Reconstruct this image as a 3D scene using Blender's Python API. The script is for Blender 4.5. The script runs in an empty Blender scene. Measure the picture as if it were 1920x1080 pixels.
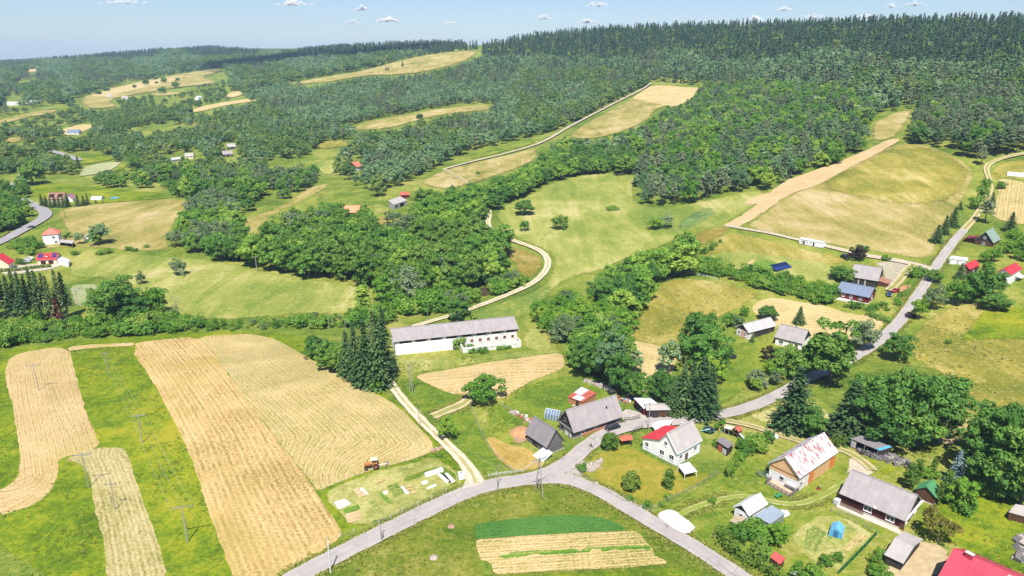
import bpy, bmesh, math, random
import numpy as np
from mathutils import Vector, Matrix, noise as mnoise
from mathutils.geometry import delaunay_2d_cdt
R = math.radians
rng = np.random.default_rng(7)
random.seed(7)
scene = bpy.context.scene
COL = scene.collection

# ---------------------------------------------------------------- camera
F = 1330.0
PITCH = math.atan(440/F)
CH = 100.0
cp, sp = math.cos(PITCH), math.sin(PITCH)
cam_d = bpy.data.cameras.new("camera")
cam_d.sensor_width = 36; cam_d.lens = F/1920*36
cam_d.clip_start = 1; cam_d.clip_end = 60000
cam = bpy.data.objects.new("camera", cam_d); COL.objects.link(cam)
cam.location = (0, 0, CH); cam.rotation_euler = (math.pi/2-PITCH, 0, 0)
scene.camera = cam

def rays(uv):
    uv = np.atleast_2d(np.asarray(uv, float))
    x = (uv[:, 0]-960)/F; y = (540-uv[:, 1])/F
    return np.stack([x, cp+y*sp, -sp+y*cp], 1)

def project(P):
    P = np.atleast_2d(np.asarray(P, float))
    X = P[:, 0]; Y = P[:, 1]; Z = P[:, 2]-CH
    d = Y*cp-Z*sp
    d = np.where(np.abs(d) < 1e-6, 1e-6, d)
    return np.stack([960+F*X/d, 540-F*(Y*sp+Z*cp)/d], 1), d

# ---------------------------------------------------------------- terrain: smooth surface through surveyed points
ZC = [ # picture column, row, height of the ground there
 (0,1080,-1),(480,1080,0),(960,1080,0),(1440,1080,0),(1920,1080,2),(0,800,-1),(400,800,0),(800,800,0),(960,905,0),(1250,850,0),
 (1500,900,0.5),(1700,950,1.5),(1900,900,3),(1400,770,0),(1460,740,0),(1610,665,1.5),(1700,590,3.5),(1740,500,6.5),(1800,430,12),(1850,340,23),
 (200,700,-1),(0,625,-4),(300,622,-4),(640,600,-5),(780,585,-6),(900,550,-6),(740,668,-2),(980,640,-3),(860,720,0),(1060,690,0),
 (90,500,-5),(250,560,-5),(450,540,-5),(600,560,-5),(320,430,-5),(60,430,-4),(200,380,-5),(130,300,-5),(230,320,-5),(20,340,-4),(0,250,-4),
 (680,500,-4),(600,450,-4),(720,400,0),(660,395,-2),(760,370,2),(920,410,0),(1030,490,-3),(880,585,-5),(800,350,6),
 (1100,350,6),(1250,400,6),(1100,470,-1),(1040,560,-5),(1200,500,-2),(1180,600,-4),(1100,620,-4),(1300,540,0),(1250,640,-1),(1400,560,3),
 (1460,430,9),(1340,460,4),(1600,460,9),(1350,390,9),(1450,370,13),(1650,350,20),(1800,330,25),(1700,265,36),(1600,545,4),(1890,525,9),
 (1920,600,6),(1850,700,4),(1700,700,2),(1450,620,0.5),
]
YC = [ # column, row, distance along the view
 (1010,280,700),(850,320,620),(1050,260,760),(1240,180,1040),(1690,205,700),(1300,280,620),(1500,220,720),(1920,285,480),(1920,200,640),
 (1920,48,1250),(1700,50,1400),(1400,56,1600),(1200,60,1750),(1000,74,1950),(900,86,2050),(850,105,1750),(720,133,1600),(560,155,1480),
 (1600,120,1000),(1300,110,1300),(1050,130,1400),
 (750,87,2600),(640,93,2700),(520,102,2900),(400,92,3800),(300,97,4000),(220,104,4100),(130,112,3900),(320,150,2000),(200,185,1500),(40,190,1450),
 (430,180,1450),(100,240,1050),(400,205,1200),(450,255,900),(560,230,1020),(700,230,960),(830,205,1080),(900,175,1250),(640,320,660),(560,360,545),(300,280,800),
 (30,116,7000),
]
WC = [(500,2700,110),(1300,2600,140),(-700,4900,90),(-2200,5600,60),(-4000,9000,62),(-3000,9500,55),(-5200,9000,40),(0,9000,60),(3000,9000,70),(6000,9000,70),(-4500,14000,40),(4500,14000,50),
      (-2600,2600,10),(-3500,4200,30),(2600,1700,160),(2200,900,120),(900,450,45),(600,250,15),(450,120,4),(-450,150,-2),(-700,350,-4),(-1100,700,0),(60,40,0),(-150,50,0),(200,50,1)]
pts = []
for u, v, z in ZC:
    d = rays((u, v))[0]; t = (z-CH)/d[2]; pts.append((d[0]*t, d[1]*t, z))
for u, v, Y in YC:
    d = rays((u, v))[0]; t = Y/d[1]; pts.append((d[0]*t, Y, CH+d[2]*t))
pts += WC
CPT = np.array(pts, float)
def polar(X, Y):
    r = np.maximum(np.hypot(X, Y), 25.0)
    return np.stack([np.arctan2(X, Y), np.log(r)], -1)
def _U(r2):
    return 0.5*r2*np.log(r2+1e-12)
_q = polar(CPT[:, 0], CPT[:, 1]); _n = len(_q)
_d2 = ((_q[:, None]-_q[None])**2).sum(-1)
_A = np.zeros((_n+3, _n+3)); _A[:_n, :_n] = _U(_d2)+np.eye(_n)*2e-4
_P = np.concatenate([np.ones((_n, 1)), _q], 1); _A[:_n, _n:] = _P; _A[_n:, :_n] = _P.T
_w = np.linalg.solve(_A, np.concatenate([CPT[:, 2], np.zeros(3)]))
def H(X, Y):
    X = np.asarray(X, float); Y = np.asarray(Y, float); sh = X.shape
    q = polar(X.ravel(), Y.ravel()); out = np.empty(len(q))
    for i in range(0, len(q), 20000):
        k = q[i:i+20000]
        d2 = ((k[:, None]-_q[None])**2).sum(-1)
        out[i:i+20000] = _U(d2)@_w[:_n]+_w[_n]+k@_w[_n+1:]
    return out.reshape(sh)
def h1(x, y): return float(H(np.array([x]), np.array([y]))[0])
_T = 40*np.exp(np.linspace(0, math.log(12000/40), 420))
def ground(uv):
    """where the sight lines through picture points meet the terrain"""
    d = rays(uv); n = len(d)
    lo = np.full(n, _T[0]); hi = np.full(n, _T[-1]); found = np.zeros(n, bool)
    for a in range(0, n, 400):
        dd = d[a:a+400]
        X = dd[:, 0:1]*_T; Y = dd[:, 1:2]*_T; Z = CH+dd[:, 2:3]*_T
        below = Z < H(X, Y)
        k = below.argmax(1); f = below.any(1)
        k = np.where(f, np.maximum(k, 1), len(_T)-1)
        lo[a:a+400] = _T[k-1]; hi[a:a+400] = _T[k]; found[a:a+400] = f
    for _ in range(24):
        m = (lo+hi)/2
        b = CH+d[:, 2]*m < H(d[:, 0]*m, d[:, 1]*m)
        hi = np.where(b, m, hi); lo = np.where(b, lo, m)
    P = d*((lo+hi)/2)[:, None]; P[:, 2] = H(P[:, 0], P[:, 1])
    return P
def g1(u, v): return Vector(ground([(u, v)])[0])
def atz(u, v, z):
    d = rays((u, v))[0]; t = (z-CH)/d[2]
    return Vector((d[0]*t, d[1]*t, z))

# ---------------------------------------------------------------- object helpers
def link(o, parent=None):
    COL.objects.link(o)
    if parent is not None: o.parent = parent
    return o
def tag(o, label=None, cat=None, group=None, kind=None):
    if label: o['label'] = label
    if cat: o['category'] = cat
    if group: o['group'] = group
    if kind: o['kind'] = kind
    return o
def thing(name, label, cat, loc=(0, 0, 0), rz=0.0, group=None):
    o = bpy.data.objects.new(name, None); o.empty_display_size = 0.3
    link(o); o.location = loc; o.rotation_euler = (0, 0, rz)
    return tag(o, label, cat, group)
def np_mesh(name, V, faces_n, loops, mats=(), midx=None):
    """mesh from numpy arrays: V (n,3), faces_n = corners per face (array), loops = flat vertex ids"""
    me = bpy.data.meshes.new(name)
    V = np.ascontiguousarray(V, np.float32)
    me.vertices.add(len(V)); me.vertices.foreach_set('co', V.ravel())
    loops = np.ascontiguousarray(loops, np.int32)
    me.loops.add(len(loops)); me.loops.foreach_set('vertex_index', loops)
    st = np.concatenate([[0], np.cumsum(faces_n)[:-1]]).astype(np.int32)
    me.polygons.add(len(faces_n)); me.polygons.foreach_set('loop_start', st)
    for m in mats: me.materials.append(m)
    if midx is not None: me.polygons.foreach_set('material_index', np.ascontiguousarray(midx, np.int32))
    me.update(calc_edges=True)
    return me
def quads_mesh(name, Q, mats=(), midx=None):
    n = len(Q)
    return np_mesh(name, Q.reshape(-1, 3), np.full(n, 4), np.arange(n*4), mats, midx)
def fattr(me, name, vals):
    a = me.attributes.new(name, 'FLOAT', 'POINT'); a.data.foreach_set('value', np.ascontiguousarray(vals, np.float32))
class MB:
    """collects boxes, prisms and tubes and links them as one mesh object"""
    def __init__(s): s.v = []; s.f = []; s.m = []; s.mats = []
    def mi(s, m):
        if m not in s.mats: s.mats.append(m)
        return s.mats.index(m)
    def poly(s, pts, faces, m):
        b = len(s.v); s.v += [tuple(p) for p in pts]; k = s.mi(m)
        for f in faces: s.f.append([b+i for i in f]); s.m.append(k)
    def box(s, c, d, m, rz=0.0, rx=0.0, ry=0.0):
        x, y, z = d[0]/2, d[1]/2, d[2]/2
        M = Matrix.Translation(c) @ Matrix.Rotation(rz, 4, 'Z') @ Matrix.Rotation(ry, 4, 'Y') @ Matrix.Rotation(rx, 4, 'X')
        p = [M @ Vector(q) for q in ((-x,-y,-z),(x,-y,-z),(x,y,-z),(-x,y,-z),(-x,-y,z),(x,-y,z),(x,y,z),(-x,y,z))]
        s.poly(p, [(0,3,2,1),(4,5,6,7),(0,1,5,4),(1,2,6,5),(2,3,7,6),(3,0,4,7)], m)
    def slab(s, quad, t, m, m2=None):
        """a sheet of thickness t hung below four corners"""
        q = [Vector(p) for p in quad]
        n = (q[1]-q[0]).cross(q[-1]-q[0]).normalized()
        if n.z < 0: q.reverse(); n = -n
        k = len(q); p = q+[a-n*t for a in q]
        s.poly(p, [tuple(range(k))], m)
        s.poly(p, [tuple(range(2*k-1, k-1, -1))]+[(i+k, (i+1) % k+k, (i+1) % k, i) for i in range(k)], m2 or m)
    def tube(s, a, b, r0, r1, m, n=8, caps=True):
        a = Vector(a); b = Vector(b); d = (b-a).normalized()
        u = d.orthogonal().normalized(); w = d.cross(u)
        p = [a+(u*math.cos(2*math.pi*i/n)+w*math.sin(2*math.pi*i/n))*r0 for i in range(n)]
        p += [b+(u*math.cos(2*math.pi*i/n)+w*math.sin(2*math.pi*i/n))*r1 for i in range(n)]
        f = [(i, (i+1) % n, (i+1) % n+n, i+n) for i in range(n)]
        if caps: f += [tuple(range(n-1, -1, -1)), tuple(range(n, 2*n))]
        s.poly(p, f, m)
    def lathe(s, c, prof, m, n=16, ax='Z'):
        c = Vector(c); p = []; f = []
        for r, z in prof:
            for i in range(n):
                a = 2*math.pi*i/n; x, y = r*math.cos(a), r*math.sin(a)
                p.append(c+(Vector((x, y, z)) if ax == 'Z' else Vector((x, z, y)) if ax == 'Y' else Vector((z, x, y))))
        for j in range(len(prof)-1):
            for i in range(n): f.append((j*n+i, j*n+(i+1) % n, (j+1)*n+(i+1) % n, (j+1)*n+i))
        s.poly(p, f, m)
    def build(s, name, parent=None, loc=None, rz=None, smooth=False):
        me = bpy.data.meshes.new(name); me.from_pydata(s.v, [], s.f)
        for m in s.mats: me.materials.append(m)
        me.polygons.foreach_set('material_index', s.m)
        bm = bmesh.new(); bm.from_mesh(me); bmesh.ops.recalc_face_normals(bm, faces=bm.faces); bm.to_mesh(me); bm.free()
        if smooth: me.polygons.foreach_set('use_smooth', [True]*len(me.polygons))
        o = bpy.data.objects.new(name, me); link(o, parent)
        if loc is not None: o.location = loc
        if rz is not None: o.rotation_euler = (0, 0, rz)
        return o
# ---------------------------------------------------------------- materials
class NT:
    def __init__(s, name, rough=0.9, spec=0.2):
        s.m = bpy.data.materials.new(name); s.m.use_nodes = True
        s.t = s.m.node_tree; s.n = s.t.nodes; s.p = s.n['Principled BSDF']; s.out = s.n['Material Output']
        s.p.inputs['Roughness'].default_value = rough
        s.p.inputs['Specular IOR Level'].default_value = spec
        s._co = None
    def N(s, t, **kw):
        n = s.n.new(t)
        for k, v in kw.items(): setattr(n, k, v)
        return n
    def L(s, a, b): s.t.links.new(a, b)
    def put(s, sock, v):
        if hasattr(v, 'is_output'): s.L(v, sock)
        else: sock.default_value = v
    def co(s):
        if s._co is None: s._co = s.N('ShaderNodeTexCoord').outputs['Object']
        return s._co
    def map(s, scale=(1, 1, 1), rz=0.0, src=None):
        m = s.N('ShaderNodeMapping'); s.L(src or s.co(), m.inputs['Vector'])
        m.inputs['Scale'].default_value = scale; m.inputs['Rotation'].default_value = (0, 0, rz)
        return m.outputs[0]
    def noise(s, scale, detail=3, rough=0.55, vec=None, dist=0.0):
        n = s.N('ShaderNodeTexNoise'); s.L(vec or s.co(), n.inputs['Vector'])
        n.inputs['Scale'].default_value = scale; n.inputs['Detail'].default_value = detail
        n.inputs['Roughness'].default_value = rough; n.inputs['Distortion'].default_value = dist
        return n.outputs['Fac']
    def math(s, op, a, b=0.0, c=None, clamp=False):
        n = s.N('ShaderNodeMath', operation=op, use_clamp=clamp)
        s.put(n.inputs[0], a); s.put(n.inputs[1], b)
        if c is not None: s.put(n.inputs[2], c)
        return n.outputs[0]
    def ramp(s, fac, stops, interp='LINEAR'):
        n = s.N('ShaderNodeValToRGB'); n.color_ramp.interpolation = interp
        e = n.color_ramp.elements
        while len(e) < len(stops): e.new(0.5)
        for i, (p, c) in enumerate(stops):
            e[i].position = p; e[i].color = (*c, 1) if len(c) == 3 else c
        s.L(fac, n.inputs[0]); return n.outputs[0]
    def step(s, fac, lo, hi):
        n = s.N('ShaderNodeMapRange'); n.inputs[1].default_value = lo; n.inputs[2].default_value = hi
        s.put(n.inputs[0], fac); return n.outputs[0]
    def mix(s, f, a, b, mode='MIX'):
        n = s.N('ShaderNodeMix', data_type='RGBA', blend_type=mode)
        s.put(n.inputs[0], f)
        for sock, v in ((n.inputs[6], a), (n.inputs[7], b)):
            s.put(sock, v if hasattr(v, 'is_output') else (*v, 1))
        return n.outputs[2]
    def attr(s, name):
        return s.N('ShaderNodeAttribute', attribute_name=name).outputs['Fac']
    def bump(s, fac, strength=0.5, dist=0.2):
        b = s.N('ShaderNodeBump'); b.inputs['Strength'].default_value = strength; b.inputs['Distance'].default_value = dist
        s.L(fac, b.inputs['Height']); s.L(b.outputs[0], s.p.inputs['Normal'])
    def col(s, c): s.put(s.p.inputs['Base Color'], c if hasattr(c, 'is_output') else (*c, 1)); return s
    def done(s): return s.m
def soften(m, k=1.0):
    '''ragged rim: the sheet thins out towards its border, where the ground below shows'''
    if m.get('rim'): return m
    m['rim'] = 1
    t = NT.__new__(NT); t.m = m; t.t = m.node_tree; t.n = t.t.nodes; t.p = t.n['Principled BSDF']; t.out = t.n['Material Output']; t._co = None
    e = t.attr('edge'); n = t.math('ADD', t.math('MULTIPLY', t.noise(0.3, 4, 0.65), 0.7), t.math('MULTIPLY', t.noise(1.6, 5, 0.8), 0.7))
    a = t.step(t.math('ADD', e, t.math('MULTIPLY', t.math('SUBTRACT', n, 0.7), 1.6)), 0.47, 0.53)
    tr = t.N('ShaderNodeBsdfTransparent'); mx = t.N('ShaderNodeMixShader')
    t.L(a, mx.inputs[0]); t.L(tr.outputs[0], mx.inputs[1]); t.L(t.p.outputs[0], mx.inputs[2]); t.L(mx.outputs[0], t.out.inputs[0])
    return m

def grass(name, stops, s1=0.018, s2=0.09, s3=0.9, streak=None, w=(0.42, 0.36, 0.30), bump=0.6, dirt=None):
    """meadow: broad drifts, patches and tufts through a colour ramp"""
    t = NT(name, 0.95, 0.1)
    v = t.map((1, 1, 1)) if streak is None else t.map((1, 0.22, 1), streak)
    a = t.noise(s1, 3, 0.6, dist=0.6); b = t.noise(s2, 5, 0.62, vec=v, dist=0.8); c = t.noise(s3, 4, 0.7)
    f = t.math('ADD', t.math('MULTIPLY', a, w[0]), t.math('ADD', t.math('MULTIPLY', b, w[1]), t.math('MULTIPLY', c, w[2])))
    k = t.ramp(t.step(f, 0.44, 0.64), stops)
    sp = t.noise(0.55, 5, 0.8, dist=0.4)
    k = t.mix(t.math('MULTIPLY', t.step(sp, 0.54, 0.66), 0.75), k, stops[-1][1])
    k = t.mix(t.math('MULTIPLY', t.step(t.noise(0.33, 5, 0.75, dist=0.5), 0.55, 0.67), 0.65), k, stops[0][1])
    if dirt:
        d = t.noise(0.05, 6, 0.7, dist=0.5)
        k = t.mix(t.step(d, dirt[0], dirt[0]+0.08), k, dirt[1])
    t.col(k); t.bump(t.math('ADD', c, t.noise(3.0, 2)), bump, 0.5)
    return t.done()

G_LUSH = grass('lush_grass', [(0, (0.063,0.109,0.008)), (.35, (0.113,0.180,0.009)), (.62, (0.192,0.237,0.012)), (1, (0.305,0.285,0.022))])
G_GREEN = grass('green_grass', [(0, (0.053,0.102,0.012)), (.4, (0.106,0.178,0.016)), (.7, (0.179,0.224,0.024)), (1, (0.275,0.281,0.040))], s3=1.2)
G_MEAD = grass('meadow_grass', [(0, (0.122,0.187,0.028)), (.35, (0.204,0.244,0.039)), (.65, (0.296,0.302,0.070)), (1, (0.439,0.395,0.168))], streak=0.5)
G_DRY = grass('dry_meadow', [(0, (0.134,0.154,0.021)), (.35, (0.224,0.206,0.030)), (.65, (0.323,0.270,0.056)), (1, (0.466,0.383,0.150))], streak=-0.3)
G_STRAWY = grass('pale_meadow', [(0, (0.155,0.164,0.030)), (.35, (0.266,0.233,0.056)), (.65, (0.361,0.293,0.096)), (1, (0.481,0.379,0.202))], streak=0.2)
G_ORANGE = grass('rusty_meadow', [(0, (0.136,0.138,0.019)), (.4, (0.221,0.175,0.028)), (.7, (0.289,0.230,0.057)), (1, (0.408,0.331,0.162))])
G_LAWN = grass('lawn_grass', [(0, (.13,.17,.015)), (.4, (.21,.215,.02)), (.7, (.27,.23,.03)), (1, (.36,.28,.06))], s2=0.2)
G_FOREST = grass('woodland_ground', [(0, (.02,.04,.01)), (.4, (.04,.075,.012)), (.7, (.07,.12,.018)), (1, (.12,.17,.03))])
G_BLUE = grass('bluish_crop', [(0, (0.075,0.147,0.040)), (.4, (0.135,0.210,0.056)), (.7, (0.210,0.273,0.072)), (1, (0.360,0.336,0.096))])
G_MOWN = grass('mown_grass', [(0, (.18,.2,.04)), (.35, (.27,.28,.07)), (.65, (.36,.34,.11)), (1, (.47,.42,.18))], s2=.15)

def rows(name, period, cols, amp=0.5, patch=0.06, tint=None, sharp=(0.2, 0.9), bump=0.5, fade=0.35):
    """mown or planted rows that follow the 'rowd' coordinate of the field"""
    t = NT(name, 0.95, 0.1)
    r = t.attr('rowd')
    wob = t.math('MULTIPLY', t.math('SUBTRACT', t.noise(0.04, 2), 0.5), amp*1.6)
    wob2 = t.math('MULTIPLY', t.math('SUBTRACT', t.noise(0.9, 2), 0.5), amp*1.0)
    ph = t.math('MULTIPLY', t.math('ADD', r, t.math('ADD', wob, wob2)), 2*math.pi/period)
    sn = t.math('MULTIPLY_ADD', t.math('ADD', t.math('MULTIPLY', t.math('SINE', ph), .6), t.math('MULTIPLY', t.math('SINE', t.math('MULTIPLY_ADD', ph, .61, t.math('MULTIPLY', t.noise(.15, 3), 9.0))), .4)), 0.5, 0.5)
    fine = t.noise(1.6, 5, 0.75)
    big = t.noise(patch, 5, 0.65, dist=0.7)
    sn = t.math('MULTIPLY_ADD', t.math('SUBTRACT', sn, 0.55), t.math('MULTIPLY', t.step(t.noise(0.22, 4, 0.7), 0.30, 0.62), 1.0), 0.55)
    s2 = t.math('ADD', t.math('MULTIPLY', sn, 0.38), t.math('MULTIPLY', t.math('SUBTRACT', fine, 0.46), 1.5))
    s2 = t.math('ADD', s2, t.math('MULTIPLY', t.math('SUBTRACT', big, 0.5), fade*2))
    k = t.ramp(t.step(s2, sharp[0]-.2, sharp[1]-.2), cols)
    if tint is not None:
        k = t.mix(t.math('MULTIPLY', t.step(t.noise(0.028, 5, 0.6, dist=0.6), 0.5, 0.66), tint[1]), k, tint[0])
    t.col(k); t.bump(t.math('ADD', sn, fine), bump, 0.3)
    return t.done()
R_TAN = rows('mown_straw_tan', 1.3, [(0, (0.247,0.183,0.057)), (.28, (0.413,0.287,0.112)), (.6, (0.543,0.389,0.176)), (1, (0.643,0.497,0.270))], 0.5, tint=((0.370,0.282,0.066), 0.55))
R_PALE = rows('mown_straw_pale', 1.6, [(0, (0.230,0.196,0.056)), (.3, (0.383,0.303,0.114)), (.65, (0.511,0.393,0.186)), (1, (0.612,0.466,0.268))], 0.6, tint=((0.307,0.270,0.114), 0.6))
R_PINK = rows('mown_straw_left', 1.4, [(0, (0.289,0.210,0.070)), (.3, (0.425,0.311,0.141)), (.6, (0.515,0.382,0.193)), (1, (0.583,0.452,0.262))], 0.5, tint=((0.356,0.298,0.070), 0.6))
R_GREY = rows('mown_hay_greenish', 2.1, [(0, (0.198,0.181,0.056)), (.3, (0.342,0.292,0.111)), (.65, (0.469,0.387,0.200)), (1, (0.576,0.456,0.289))], 0.6)
R_HAY = rows('mown_hay_arcs', 2.4, [(0, (0.234,0.185,0.061)), (.28, (0.434,0.320,0.141)), (.65, (0.533,0.396,0.192)), (1, (0.600,0.455,0.253))], 1.2)
R_CROPT = rows('crop_rows_tan', 0.85, [(0, (0.138,0.172,0.026)), (.3, (0.344,0.275,0.097)), (.6, (0.499,0.370,0.167)), (1, (0.602,0.456,0.246))], 0.12, sharp=(.15, .8))
R_CROPG = rows('crop_rows_green', 1.0, [(0, (.06,.16,.015)), (.45, (.13,.23,.03)), (.7, (.30,.30,.08)), (1, (.52,.42,.18))], 0.15)
R_DGREEN = rows('green_crop', 0.5, [(0, (0.038,0.116,0.019)), (.5, (0.068,0.168,0.030)), (1, (0.120,0.210,0.045))], 0.1)
R_GARDEN = rows('garden_beds', 1.3, [(0, (.07,.15,.02)), (.4, (.19,.23,.05)), (.7, (.36,.33,.11)), (1, (.54,.44,.22))], 0.3)
R_BARE = rows('bare_pale_soil', 1.5, [(0, (0.361,0.258,0.114)), (.4, (0.473,0.344,0.176)), (1, (0.585,0.447,0.273))], 0.3)
R_CREAM = rows('cream_stubble', 1.6, [(0, (0.311,0.245,0.092)), (.3, (0.441,0.343,0.150)), (.65, (0.540,0.425,0.209)), (1, (0.604,0.490,0.284))], 0.5)
R_OCHRE = grass('ochre_grain', [(0, (.24,.17,.035)), (.4, (.36,.25,.06)), (1, (.48,.34,.11))])

def road_mat(name, base, dark, crack=True):
    t = NT(name, 0.9, 0.25)
    n = t.noise(0.25, 4, 0.6); f = t.noise(6, 3, 0.7); x = t.attr('cross')
    k = t.mix(t.step(n, 0.38, 0.66), base, dark)
    k = t.mix(t.math('MULTIPLY', f, 0.35), k, tuple(c*0.7 for c in dark))
    vo = t.N('ShaderNodeTexVoronoi'); vo.inputs['Scale'].default_value = 0.22; t.L(t.co(), vo.inputs['Vector'])
    k = t.mix(t.math('MULTIPLY', vo.outputs['Color'], 0.30), k, dark)
    ve = t.N('ShaderNodeTexVoronoi', feature='DISTANCE_TO_EDGE'); ve.inputs['Scale'].default_value = 0.3; t.L(t.map((1, 1, 1)), ve.inputs['Vector'])
    k = t.mix(t.math('MULTIPLY', t.math('LESS_THAN', ve.outputs['Distance'], 0.02), t.math('MULTIPLY', t.step(t.noise(.12, 2), .5, .55), .6)), k, tuple(c*.5 for c in dark))
    k = t.mix(t.math('MULTIPLY', t.step(t.math('ABSOLUTE', t.math('SUBTRACT', t.math('ABSOLUTE', x), .45)), .22, .0), .22), k, tuple(c*.75 for c in dark))
    ax = t.math('ABSOLUTE', x)
    edge = t.math('ADD', ax, t.math('MULTIPLY', t.math('SUBTRACT', t.noise(0.5, 4, 0.7), 0.5), 0.6))
    k = t.mix(t.step(edge, 0.90, 1.06), k, (.42,.36,.22))
    t.col(k); t.bump(f, 0.2, 0.05)
    return t.done()
M_ASPH = road_mat('worn_asphalt', (0.418,0.376,0.346), (0.340,0.309,0.286))
M_ASPH2 = road_mat('grey_asphalt', (0.337,0.322,0.322), (0.271,0.257,0.262))
def track_mat(name, c1, c2, mid, gap=0.25):
    t = NT(name, 0.95, 0.1)
    n = t.noise(0.4, 5, 0.65); f = t.noise(3, 4, 0.7); ax = t.math('ABSOLUTE', t.attr('cross'))
    k = t.mix(t.step(n, 0.35, 0.68), c1, c2)
    j = t.math('MULTIPLY', t.math('SUBTRACT', f, 0.5), 0.6)
    j2 = t.math('MULTIPLY', t.math('SUBTRACT', t.noise(0.3, 4), 0.5), 0.9)
    jj = t.math('ADD', j, j2)
    c = t.math('SUBTRACT', 1.0, t.step(t.math('ADD', ax, jj), gap, gap+0.14))
    k = t.mix(t.math('MULTIPLY', c, 0.9), k, mid)
    k = t.mix(t.step(t.math('ADD', ax, j), 0.82, 1.0), k, (.24,.24,.055))
    t.col(k); t.bump(f, 0.4, 0.1)
    return t.done()
M_GRAV = track_mat('pale_gravel', (0.581,0.493,0.370), (0.484,0.405,0.290), (0.317,0.290,0.106), 0.16)
M_DIRT = track_mat('dirt_track', (0.510,0.405,0.249), (0.414,0.326,0.189), (0.229,0.229,0.060), 0.32)
M_FAINT = track_mat('faint_grassy_track', (.40,.37,.17), (.30,.31,.10), (.19,.24,.035), 0.36)
M_SHOULD = NT('gravel_shoulder').col((.58,.50,.38)).done()

def plain(name, c, rough=0.85, var=0.12, scale=0.7, spec=0.25, bump=0.0, metal=0.0, fine=8.0):
    """weathered plain surface: blotches and grain of the base colour"""
    t = NT(name, rough, spec); t.p.inputs['Metallic'].default_value = metal
    n = t.noise(scale, 5, 0.65); f = t.noise(fine, 3, 0.6)
    lo = tuple(max(0, x*(1-var*1.6)) for x in c); hi = tuple(min(0.95, x*(1+var)) for x in c)
    k = t.mix(t.step(n, 0.3, 0.7), lo, hi)
    k = t.mix(t.math('MULTIPLY', f, 0.35), k, lo)
    t.col(k)
    if bump: t.bump(f, bump, 0.03)
    return t.done()
def sheet_roof(name, c, c2, pitch=0.18, ax=0, var=0.5, streak=True, rough=0.85, joints=1.15, moss=None):
    """corrugated or ribbed sheets: ribs run down the slope (local y), joints along the ridge"""
    t = NT(name, rough, 0.25)
    sx = t.N('ShaderNodeSeparateXYZ'); t.L(t.co(), sx.inputs[0])
    u = sx.outputs[ax]
    rib = t.math('MULTIPLY_ADD', t.math('SINE', t.math('MULTIPLY', u, 2*math.pi/pitch)), .5, .5)
    n = t.noise(0.45, 6, 0.7); st = t.noise(1.2, 5, 0.7, vec=t.map((1, .12, .12) if ax == 0 else (.12, 1, .12)))
    k = t.mix(t.step(n, 0.32, 0.68), c, c2)
    k = t.mix(t.math('MULTIPLY', t.step(st, 0.42, 0.72), var), k, tuple(x*0.62 for x in c))
    sheet = t.N('ShaderNodeTexWhiteNoise', noise_dimensions='2D')
    cell = t.N('ShaderNodeCombineXYZ'); t.L(t.math('FLOOR', t.math('DIVIDE', u, joints)), cell.inputs[0])
    t.L(t.math('FLOOR', t.math('DIVIDE', sx.outputs[1-ax], 1.6)), cell.inputs[1]); t.L(cell.outputs[0], sheet.inputs[0])
    k = t.mix(t.math('MULTIPLY', sheet.outputs[0], 0.28), k, tuple(x*0.72 for x in c2))
    sp_ = t.noise(4, 4, 0.75); k = t.mix(t.step(sp_, 0.60, 0.7), k, tuple(x*0.6 for x in c))
    if moss: k = t.mix(t.math('MULTIPLY', t.step(t.noise(0.8, 6, 0.75), 0.55, 0.68), 0.7), k, moss)
    t.col(k); t.bump(rib, 0.5, 0.05)
    return t.done()
def planks(name, c, c2, w=0.16, ax=2, rough=0.9):
    t = NT(name, rough, 0.15)
    sx = t.N('ShaderNodeSeparateXYZ'); t.L(t.co(), sx.inputs[0])
    u = sx.outputs[2] if ax == 2 else t.math('ADD', sx.outputs[0], sx.outputs[1])
    fl = t.math('FLOOR', t.math('DIVIDE', u, w)); fr = t.math('FRACT', t.math('DIVIDE', u, w))
    wn = t.N('ShaderNodeTexWhiteNoise', noise_dimensions='1D'); t.L(fl, wn.inputs['W'])
    k = t.mix(wn.outputs[0], c, c2)
    g = t.noise(1.5, 5, 0.7, vec=t.map((.3, .3, 4) if ax == 2 else (4, 4, .3)))
    k = t.mix(t.math('MULTIPLY', g, 0.6), k, tuple(x*0.55 for x in c))
    k = t.mix(t.math('LESS_THAN', fr, 0.12), k, tuple(x*0.3 for x in c))
    t.col(k); t.bump(fr, 0.3, 0.02)
    return t.done()

W_WHITE = plain('white_render', (0.839,0.827,0.811), 0.9, 0.06, bump=.1)
W_OLDWHITE = plain('old_whitewash', (0.777,0.756,0.724), 0.92, 0.14, 0.5, bump=.2)
W_CREAM = plain('cream_render', (.78,.68,.48), 0.9, 0.06)
W_GREYB = plain('grey_block', (.46,.45,.44), 0.9, 0.15)
W_PINK = plain('salmon_render', (.72,.36,.26), 0.9, 0.1)
W_PINKW = plain('pale_pink_plaster', (.70,.60,.55), 0.9, 0.1)
P_DARK = planks('dark_boards', (.05,.042,.04), (.085,.072,.065), 0.2, 0)
P_GREY = planks('grey_weathered_boards', (.16,.15,.145), (.26,.245,.235), 0.2, 0)
P_LOG = planks('grey_logs', (.13,.12,.115), (.24,.225,.21), 0.3, 2)
P_BROWN = planks('brown_boards', (.11,.05,.03), (.17,.085,.05), 0.16, 0)
P_RED = planks('dark_red_boards', (.16,.022,.018), (.22,.035,.03), 0.2, 2)
P_DKRED = planks('maroon_boards', (.06,.016,.014), (.095,.024,.02), 0.2, 2)
P_TAN = planks('fresh_pine_boards', (0.775,0.463,0.213), (0.900,0.575,0.300), 0.2, 0)
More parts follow.
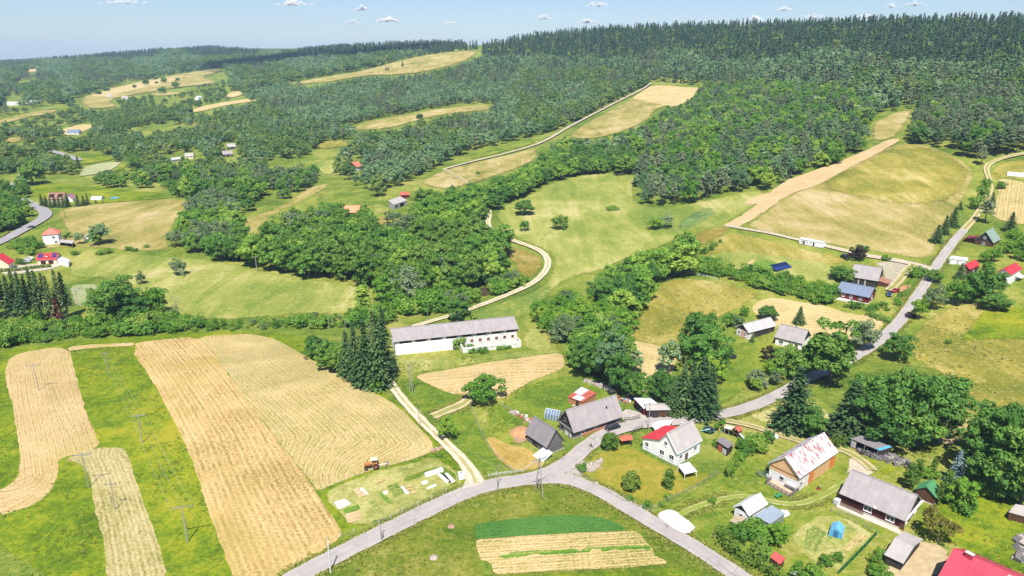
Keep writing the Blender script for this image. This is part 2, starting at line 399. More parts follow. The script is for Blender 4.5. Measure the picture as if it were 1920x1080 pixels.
P_ORANGE = planks('orange_boards', (0.750,0.225,0.060), (0.900,0.325,0.096), 0.25, 0)
P_BRICKY = plain('orange_brick', (.50,.22,.11), 0.9, 0.2, 1.5)
RF_GREY = sheet_roof('grey_fibre_cement', (0.309,0.277,0.271), (0.385,0.345,0.334))
RF_GREY2 = sheet_roof('grey_fibre_cement_dark', (0.200,0.187,0.191), (0.260,0.239,0.239))
RF_PALE = sheet_roof('pale_fibre_cement', (0.393,0.362,0.341), (0.471,0.428,0.397), moss=(0.359,0.329,0.227))
RF_WHITE = sheet_roof('white_sheet_metal', (0.612,0.620,0.637), (0.680,0.680,0.689), 0.3, var=0.12, rough=.6)
RF_BLUEG = sheet_roof('blue_grey_sheet', (.25,.30,.35), (.29,.34,.39), 0.3, var=0.12, rough=.6)
RF_NAVY = sheet_roof('slate_blue_sheet', (.16,.19,.27), (.19,.225,.31), 0.3, var=0.1, rough=.6)
RF_GREEN = sheet_roof('green_sheet', (.07,.24,.10), (.10,.30,.13), 0.25, var=0.15, rough=.6)
RF_SAGE = sheet_roof('sage_sheet', (.22,.30,.25), (.27,.35,.29), 0.25, var=0.15, rough=.6)
RF_RED = sheet_roof('red_sheet', (.52,.035,.045), (.60,.05,.06), 0.3, var=0.12, rough=.55)
RF_CRIM = sheet_roof('crimson_sheet', (.42,.045,.075), (.50,.065,.10), 0.3, var=0.15, rough=.55)
RF_BRICK = sheet_roof('brick_red_sheet', (.42,.10,.06), (.50,.14,.09), 0.25, var=0.3)
RF_ORANGE = sheet_roof('orange_tiles', (.66,.25,.13), (.74,.32,.18), 0.3, var=0.25)
RF_CORAL = sheet_roof('coral_tiles', (.62,.16,.11), (.70,.21,.15), 0.3, var=0.25)
RF_BROWN = sheet_roof('brown_tiles', (.30,.14,.10), (.38,.19,.14), 0.3, var=0.3)
RF_SILVER = sheet_roof('silver_sheet', (0.496,0.512,0.536), (0.560,0.576,0.592), 0.3, var=0.2, rough=.5)
def patched():
    t = NT('peeling_red_white_roof', 0.6, 0.3)
    sx = t.N('ShaderNodeSeparateXYZ'); t.L(t.co(), sx.inputs[0])
    cu = t.math('FLOOR', t.math('DIVIDE', sx.outputs[0], 0.95)); 
    wn = t.N('ShaderNodeTexWhiteNoise', noise_dimensions='1D'); t.L(cu, wn.inputs['W'])
    off = t.N('ShaderNodeCombineXYZ'); t.L(t.math('MULTIPLY', wn.outputs[0], 40), off.inputs[1])
    va = t.N('ShaderNodeVectorMath', operation='ADD'); t.L(t.map((1.1, .55, .55)), va.inputs[0]); t.L(off.outputs[0], va.inputs[1])
    n = t.noise(1.0, 5, 0.72, vec=va.outputs[0])
    k = t.mix(t.step(n, 0.512, 0.55), (.58,.56,.55), (.33,.10,.09))
    n2 = t.noise(2.0, 3, 0.6, vec=va.outputs[0])
    k = t.mix(t.step(n2, 0.60, 0.63), k, (.30,.29,.30))
    fr = t.math('FRACT', t.math('DIVIDE', sx.outputs[0], 0.95))
    k = t.mix(t.math('LESS_THAN', fr, 0.07), k, (.45,.42,.42))
    t.col(k); return t.done()
RF_PATCH = patched()
TRIM = plain('white_trim', (.8,.8,.79), 0.6, 0.04)
M_POLE = plain('weathered_concrete_pole', (.36,.345,.32), .9, .15)
M_GLASS = plain('dark_window_glass', (.035,.045,.06), 0.08, 0.1, spec=0.6)
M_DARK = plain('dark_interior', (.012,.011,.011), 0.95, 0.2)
M_CONC = plain('pale_concrete', (.55,.53,.49), 0.9, 0.12, bump=.2)
M_WOODG = plain('grey_pole_wood', (.33,.30,.27), 0.9, 0.2)
M_STEEL = plain('galvanised_steel', (.42,.43,.44), 0.5, 0.1, metal=.6)
M_PORC = plain('brown_insulator', (.16,.10,.07), 0.3, 0.1)
M_WIRE = plain('weathered_wire', (.42,.42,.42), 0.5, 0.05, metal=.3)
M_BLACKP = plain('black_car_paint', (.012,.012,.014), 0.15, 0.1, spec=0.6)
M_TYRE = plain('black_rubber', (.02,.02,.02), 0.85, 0.1)
M_PLASTW = plain('white_plastic', (.80,.81,.82), 0.45, 0.05)
M_TARPW = plain('white_tarp', (.74,.78,.82), 0.5, 0.1, 1.2)
M_BLUE = plain('blue_plastic', (.10,.38,.62), 0.4, 0.15, 1.5)
M_STONE = plain('pale_stone', (.42,.36,.31), 0.95, 0.25, 1.5, bump=.5)
M_SOIL = plain('brown_soil', (.34,.22,.12), 0.95, 0.2, 0.8, bump=.4)
M_HEAP = plain('rusty_straw_heap', (.46,.25,.12), 0.95, 0.2, 0.8, bump=.5)
M_PALEGR = plain('white_crushed_gravel', (0.720,0.693,0.666), 0.95, 0.07, 0.8, bump=.4)
M_SOLAR = plain('blue_solar_cells', (.02,.04,.16), 0.15, 0.2, 3, spec=.6)
M_RUST = plain('rust_red_paint', (.36,.07,.04), 0.8, 0.2)
M_GREENP = plain('green_paint', (.04,.22,.09), 0.5, 0.1)
M_HOLE = M_DARK
# ---------------------------------------------------------------- the ground and what lies flat on it
def build_ground():
    az = np.radians(np.linspace(-62, 62, 330)); rr = 22*np.exp(np.linspace(0, math.log(10800/22), 400))
    A, Rr = np.meshgrid(az, rr, indexing='ij')
    X = Rr*np.sin(A); Y = Rr*np.cos(A); Z = H(X, Y)
    V = np.stack([X, Y, Z], -1).reshape(-1, 3); n, m = A.shape
    i = np.arange((n-1)*m).reshape(n-1, m)[:, :-1].ravel()
    L = np.stack([i, i+m, i+m+1, i+1], 1)[:, ::-1]
    me = np_mesh('ground', V, np.full(len(L), 4), L.ravel(), [G_GROUND])
    me.polygons.foreach_set('use_smooth', np.ones(len(L), bool))
    o = bpy.data.objects.new('ground', me); link(o); tag(o, kind='structure')
G_GROUND = grass('valley_ground', [(0, (.07,.12,.014)), (.35, (.12,.18,.02)), (.65, (.18,.22,.03)), (1, (.30,.29,.07))])
def _far_wood(m):
    t = NT.__new__(NT); t.m = m; t.t = m.node_tree; t.n = t.t.nodes; t.p = t.n['Principled BSDF']; t._co = None
    ln = t.p.inputs['Base Color'].links[0].from_socket
    sx = t.N('ShaderNodeSeparateXYZ'); t.L(t.co(), sx.inputs[0])
    f = t.step(sx.outputs[1], 3000, 3800)
    t.L(t.mix(f, ln, (.022,.05,.02)), t.p.inputs['Base Color'])
_far_wood(G_GROUND)
build_ground()

def chaikin(p, n=1, closed=True):
    p = np.asarray(p, float)
    for _ in range(n):
        q = np.roll(p, -1, 0) if closed else p[1:]
        a = p if closed else p[:-1]
        r = np.empty((2*len(a), 2)); r[0::2] = a*.75+q*.25; r[1::2] = a*.25+q*.75
        if not closed: r = np.vstack([p[:1], r, p[-1:]])
        p = r
    return p
def resample(P, step, closed=True):
    P = np.asarray(P, float); Q = np.vstack([P, P[:1]]) if closed else P
    out = []
    for a, b in zip(Q[:-1], Q[1:]):
        k = max(1, int(math.ceil(np.linalg.norm(b-a)/step)))
        out += [a+(b-a)*i/k for i in range(k)]
    if not closed: out.append(Q[-1])
    return np.array(out)
def inside(pt, poly):
    pt = np.atleast_2d(pt); x, y = pt[:, 0], pt[:, 1]; c = np.zeros(len(pt), bool)
    px, py = poly[:, 0], poly[:, 1]; j = len(poly)-1
    for i in range(len(poly)):
        k = (py[i] > y) != (py[j] > y)
        with np.errstate(divide='ignore', invalid='ignore'):
            c ^= k & (x < (px[j]-px[i])*(y-py[i])/(py[j]-py[i])+px[i])
        j = i
    return c
def seg_dist(pt, line):
    pt = np.atleast_2d(pt); best = np.full(len(pt), 1e18); along = np.zeros(len(pt)); acc = 0
    for a, b in zip(line[:-1], line[1:]):
        ab = b-a; L2 = max((ab**2).sum(), 1e-9)
        t = np.clip(((pt-a)@ab)/L2, 0, 1); d = ((pt-a-t[:, None]*ab)**2).sum(1)
        k = d < best; best[k] = d[k]; along[k] = acc+t[k]*math.sqrt(L2); acc += math.sqrt(L2)
    return np.sqrt(best), along
def lift_at(P, level):
    return level*(0.025+0.00030*np.hypot(P[:, 0], P[:, 1]))
FIELDS = []      # picture outlines of the open ground: no tree may stand in front of it
def drape(name, poly, mat, level=2, smooth=1, rowl=None, rowr=None, width=60, rough=0.5, keep=True, label=None, cat=None, world=None, soft=None):
    px = chaikin(poly, smooth) if smooth else np.asarray(poly, float)
    if keep: FIELDS.append(px)
    W = ground(resample(px, 25))[:, :2] if world is None else np.asarray(world, float)
    d0 = float(np.median(np.hypot(W[:, 0], W[:, 1])))
    B = resample(W, max(1.0, d0*0.008))
    ph = rng.uniform(0, 50); amp = rough*max(0.6, d0*0.004)
    off = np.array([[mnoise.noise((p[0]*.25/max(1, d0/250)+ph, p[1]*.25/max(1, d0/250), 0)), mnoise.noise((p[0]*.25/max(1, d0/250), p[1]*.25/max(1, d0/250)+ph, 5))] for p in B])
    B = B+off*amp
    lo, hi = B.min(0), B.max(0); s = min(max(1.5, d0*0.010), math.sqrt((hi-lo).prod())/9)
    if (hi-lo).prod()/s/s > 14000: s = math.sqrt((hi-lo).prod()/14000)
    gx, gy = np.meshgrid(np.arange(lo[0], hi[0], s), np.arange(lo[1], hi[1], s))
    I = np.stack([gx.ravel(), gy.ravel()], 1)+rng.uniform(-.2, .2, (gx.size, 2))*s
    I = I[inside(I, B)]
    if len(I): I = I[seg_dist(I, np.vstack([B, B[:1]]))[0] > s*0.4]
    allp = np.vstack([B, I]) if len(I) else B
    nb = len(B)
    r = delaunay_2d_cdt([Vector(p) for p in allp], [(i, (i+1) % nb) for i in range(nb)], [], 0, 1e-4)
    P = np.array([(v.x, v.y) for v in r[0]]); T = np.array(r[2])
    T = T[inside(P[T].mean(1), B)]
    bd = seg_dist(P, np.vstack([B, B[:1]]))[0]
    V = np.column_stack([P, H(P[:, 0], P[:, 1])+lift_at(P, 1)*(level-.85*np.clip(1-bd/(max(1.5, d0*.012)), 0, 1))])
    sw = soft if soft is not None else min((max(.35, d0*.0016) if rowl is not None else max(1.2, d0*.011)), .07*math.sqrt(float(np.ptp(B[:, 0])*np.ptp(B[:, 1]))))
    if sw > 0:
        if not mat.get('rim'):
            mat = bpy.data.materials.get(mat.name+' rim') or mat.copy()
            if not mat.get('rim'): mat.name = mat.name.split('.')[0]+' rim'; soften(mat)
    e1 = V[T[:, 1]]-V[T[:, 0]]; e2 = V[T[:, 2]]-V[T[:, 0]]
    fl = (e1[:, 0]*e2[:, 1]-e1[:, 1]*e2[:, 0]) < 0; T[fl] = T[fl][:, ::-1]
    me = np_mesh(name, V, np.full(len(T), 3), T.ravel(), [mat])
    me.polygons.foreach_set('use_smooth', np.ones(len(T), bool))
    if sw > 0: fattr(me, 'edge', bd/sw)
    if rowl is not None:
        dl = seg_dist(P, ground(rowl)[:, :2])[0]
        if rowr is not None:
            dr = seg_dist(P, ground(rowr)[:, :2])[0]; dl = dl/(dl+dr+1e-6)*width
        fattr(me, 'rowd', dl)
    o = bpy.data.objects.new(name, me); link(o)
    tag(o, label, cat, kind=None if cat else 'structure')
    return o

ROADS = []
def ribbon(name, line, width, mat, level=5, smooth=2, wob=0.3, keep=True, soft=0):
    if soft:
        m2 = bpy.data.materials.get(mat.name+' rim') or mat.copy()
        if not m2.get('rim'): m2.name = mat.name+' rim'; soften(m2)
        mat = m2
    px = chaikin(line, smooth, False)
    C = ground(resample(px, 12, False))[:, :2]
    d0 = float(np.median(np.hypot(C[:, 0], C[:, 1])))
    C = resample(C, max(1.2, d0*0.006), False)
    for _ in range(3): C[1:-1] = C[1:-1]*.5+(C[:-2]+C[2:])*.25
    if keep: ROADS.append((C, width))
    t = np.gradient(C, axis=0); t /= np.linalg.norm(t, axis=1)[:, None]+1e-9
    nrm = np.stack([-t[:, 1], t[:, 0]], 1); K = 7
    w = width if not hasattr(width, '__len__') else np.interp(np.linspace(0, 1, len(C)), np.linspace(0, 1, len(width)), width)
    w = np.broadcast_to(w, (len(C),))
    V = []; cr = []
    for j in range(K):
        c = -1+2*j/(K-1)
        jit = np.array([mnoise.noise((p[0]*.3, p[1]*.3, j*9.0)) for p in C])*wob if j in (0, K-1) else 0
        Q = C+nrm*((c*w/2)+np.sign(c)*jit)[:, None]
        V.append(np.column_stack([Q, H(Q[:, 0], Q[:, 1])+lift_at(Q, level)+0.03*(1-c*c)])); cr.append(np.full(len(C), c))
    V = np.stack(V, 1); n = len(C)
    i = (np.arange(n-1)[:, None]*K+np.arange(K-1)).ravel()
    L = np.stack([i, i+K, i+K+1, i+1], 1)
    me = np_mesh(name, V.reshape(-1, 3), np.full(len(L), 4), L.ravel()[::1], [mat])
    fattr(me, 'cross', np.stack(cr, 1).ravel())
    if soft:
        al = np.concatenate([[0], np.cumsum(np.linalg.norm(np.diff(C, axis=0), axis=1))]); en = np.minimum(al, al[-1]-al)[:, None]*.4
        ed = np.minimum((1-np.abs(np.stack(cr, 1)))*w[:, None]/2, en)/soft; fattr(me, 'edge', ed.ravel())
    me.polygons.foreach_set('use_smooth', np.ones(len(L), bool))
    if me.polygons[0].normal.z < 0: me.flip_normals()
    o = bpy.data.objects.new(name, me); link(o); tag(o, kind='structure')
    return o

# --- broad meadows under the fields
G_SIDE = grass('hillside_meadow', [(0, (.075,.135,.016)), (.35, (.14,.195,.022)), (.65, (.22,.245,.035)), (1, (.36,.33,.09))], streak=.4)
drape('hillside', [(1172,640),(1215,540),(1280,470),(1235,420),(1300,384),(1450,350),(1560,310),(1700,258),(1850,300),(1990,280),(1990,830),(1820,770),(1700,690),(1560,700),(1480,735),(1340,770),(1280,745),(1200,740)], G_SIDE, 1, keep=False, soft=14)
drape('valley_floor', [(-60,625),(-60,330),(150,345),(300,340),(450,400),(600,330),(640,420),(700,560),(650,600),(300,612)], G_SIDE, 1, keep=False, soft=14)
drape('barn_surrounds', [(640,612),(720,600),(800,600),(900,560),(1000,540),(1040,560),(1060,660),(1180,720),(1180,775),(1000,800),(900,820),(740,730),(640,690)], G_SIDE, 1, keep=False, soft=8)
# --- foreground, left of the road
drape('lush_meadow', [(-60,690),(0,655),(130,640),(300,625),(480,618),(640,640),(660,690),(720,730),(800,800),(880,880),(890,905),(640,1030),(540,1095),(-60,1095)], G_LUSH, 1)
drape('mown_field', [(8,690),(20,668),(60,657),(130,649),(140,690),(150,730),(165,780),(190,834),(168,848),(118,858),(108,872),(110,890),(98,920),(70,945),(40,957),(0,967),(-40,972),(-40,930),(5,918),(28,900),(38,880),(30,800),(18,745),(10,715)], R_PINK, 2,
      rowl=[(10,690),(18,760),(35,860),(38,900)], rowr=[(130,649),(150,730),(190,834),(230,960)], width=36)
drape('mown_field', [(112,866),(135,855),(172,842),(205,839),(228,839),(241,852),(250,880),(264,925),(285,980),(302,1030),(320,1095),(200,1095),(196,1040),(190,1000),(174,950),(172,915),(164,885),(150,868)], R_GREY, 2,
      rowl=[(150,857),(172,915),(190,1000),(200,1095)], rowr=[(232,845),(264,925),(302,1030),(320,1095)], width=22)
drape('stubble_strip', [(125,651),(180,646),(250,643),(255,650),(180,653),(130,660)], R_PINK, 3, smooth=0, rowl=[(125,651),(250,643)])
TOPB = [(240,645),(300,637),(380,631),(430,627),(480,627),(520,638),(580,672),(640,705),(700,737),(750,768),(800,818),(818,840)]
drape('mown_field', [(238,646),(300,637),(370,631),(395,650),(420,690),(465,752),(520,825),(565,880),(600,930),(606,945),(622,965),(640,990),(640,1010),(600,1037),(560,1057),(520,1085),(505,1095),(440,1095),(415,1030),(390,960),(368,890),(345,830),(320,780),(290,722)], R_TAN, 2,
      rowl=[(238,646),(290,722),(345,830),(390,960),(440,1095)])
drape('mown_field', [(366,632),(430,627),(480,627),(522,638),(580,672),(640,705),(700,735),(748,762),(790,805),(818,838),(803,852),(760,866),(700,881),(640,902),(602,920),(600,932),(565,882),(520,827),(465,754),(420,692),(393,651)], R_PALE, 2,
      rowl=[(238,646),(290,722),(345,830),(390,960),(440,1095)], rowr=TOPB[4:]+[(700,890)], width=84)
drape('bare_patch', [(322,752),(338,747),(343,751),(326,758)], M_SOIL and R_CREAM, 3, rowl=[(320,752),(343,748)], keep=False)
# garden plot by the junction
drape('garden_lawn', [(604,922),(640,905),(700,884),(760,869),(806,855),(835,862),(866,890),(868,902),(820,930),(760,962),(700,985),(655,990),(640,975),(612,945)], G_MOWN, 3)
drape('tall_grass', [(600,917),(700,879),(760,864),(815,845),(835,848),(872,885),(878,905),(862,912),(866,895),(832,864),(806,855),(700,886),(606,924)], G_GREEN, 4, keep=False)
drape('tall_grass', [(752,898),(790,884),(830,872),(862,895),(850,908),(820,885),(795,895),(758,908)], G_GREEN, 4, keep=False)
for k, (a, m) in enumerate([
    ([(660,920),(672,914),(690,930),(673,937)], R_BARE), ([(692,944),(702,938),(716,958),(705,962)], R_GARDEN),
    ([(706,925),(715,922),(738,942),(728,948)], R_CROPG), ([(640,958),(672,946),(678,955),(646,968)], R_CROPG), ([(645,965),(675,958),(680,975),(650,985)], R_BARE),
    ([(722,912),(745,905),(760,925),(740,935)], R_GARDEN), ([(700,905),(728,893),(732,899),(704,912)], R_CROPT), ([(755,912),(772,908),(785,925),(770,930)], R_CROPT)]):
    drape('garden_bed', a, m, 5, rowl=a[:2], keep=False, rough=.25, smooth=0)
drape('roadside_verge', [(520,1095),(600,1047),(650,1000),(705,985),(770,955),(850,917),(880,900),(885,908),(800,945),(700,995),(640,1022),(560,1072),(530,1095)], G_GREEN, 2, keep=False)
# triangle south of the road
drape('rough_meadow', [(570,1095),(640,1052),(700,1022),(780,975),(850,938),(930,915),(1010,906),(1060,912),(1120,935),(1180,968),(1260,1010),(1330,1060),(1370,1095)],
      grass('junction_meadow', [(0, (.055,.105,.009)), (.35, (.105,.155,.013)), (.65, (.17,.19,.022)), (1, (.30,.27,.07))]), 1)
drape('green_crop_plot', [(889,984),(910,980),(970,972),(1040,966),(1100,966),(1130,971),(1155,980),(1186,996),(1100,1000),(1000,1005),(889,1013)], R_DGREEN, 3, rowl=[(889,1011),(1180,995)], rough=.15, keep=False, smooth=0, soft=.3)
drape('crop_rows_plot', [(889,1012),(1000,1004),(1100,999),(1186,995),(1205,1003),(1207,1010),(1225,1030),(1228,1042),(1262,1058),(1180,1066),(1050,1072),(925,1080),(922,1068),(900,1050),(893,1030)], R_CROPT, 3.6, rowl=[(880,1090),(1262,1066)], rough=.2, keep=False, smooth=0, soft=.3)
drape('potato_rows', [(930,1034),(1040,1026),(1140,1022),(1212,1018),(1226,1030),(1218,1036),(1120,1041),(1000,1049),(925,1056)], R_CROPG, 4, rowl=[(880,1090),(1262,1066)], rough=.3, keep=False)
drape('potato_rows', [(893,1050),(918,1054),(926,1068),(922,1085),(905,1080)], G_GREEN, 4, keep=False)
drape('green_strip', [(920,1082),(1050,1075),(1180,1068),(1262,1062),(1330,1080),(1340,1110),(900,1110)], G_LUSH, 4, keep=False)
# north of the road, middle
drape('grass_field', [(738,705),(800,712),(880,745),(905,800),(912,830),(960,890),(905,898),(880,872),(845,838),(800,790),(755,740)], G_GREEN, 2)
drape('mown_field', [(772,706),(800,700),(860,690),(920,679),(980,671),(1030,664),(1058,663),(1060,690),(1040,700),(1002,712),(960,738),(945,750),(900,746),(872,744),(840,738),(805,722)], R_HAY, 3, rowl=[(790,706),(860,700),(960,690),(1040,690),(1100,705)])
ribbon('mown_strip', [(805,785),(835,772),(868,760),(884,745)], 4.5, M_DIRT, 4, soft=.9)
drape('farm_grass', [(905,760),(945,752),(1000,714),(1062,702),(1100,706),(1160,735),(1180,760),(1180,775),(1060,775),(1000,800),(960,850),(912,830)], G_GREEN, 2)
drape('ochre_plot', [(907,822),(925,818),(955,836),(985,838),(1015,860),(1024,868),(1010,880),(975,886),(955,880),(930,858)], R_OCHRE, 3, rowl=[(907,822),(955,880)], keep=False)
drape('straw_bank', [(1020,872),(1060,855),(1085,842),(1092,838),(1085,850),(1050,872),(1015,886)], G_ORANGE, 3, keep=False)
drape('bare_yard', [(960,815),(975,803),(990,812),(992,828),(965,836)], M_SOIL, 4, keep=False)
drape('yard', [(1165,765),(1190,770),(1235,785),(1200,800),(1165,795)], M_CONC and plain('gravel_yard', (.42,.37,.32), .95, .15), 3, keep=False)
drape('grass_field', [(728,700),(740,672),(860,672),(1000,655),(1060,655),(1055,664),(900,682),(775,704)], G_MEAD, 2, keep=False)
drape('barn_meadow', [(975,650),(990,610),(1000,600),(1015,625),(1045,655),(1010,662)], G_MEAD, 2)
# white house garden and farms on the right
drape('house_lawn', [(1082,892),(1100,862),(1140,838),(1180,830),(1195,842),(1268,878),(1300,885),(1345,880),(1330,905),(1270,930),(1225,952),(1180,935),(1120,905)], G_LAWN, 2)
drape('farmyard_grass', [(1225,955),(1300,920),(1345,885),(1390,840),(1430,800),(1500,820),(1600,830),(1700,870),(1760,940),(1800,1000),(1790,1030),(1740,1000),(1700,1010),(1640,1095),(1395,1095),(1300,1010),(1240,980)],
      grass('farmyard_turf', [(0, (.07,.13,.012)), (.35, (.14,.20,.018)), (.65, (.21,.24,.03)), (1, (.32,.29,.08))], s2=.15), 1.5)
drape('yard_lawn', [(1740,905),(1800,920),(1880,930),(1930,960),(1930,1095),(1900,1075),(1790,1025),(1700,1000),(1720,985),(1740,960)], G_LUSH, 2, keep=False)
drape('yard_path', [(1590,850),(1620,862),(1645,890),(1630,896),(1600,885),(1560,905),(1520,915),(1545,900),(1585,890)], plain('packed_earth', (.50,.42,.31), .95, .15), 3, keep=False)
drape('yard_path', [(1640,1095),(1660,1060),(1705,1010),(1740,1015),(1790,1030),(1760,1095)], plain('dusty_yard', (.45,.35,.20), .95, .18), 2, keep=False)
drape('yard_path', [(1612,1060),(1640,1030),(1690,1008),(1700,1015),(1660,1045),(1620,1085),(1590,1090)], G_ORANGE, 3, keep=False)
drape('garden_bed', [(1476,1005),(1500,982),(1535,962),(1580,968),(1645,1003),(1620,1030),(1572,1078),(1530,1062),(1500,1042)], G_MEAD, 3, keep=False, smooth=0)
drape('garden_bed', [(1510,995),(1530,985),(1562,1008),(1530,1040),(1505,1030)], R_GARDEN, 4, rowl=[(1530,985),(1500,1035)], keep=False, smooth=0)
drape('garden_bed', [(1577,1030),(1612,998),(1628,1008),(1592,1040)], R_CROPT, 4, rowl=[(1577,1030),(1612,998)], keep=False, smooth=0)
drape('clipped_grass', [(1622,868),(1632,861),(1645,866),(1640,872)], G_LUSH, 4, keep=False)
drape('clipped_grass', [(1648,882),(1660,872),(1680,876),(1675,889),(1655,892)], G_LUSH, 4, keep=False)
ribbon('farm_track', [(1245,985),(1275,965),(1310,950),(1350,938),(1395,930),(1430,938),(1470,948),(1510,945),(1545,930),(1575,912),(1605,893)], 2.6, M_FAINT, 4, soft=.9)
# right-hand meadows
drape('hill_meadow', [(1690,655),(1720,610),(1760,580),(1800,570),(1850,560),(1960,590),(1960,780),(1900,770),(1830,760),(1800,735),(1760,700),(1715,680)], G_DRY, 2)
drape('lush_patch', [(1820,600),(1860,570),(1960,580),(1960,640),(1900,640),(1830,640),(1740,655),(1800,630)], G_LUSH, 3)
drape('meadow', [(1700,800),(1720,830),(1800,840),(1820,810),(1850,760),(1800,740)], G_STRAWY, 2, keep=False)
drape('roadside_verge', [(1390,775),(1450,752),(1480,735),(1500,740),(1560,775),(1590,800),(1480,815),(1420,790)], G_MEAD, 2, keep=False)
# houses in the middle right
drape('yellow_meadow', [(1174,638),(1190,600),(1212,560),(1235,532),(1265,521),(1310,522),(1380,535),(1432,548),(1400,575),(1360,592),(1330,612),(1290,636),(1240,650)], G_DRY, 2)
drape('mown_field', [(1402,580),(1425,563),(1450,557),(1500,566),(1545,573),(1590,588),(1640,594),(1660,604),(1650,625),(1600,640),(1540,640),(1480,622),(1445,605)], R_CREAM, 2, rowl=[(1400,560),(1660,590)])
drape('cottage_lawn', [(1345,660),(1375,640),(1440,640),(1470,660),(1440,690),(1430,715),(1390,740),(1350,770),(1335,760),(1345,700)], G_GREEN, 2)
drape('mown_field', [(1172,640),(1200,640),(1240,650),(1272,668),(1262,700),(1230,740),(1190,740),(1170,690)], R_CREAM, 2, rowl=[(1172,640),(1240,650)], keep=False)
drape('garden_lawn', [(1300,495),(1340,470),(1420,470),(1470,480),(1560,490),(1590,520),(1560,545),(1480,530),(1400,520),(1330,515)], G_MEAD, 2, keep=False)
drape('meadow', [(1300,490),(1330,455),(1365,432),(1430,446),(1500,465),(1580,480),(1600,492),(1560,500),(1480,488),(1400,478),(1340,478)], G_DRY, 2)
drape('rusty_patch', [(1285,446),(1320,428),(1350,424),(1380,430),(1345,452),(1310,468),(1288,474)], G_ORANGE, 3, soft=5)
drape('bluish_crop', [(1258,422),(1290,400),(1330,384),(1352,392),(1345,408),(1300,432),(1270,442)], G_BLUE, 3, soft=7)
drape('vegetable_plot', [(1392,514),(1415,492),(1432,488),(1460,493),(1440,515),(1415,525)], R_CROPG, 4, rowl=[(1392,514),(1425,488)], keep=False)
drape('bare_plot', [(1374,512),(1407,488),(1421,489),(1388,515)], R_CREAM, 4, rowl=[(1374,512),(1407,488)], keep=False)
drape('farm_yard', [(1640,490),(1690,488),(1745,500),(1735,512),(1700,510),(1680,545),(1650,545),(1655,515)], plain('pale_yard', (.38,.34,.24), .95, .2), 2, keep=False)
# the two big hill fields and the bare strip
drape('hill_field', [(1385,428),(1420,405),(1470,370),(1530,340),(1600,305),(1690,264),(1745,274),(1790,290),(1822,310),(1834,330),(1815,372),(1790,412),(1768,450),(1752,492),(1720,488),(1660,476),(1600,470),(1500,448)], G_STRAWY, 2)
drape('hill_field', [(1510,352),(1600,305),(1690,264),(1745,274),(1790,290),(1822,310),(1834,330),(1815,365),(1790,382),(1720,392),(1600,375)], G_DRY, 3, keep=False, soft=12)
drape('bare_strip', [(1352,425),(1385,408),(1420,384),(1436,370),(1465,342),(1520,323),(1580,302),(1640,275),(1668,262),(1696,260),(1645,290),(1585,320),(1532,350),(1478,366),(1452,386),(1408,416),(1375,431)], R_BARE, 4, soft=.6, rowl=[(1360,420),(1440,370),(1580,310),(1690,262)])
drape('bare_strip', [(1395,378),(1440,362),(1468,358),(1440,380),(1400,388)], R_BARE, 4, rowl=[(1395,378),(1468,358)])
drape('hill_field', [(1626,240),(1640,226),(1665,214),(1700,205),(1722,203),(1708,225),(1692,258),(1660,265),(1632,270)], G_STRAWY, 3)
drape('big_meadow', [(922,398),(950,384),(985,368),(1030,345),(1075,330),(1130,325),(1196,325),(1190,355),(1195,382),(1240,390),(1290,382),(1340,372),(1400,358),(1445,358),(1420,385),(1370,420),(1290,435),(1255,462),(1190,480),(1140,508),(1070,522),(1042,545),(1035,562),(960,575),(945,570),(1000,545),(1028,515),(1036,488),(1018,468),(980,455),(945,438)], G_MEAD, 2)
drape('track_bank', [(935,455),(980,466),(1012,480),(1022,495),(1008,520),(985,530),(960,495)], G_ORANGE, 2)
drape('track_verge', [(700,600),(780,612),(840,600),(880,590),(940,565),(1010,545),(1040,555),(1000,590),(960,600),(880,600),(800,612),(740,616)], G_MEAD, 2, keep=False)
drape('hill_field', [(1240,200),(1220,228),(1150,256),(1090,264),(1056,258),(1080,240),(1130,212),(1180,186),(1222,160),(1260,160),(1311,166),(1296,188),(1268,204)], G_STRAWY, 3)
drape('mown_top', [(1183,186),(1222,160),(1311,166),(1296,188),(1264,204),(1205,190)], R_CREAM, 4, rowl=[(1222,160),(1311,166)], keep=False, smooth=0)
drape('hill_field', [(785,348),(790,338),(832,318),(872,308),(940,294),(1010,276),(1014,298),(975,316),(930,332),(895,345),(860,352),(830,358)], G_STRAWY, 3)
drape('green_slope', [(832,312),(870,300),(930,276),(1000,258),(1014,268),(940,288),(872,303)], G_GREEN, 3)
drape('hill_field', [(688,132),(735,117),(800,104),(850,97),(902,94),(892,106),(870,118),(800,136),(740,143),(690,142),(640,152),(590,158),(528,162),(560,154),(620,144)], G_STRAWY, 3)
drape('hill_field', [(640,244),(700,226),(760,216),(820,205),(870,198),(935,198),(920,208),(850,213),(790,226),(740,241),(690,246)], G_STRAWY, 3)
drape('hill_field', [(590,272),(620,265),(680,262),(678,272),(640,276),(600,282)], G_DRY, 3)
drape('hill_field', [(140,186),(180,172),(240,158),(300,146),(360,136),(417,127),(420,134),(380,145),(425,154),(380,160),(330,166),(270,176),(210,188),(235,202),(180,206),(150,204)], G_STRAWY, 3)
drape('mown_top', [(165,180),(240,160),(330,144),(340,150),(260,168),(180,186)], R_CREAM, 4, rowl=[(165,180),(330,144)], keep=False)
drape('hill_field', [(350,212),(370,202),(420,192),(465,186),(500,184),(470,192),(430,197),(392,206),(358,214)], R_CREAM, 3, rowl=[(350,212),(500,184)])
drape('hill_field', [(420,183),(430,174),(458,170),(455,178),(440,184)], R_CREAM, 3, rowl=[(420,183),(458,170)])
drape('hill_field', [(-30,232),(30,218),(70,208),(112,204),(108,212),(60,220),(0,236)], G_STRAWY, 3)
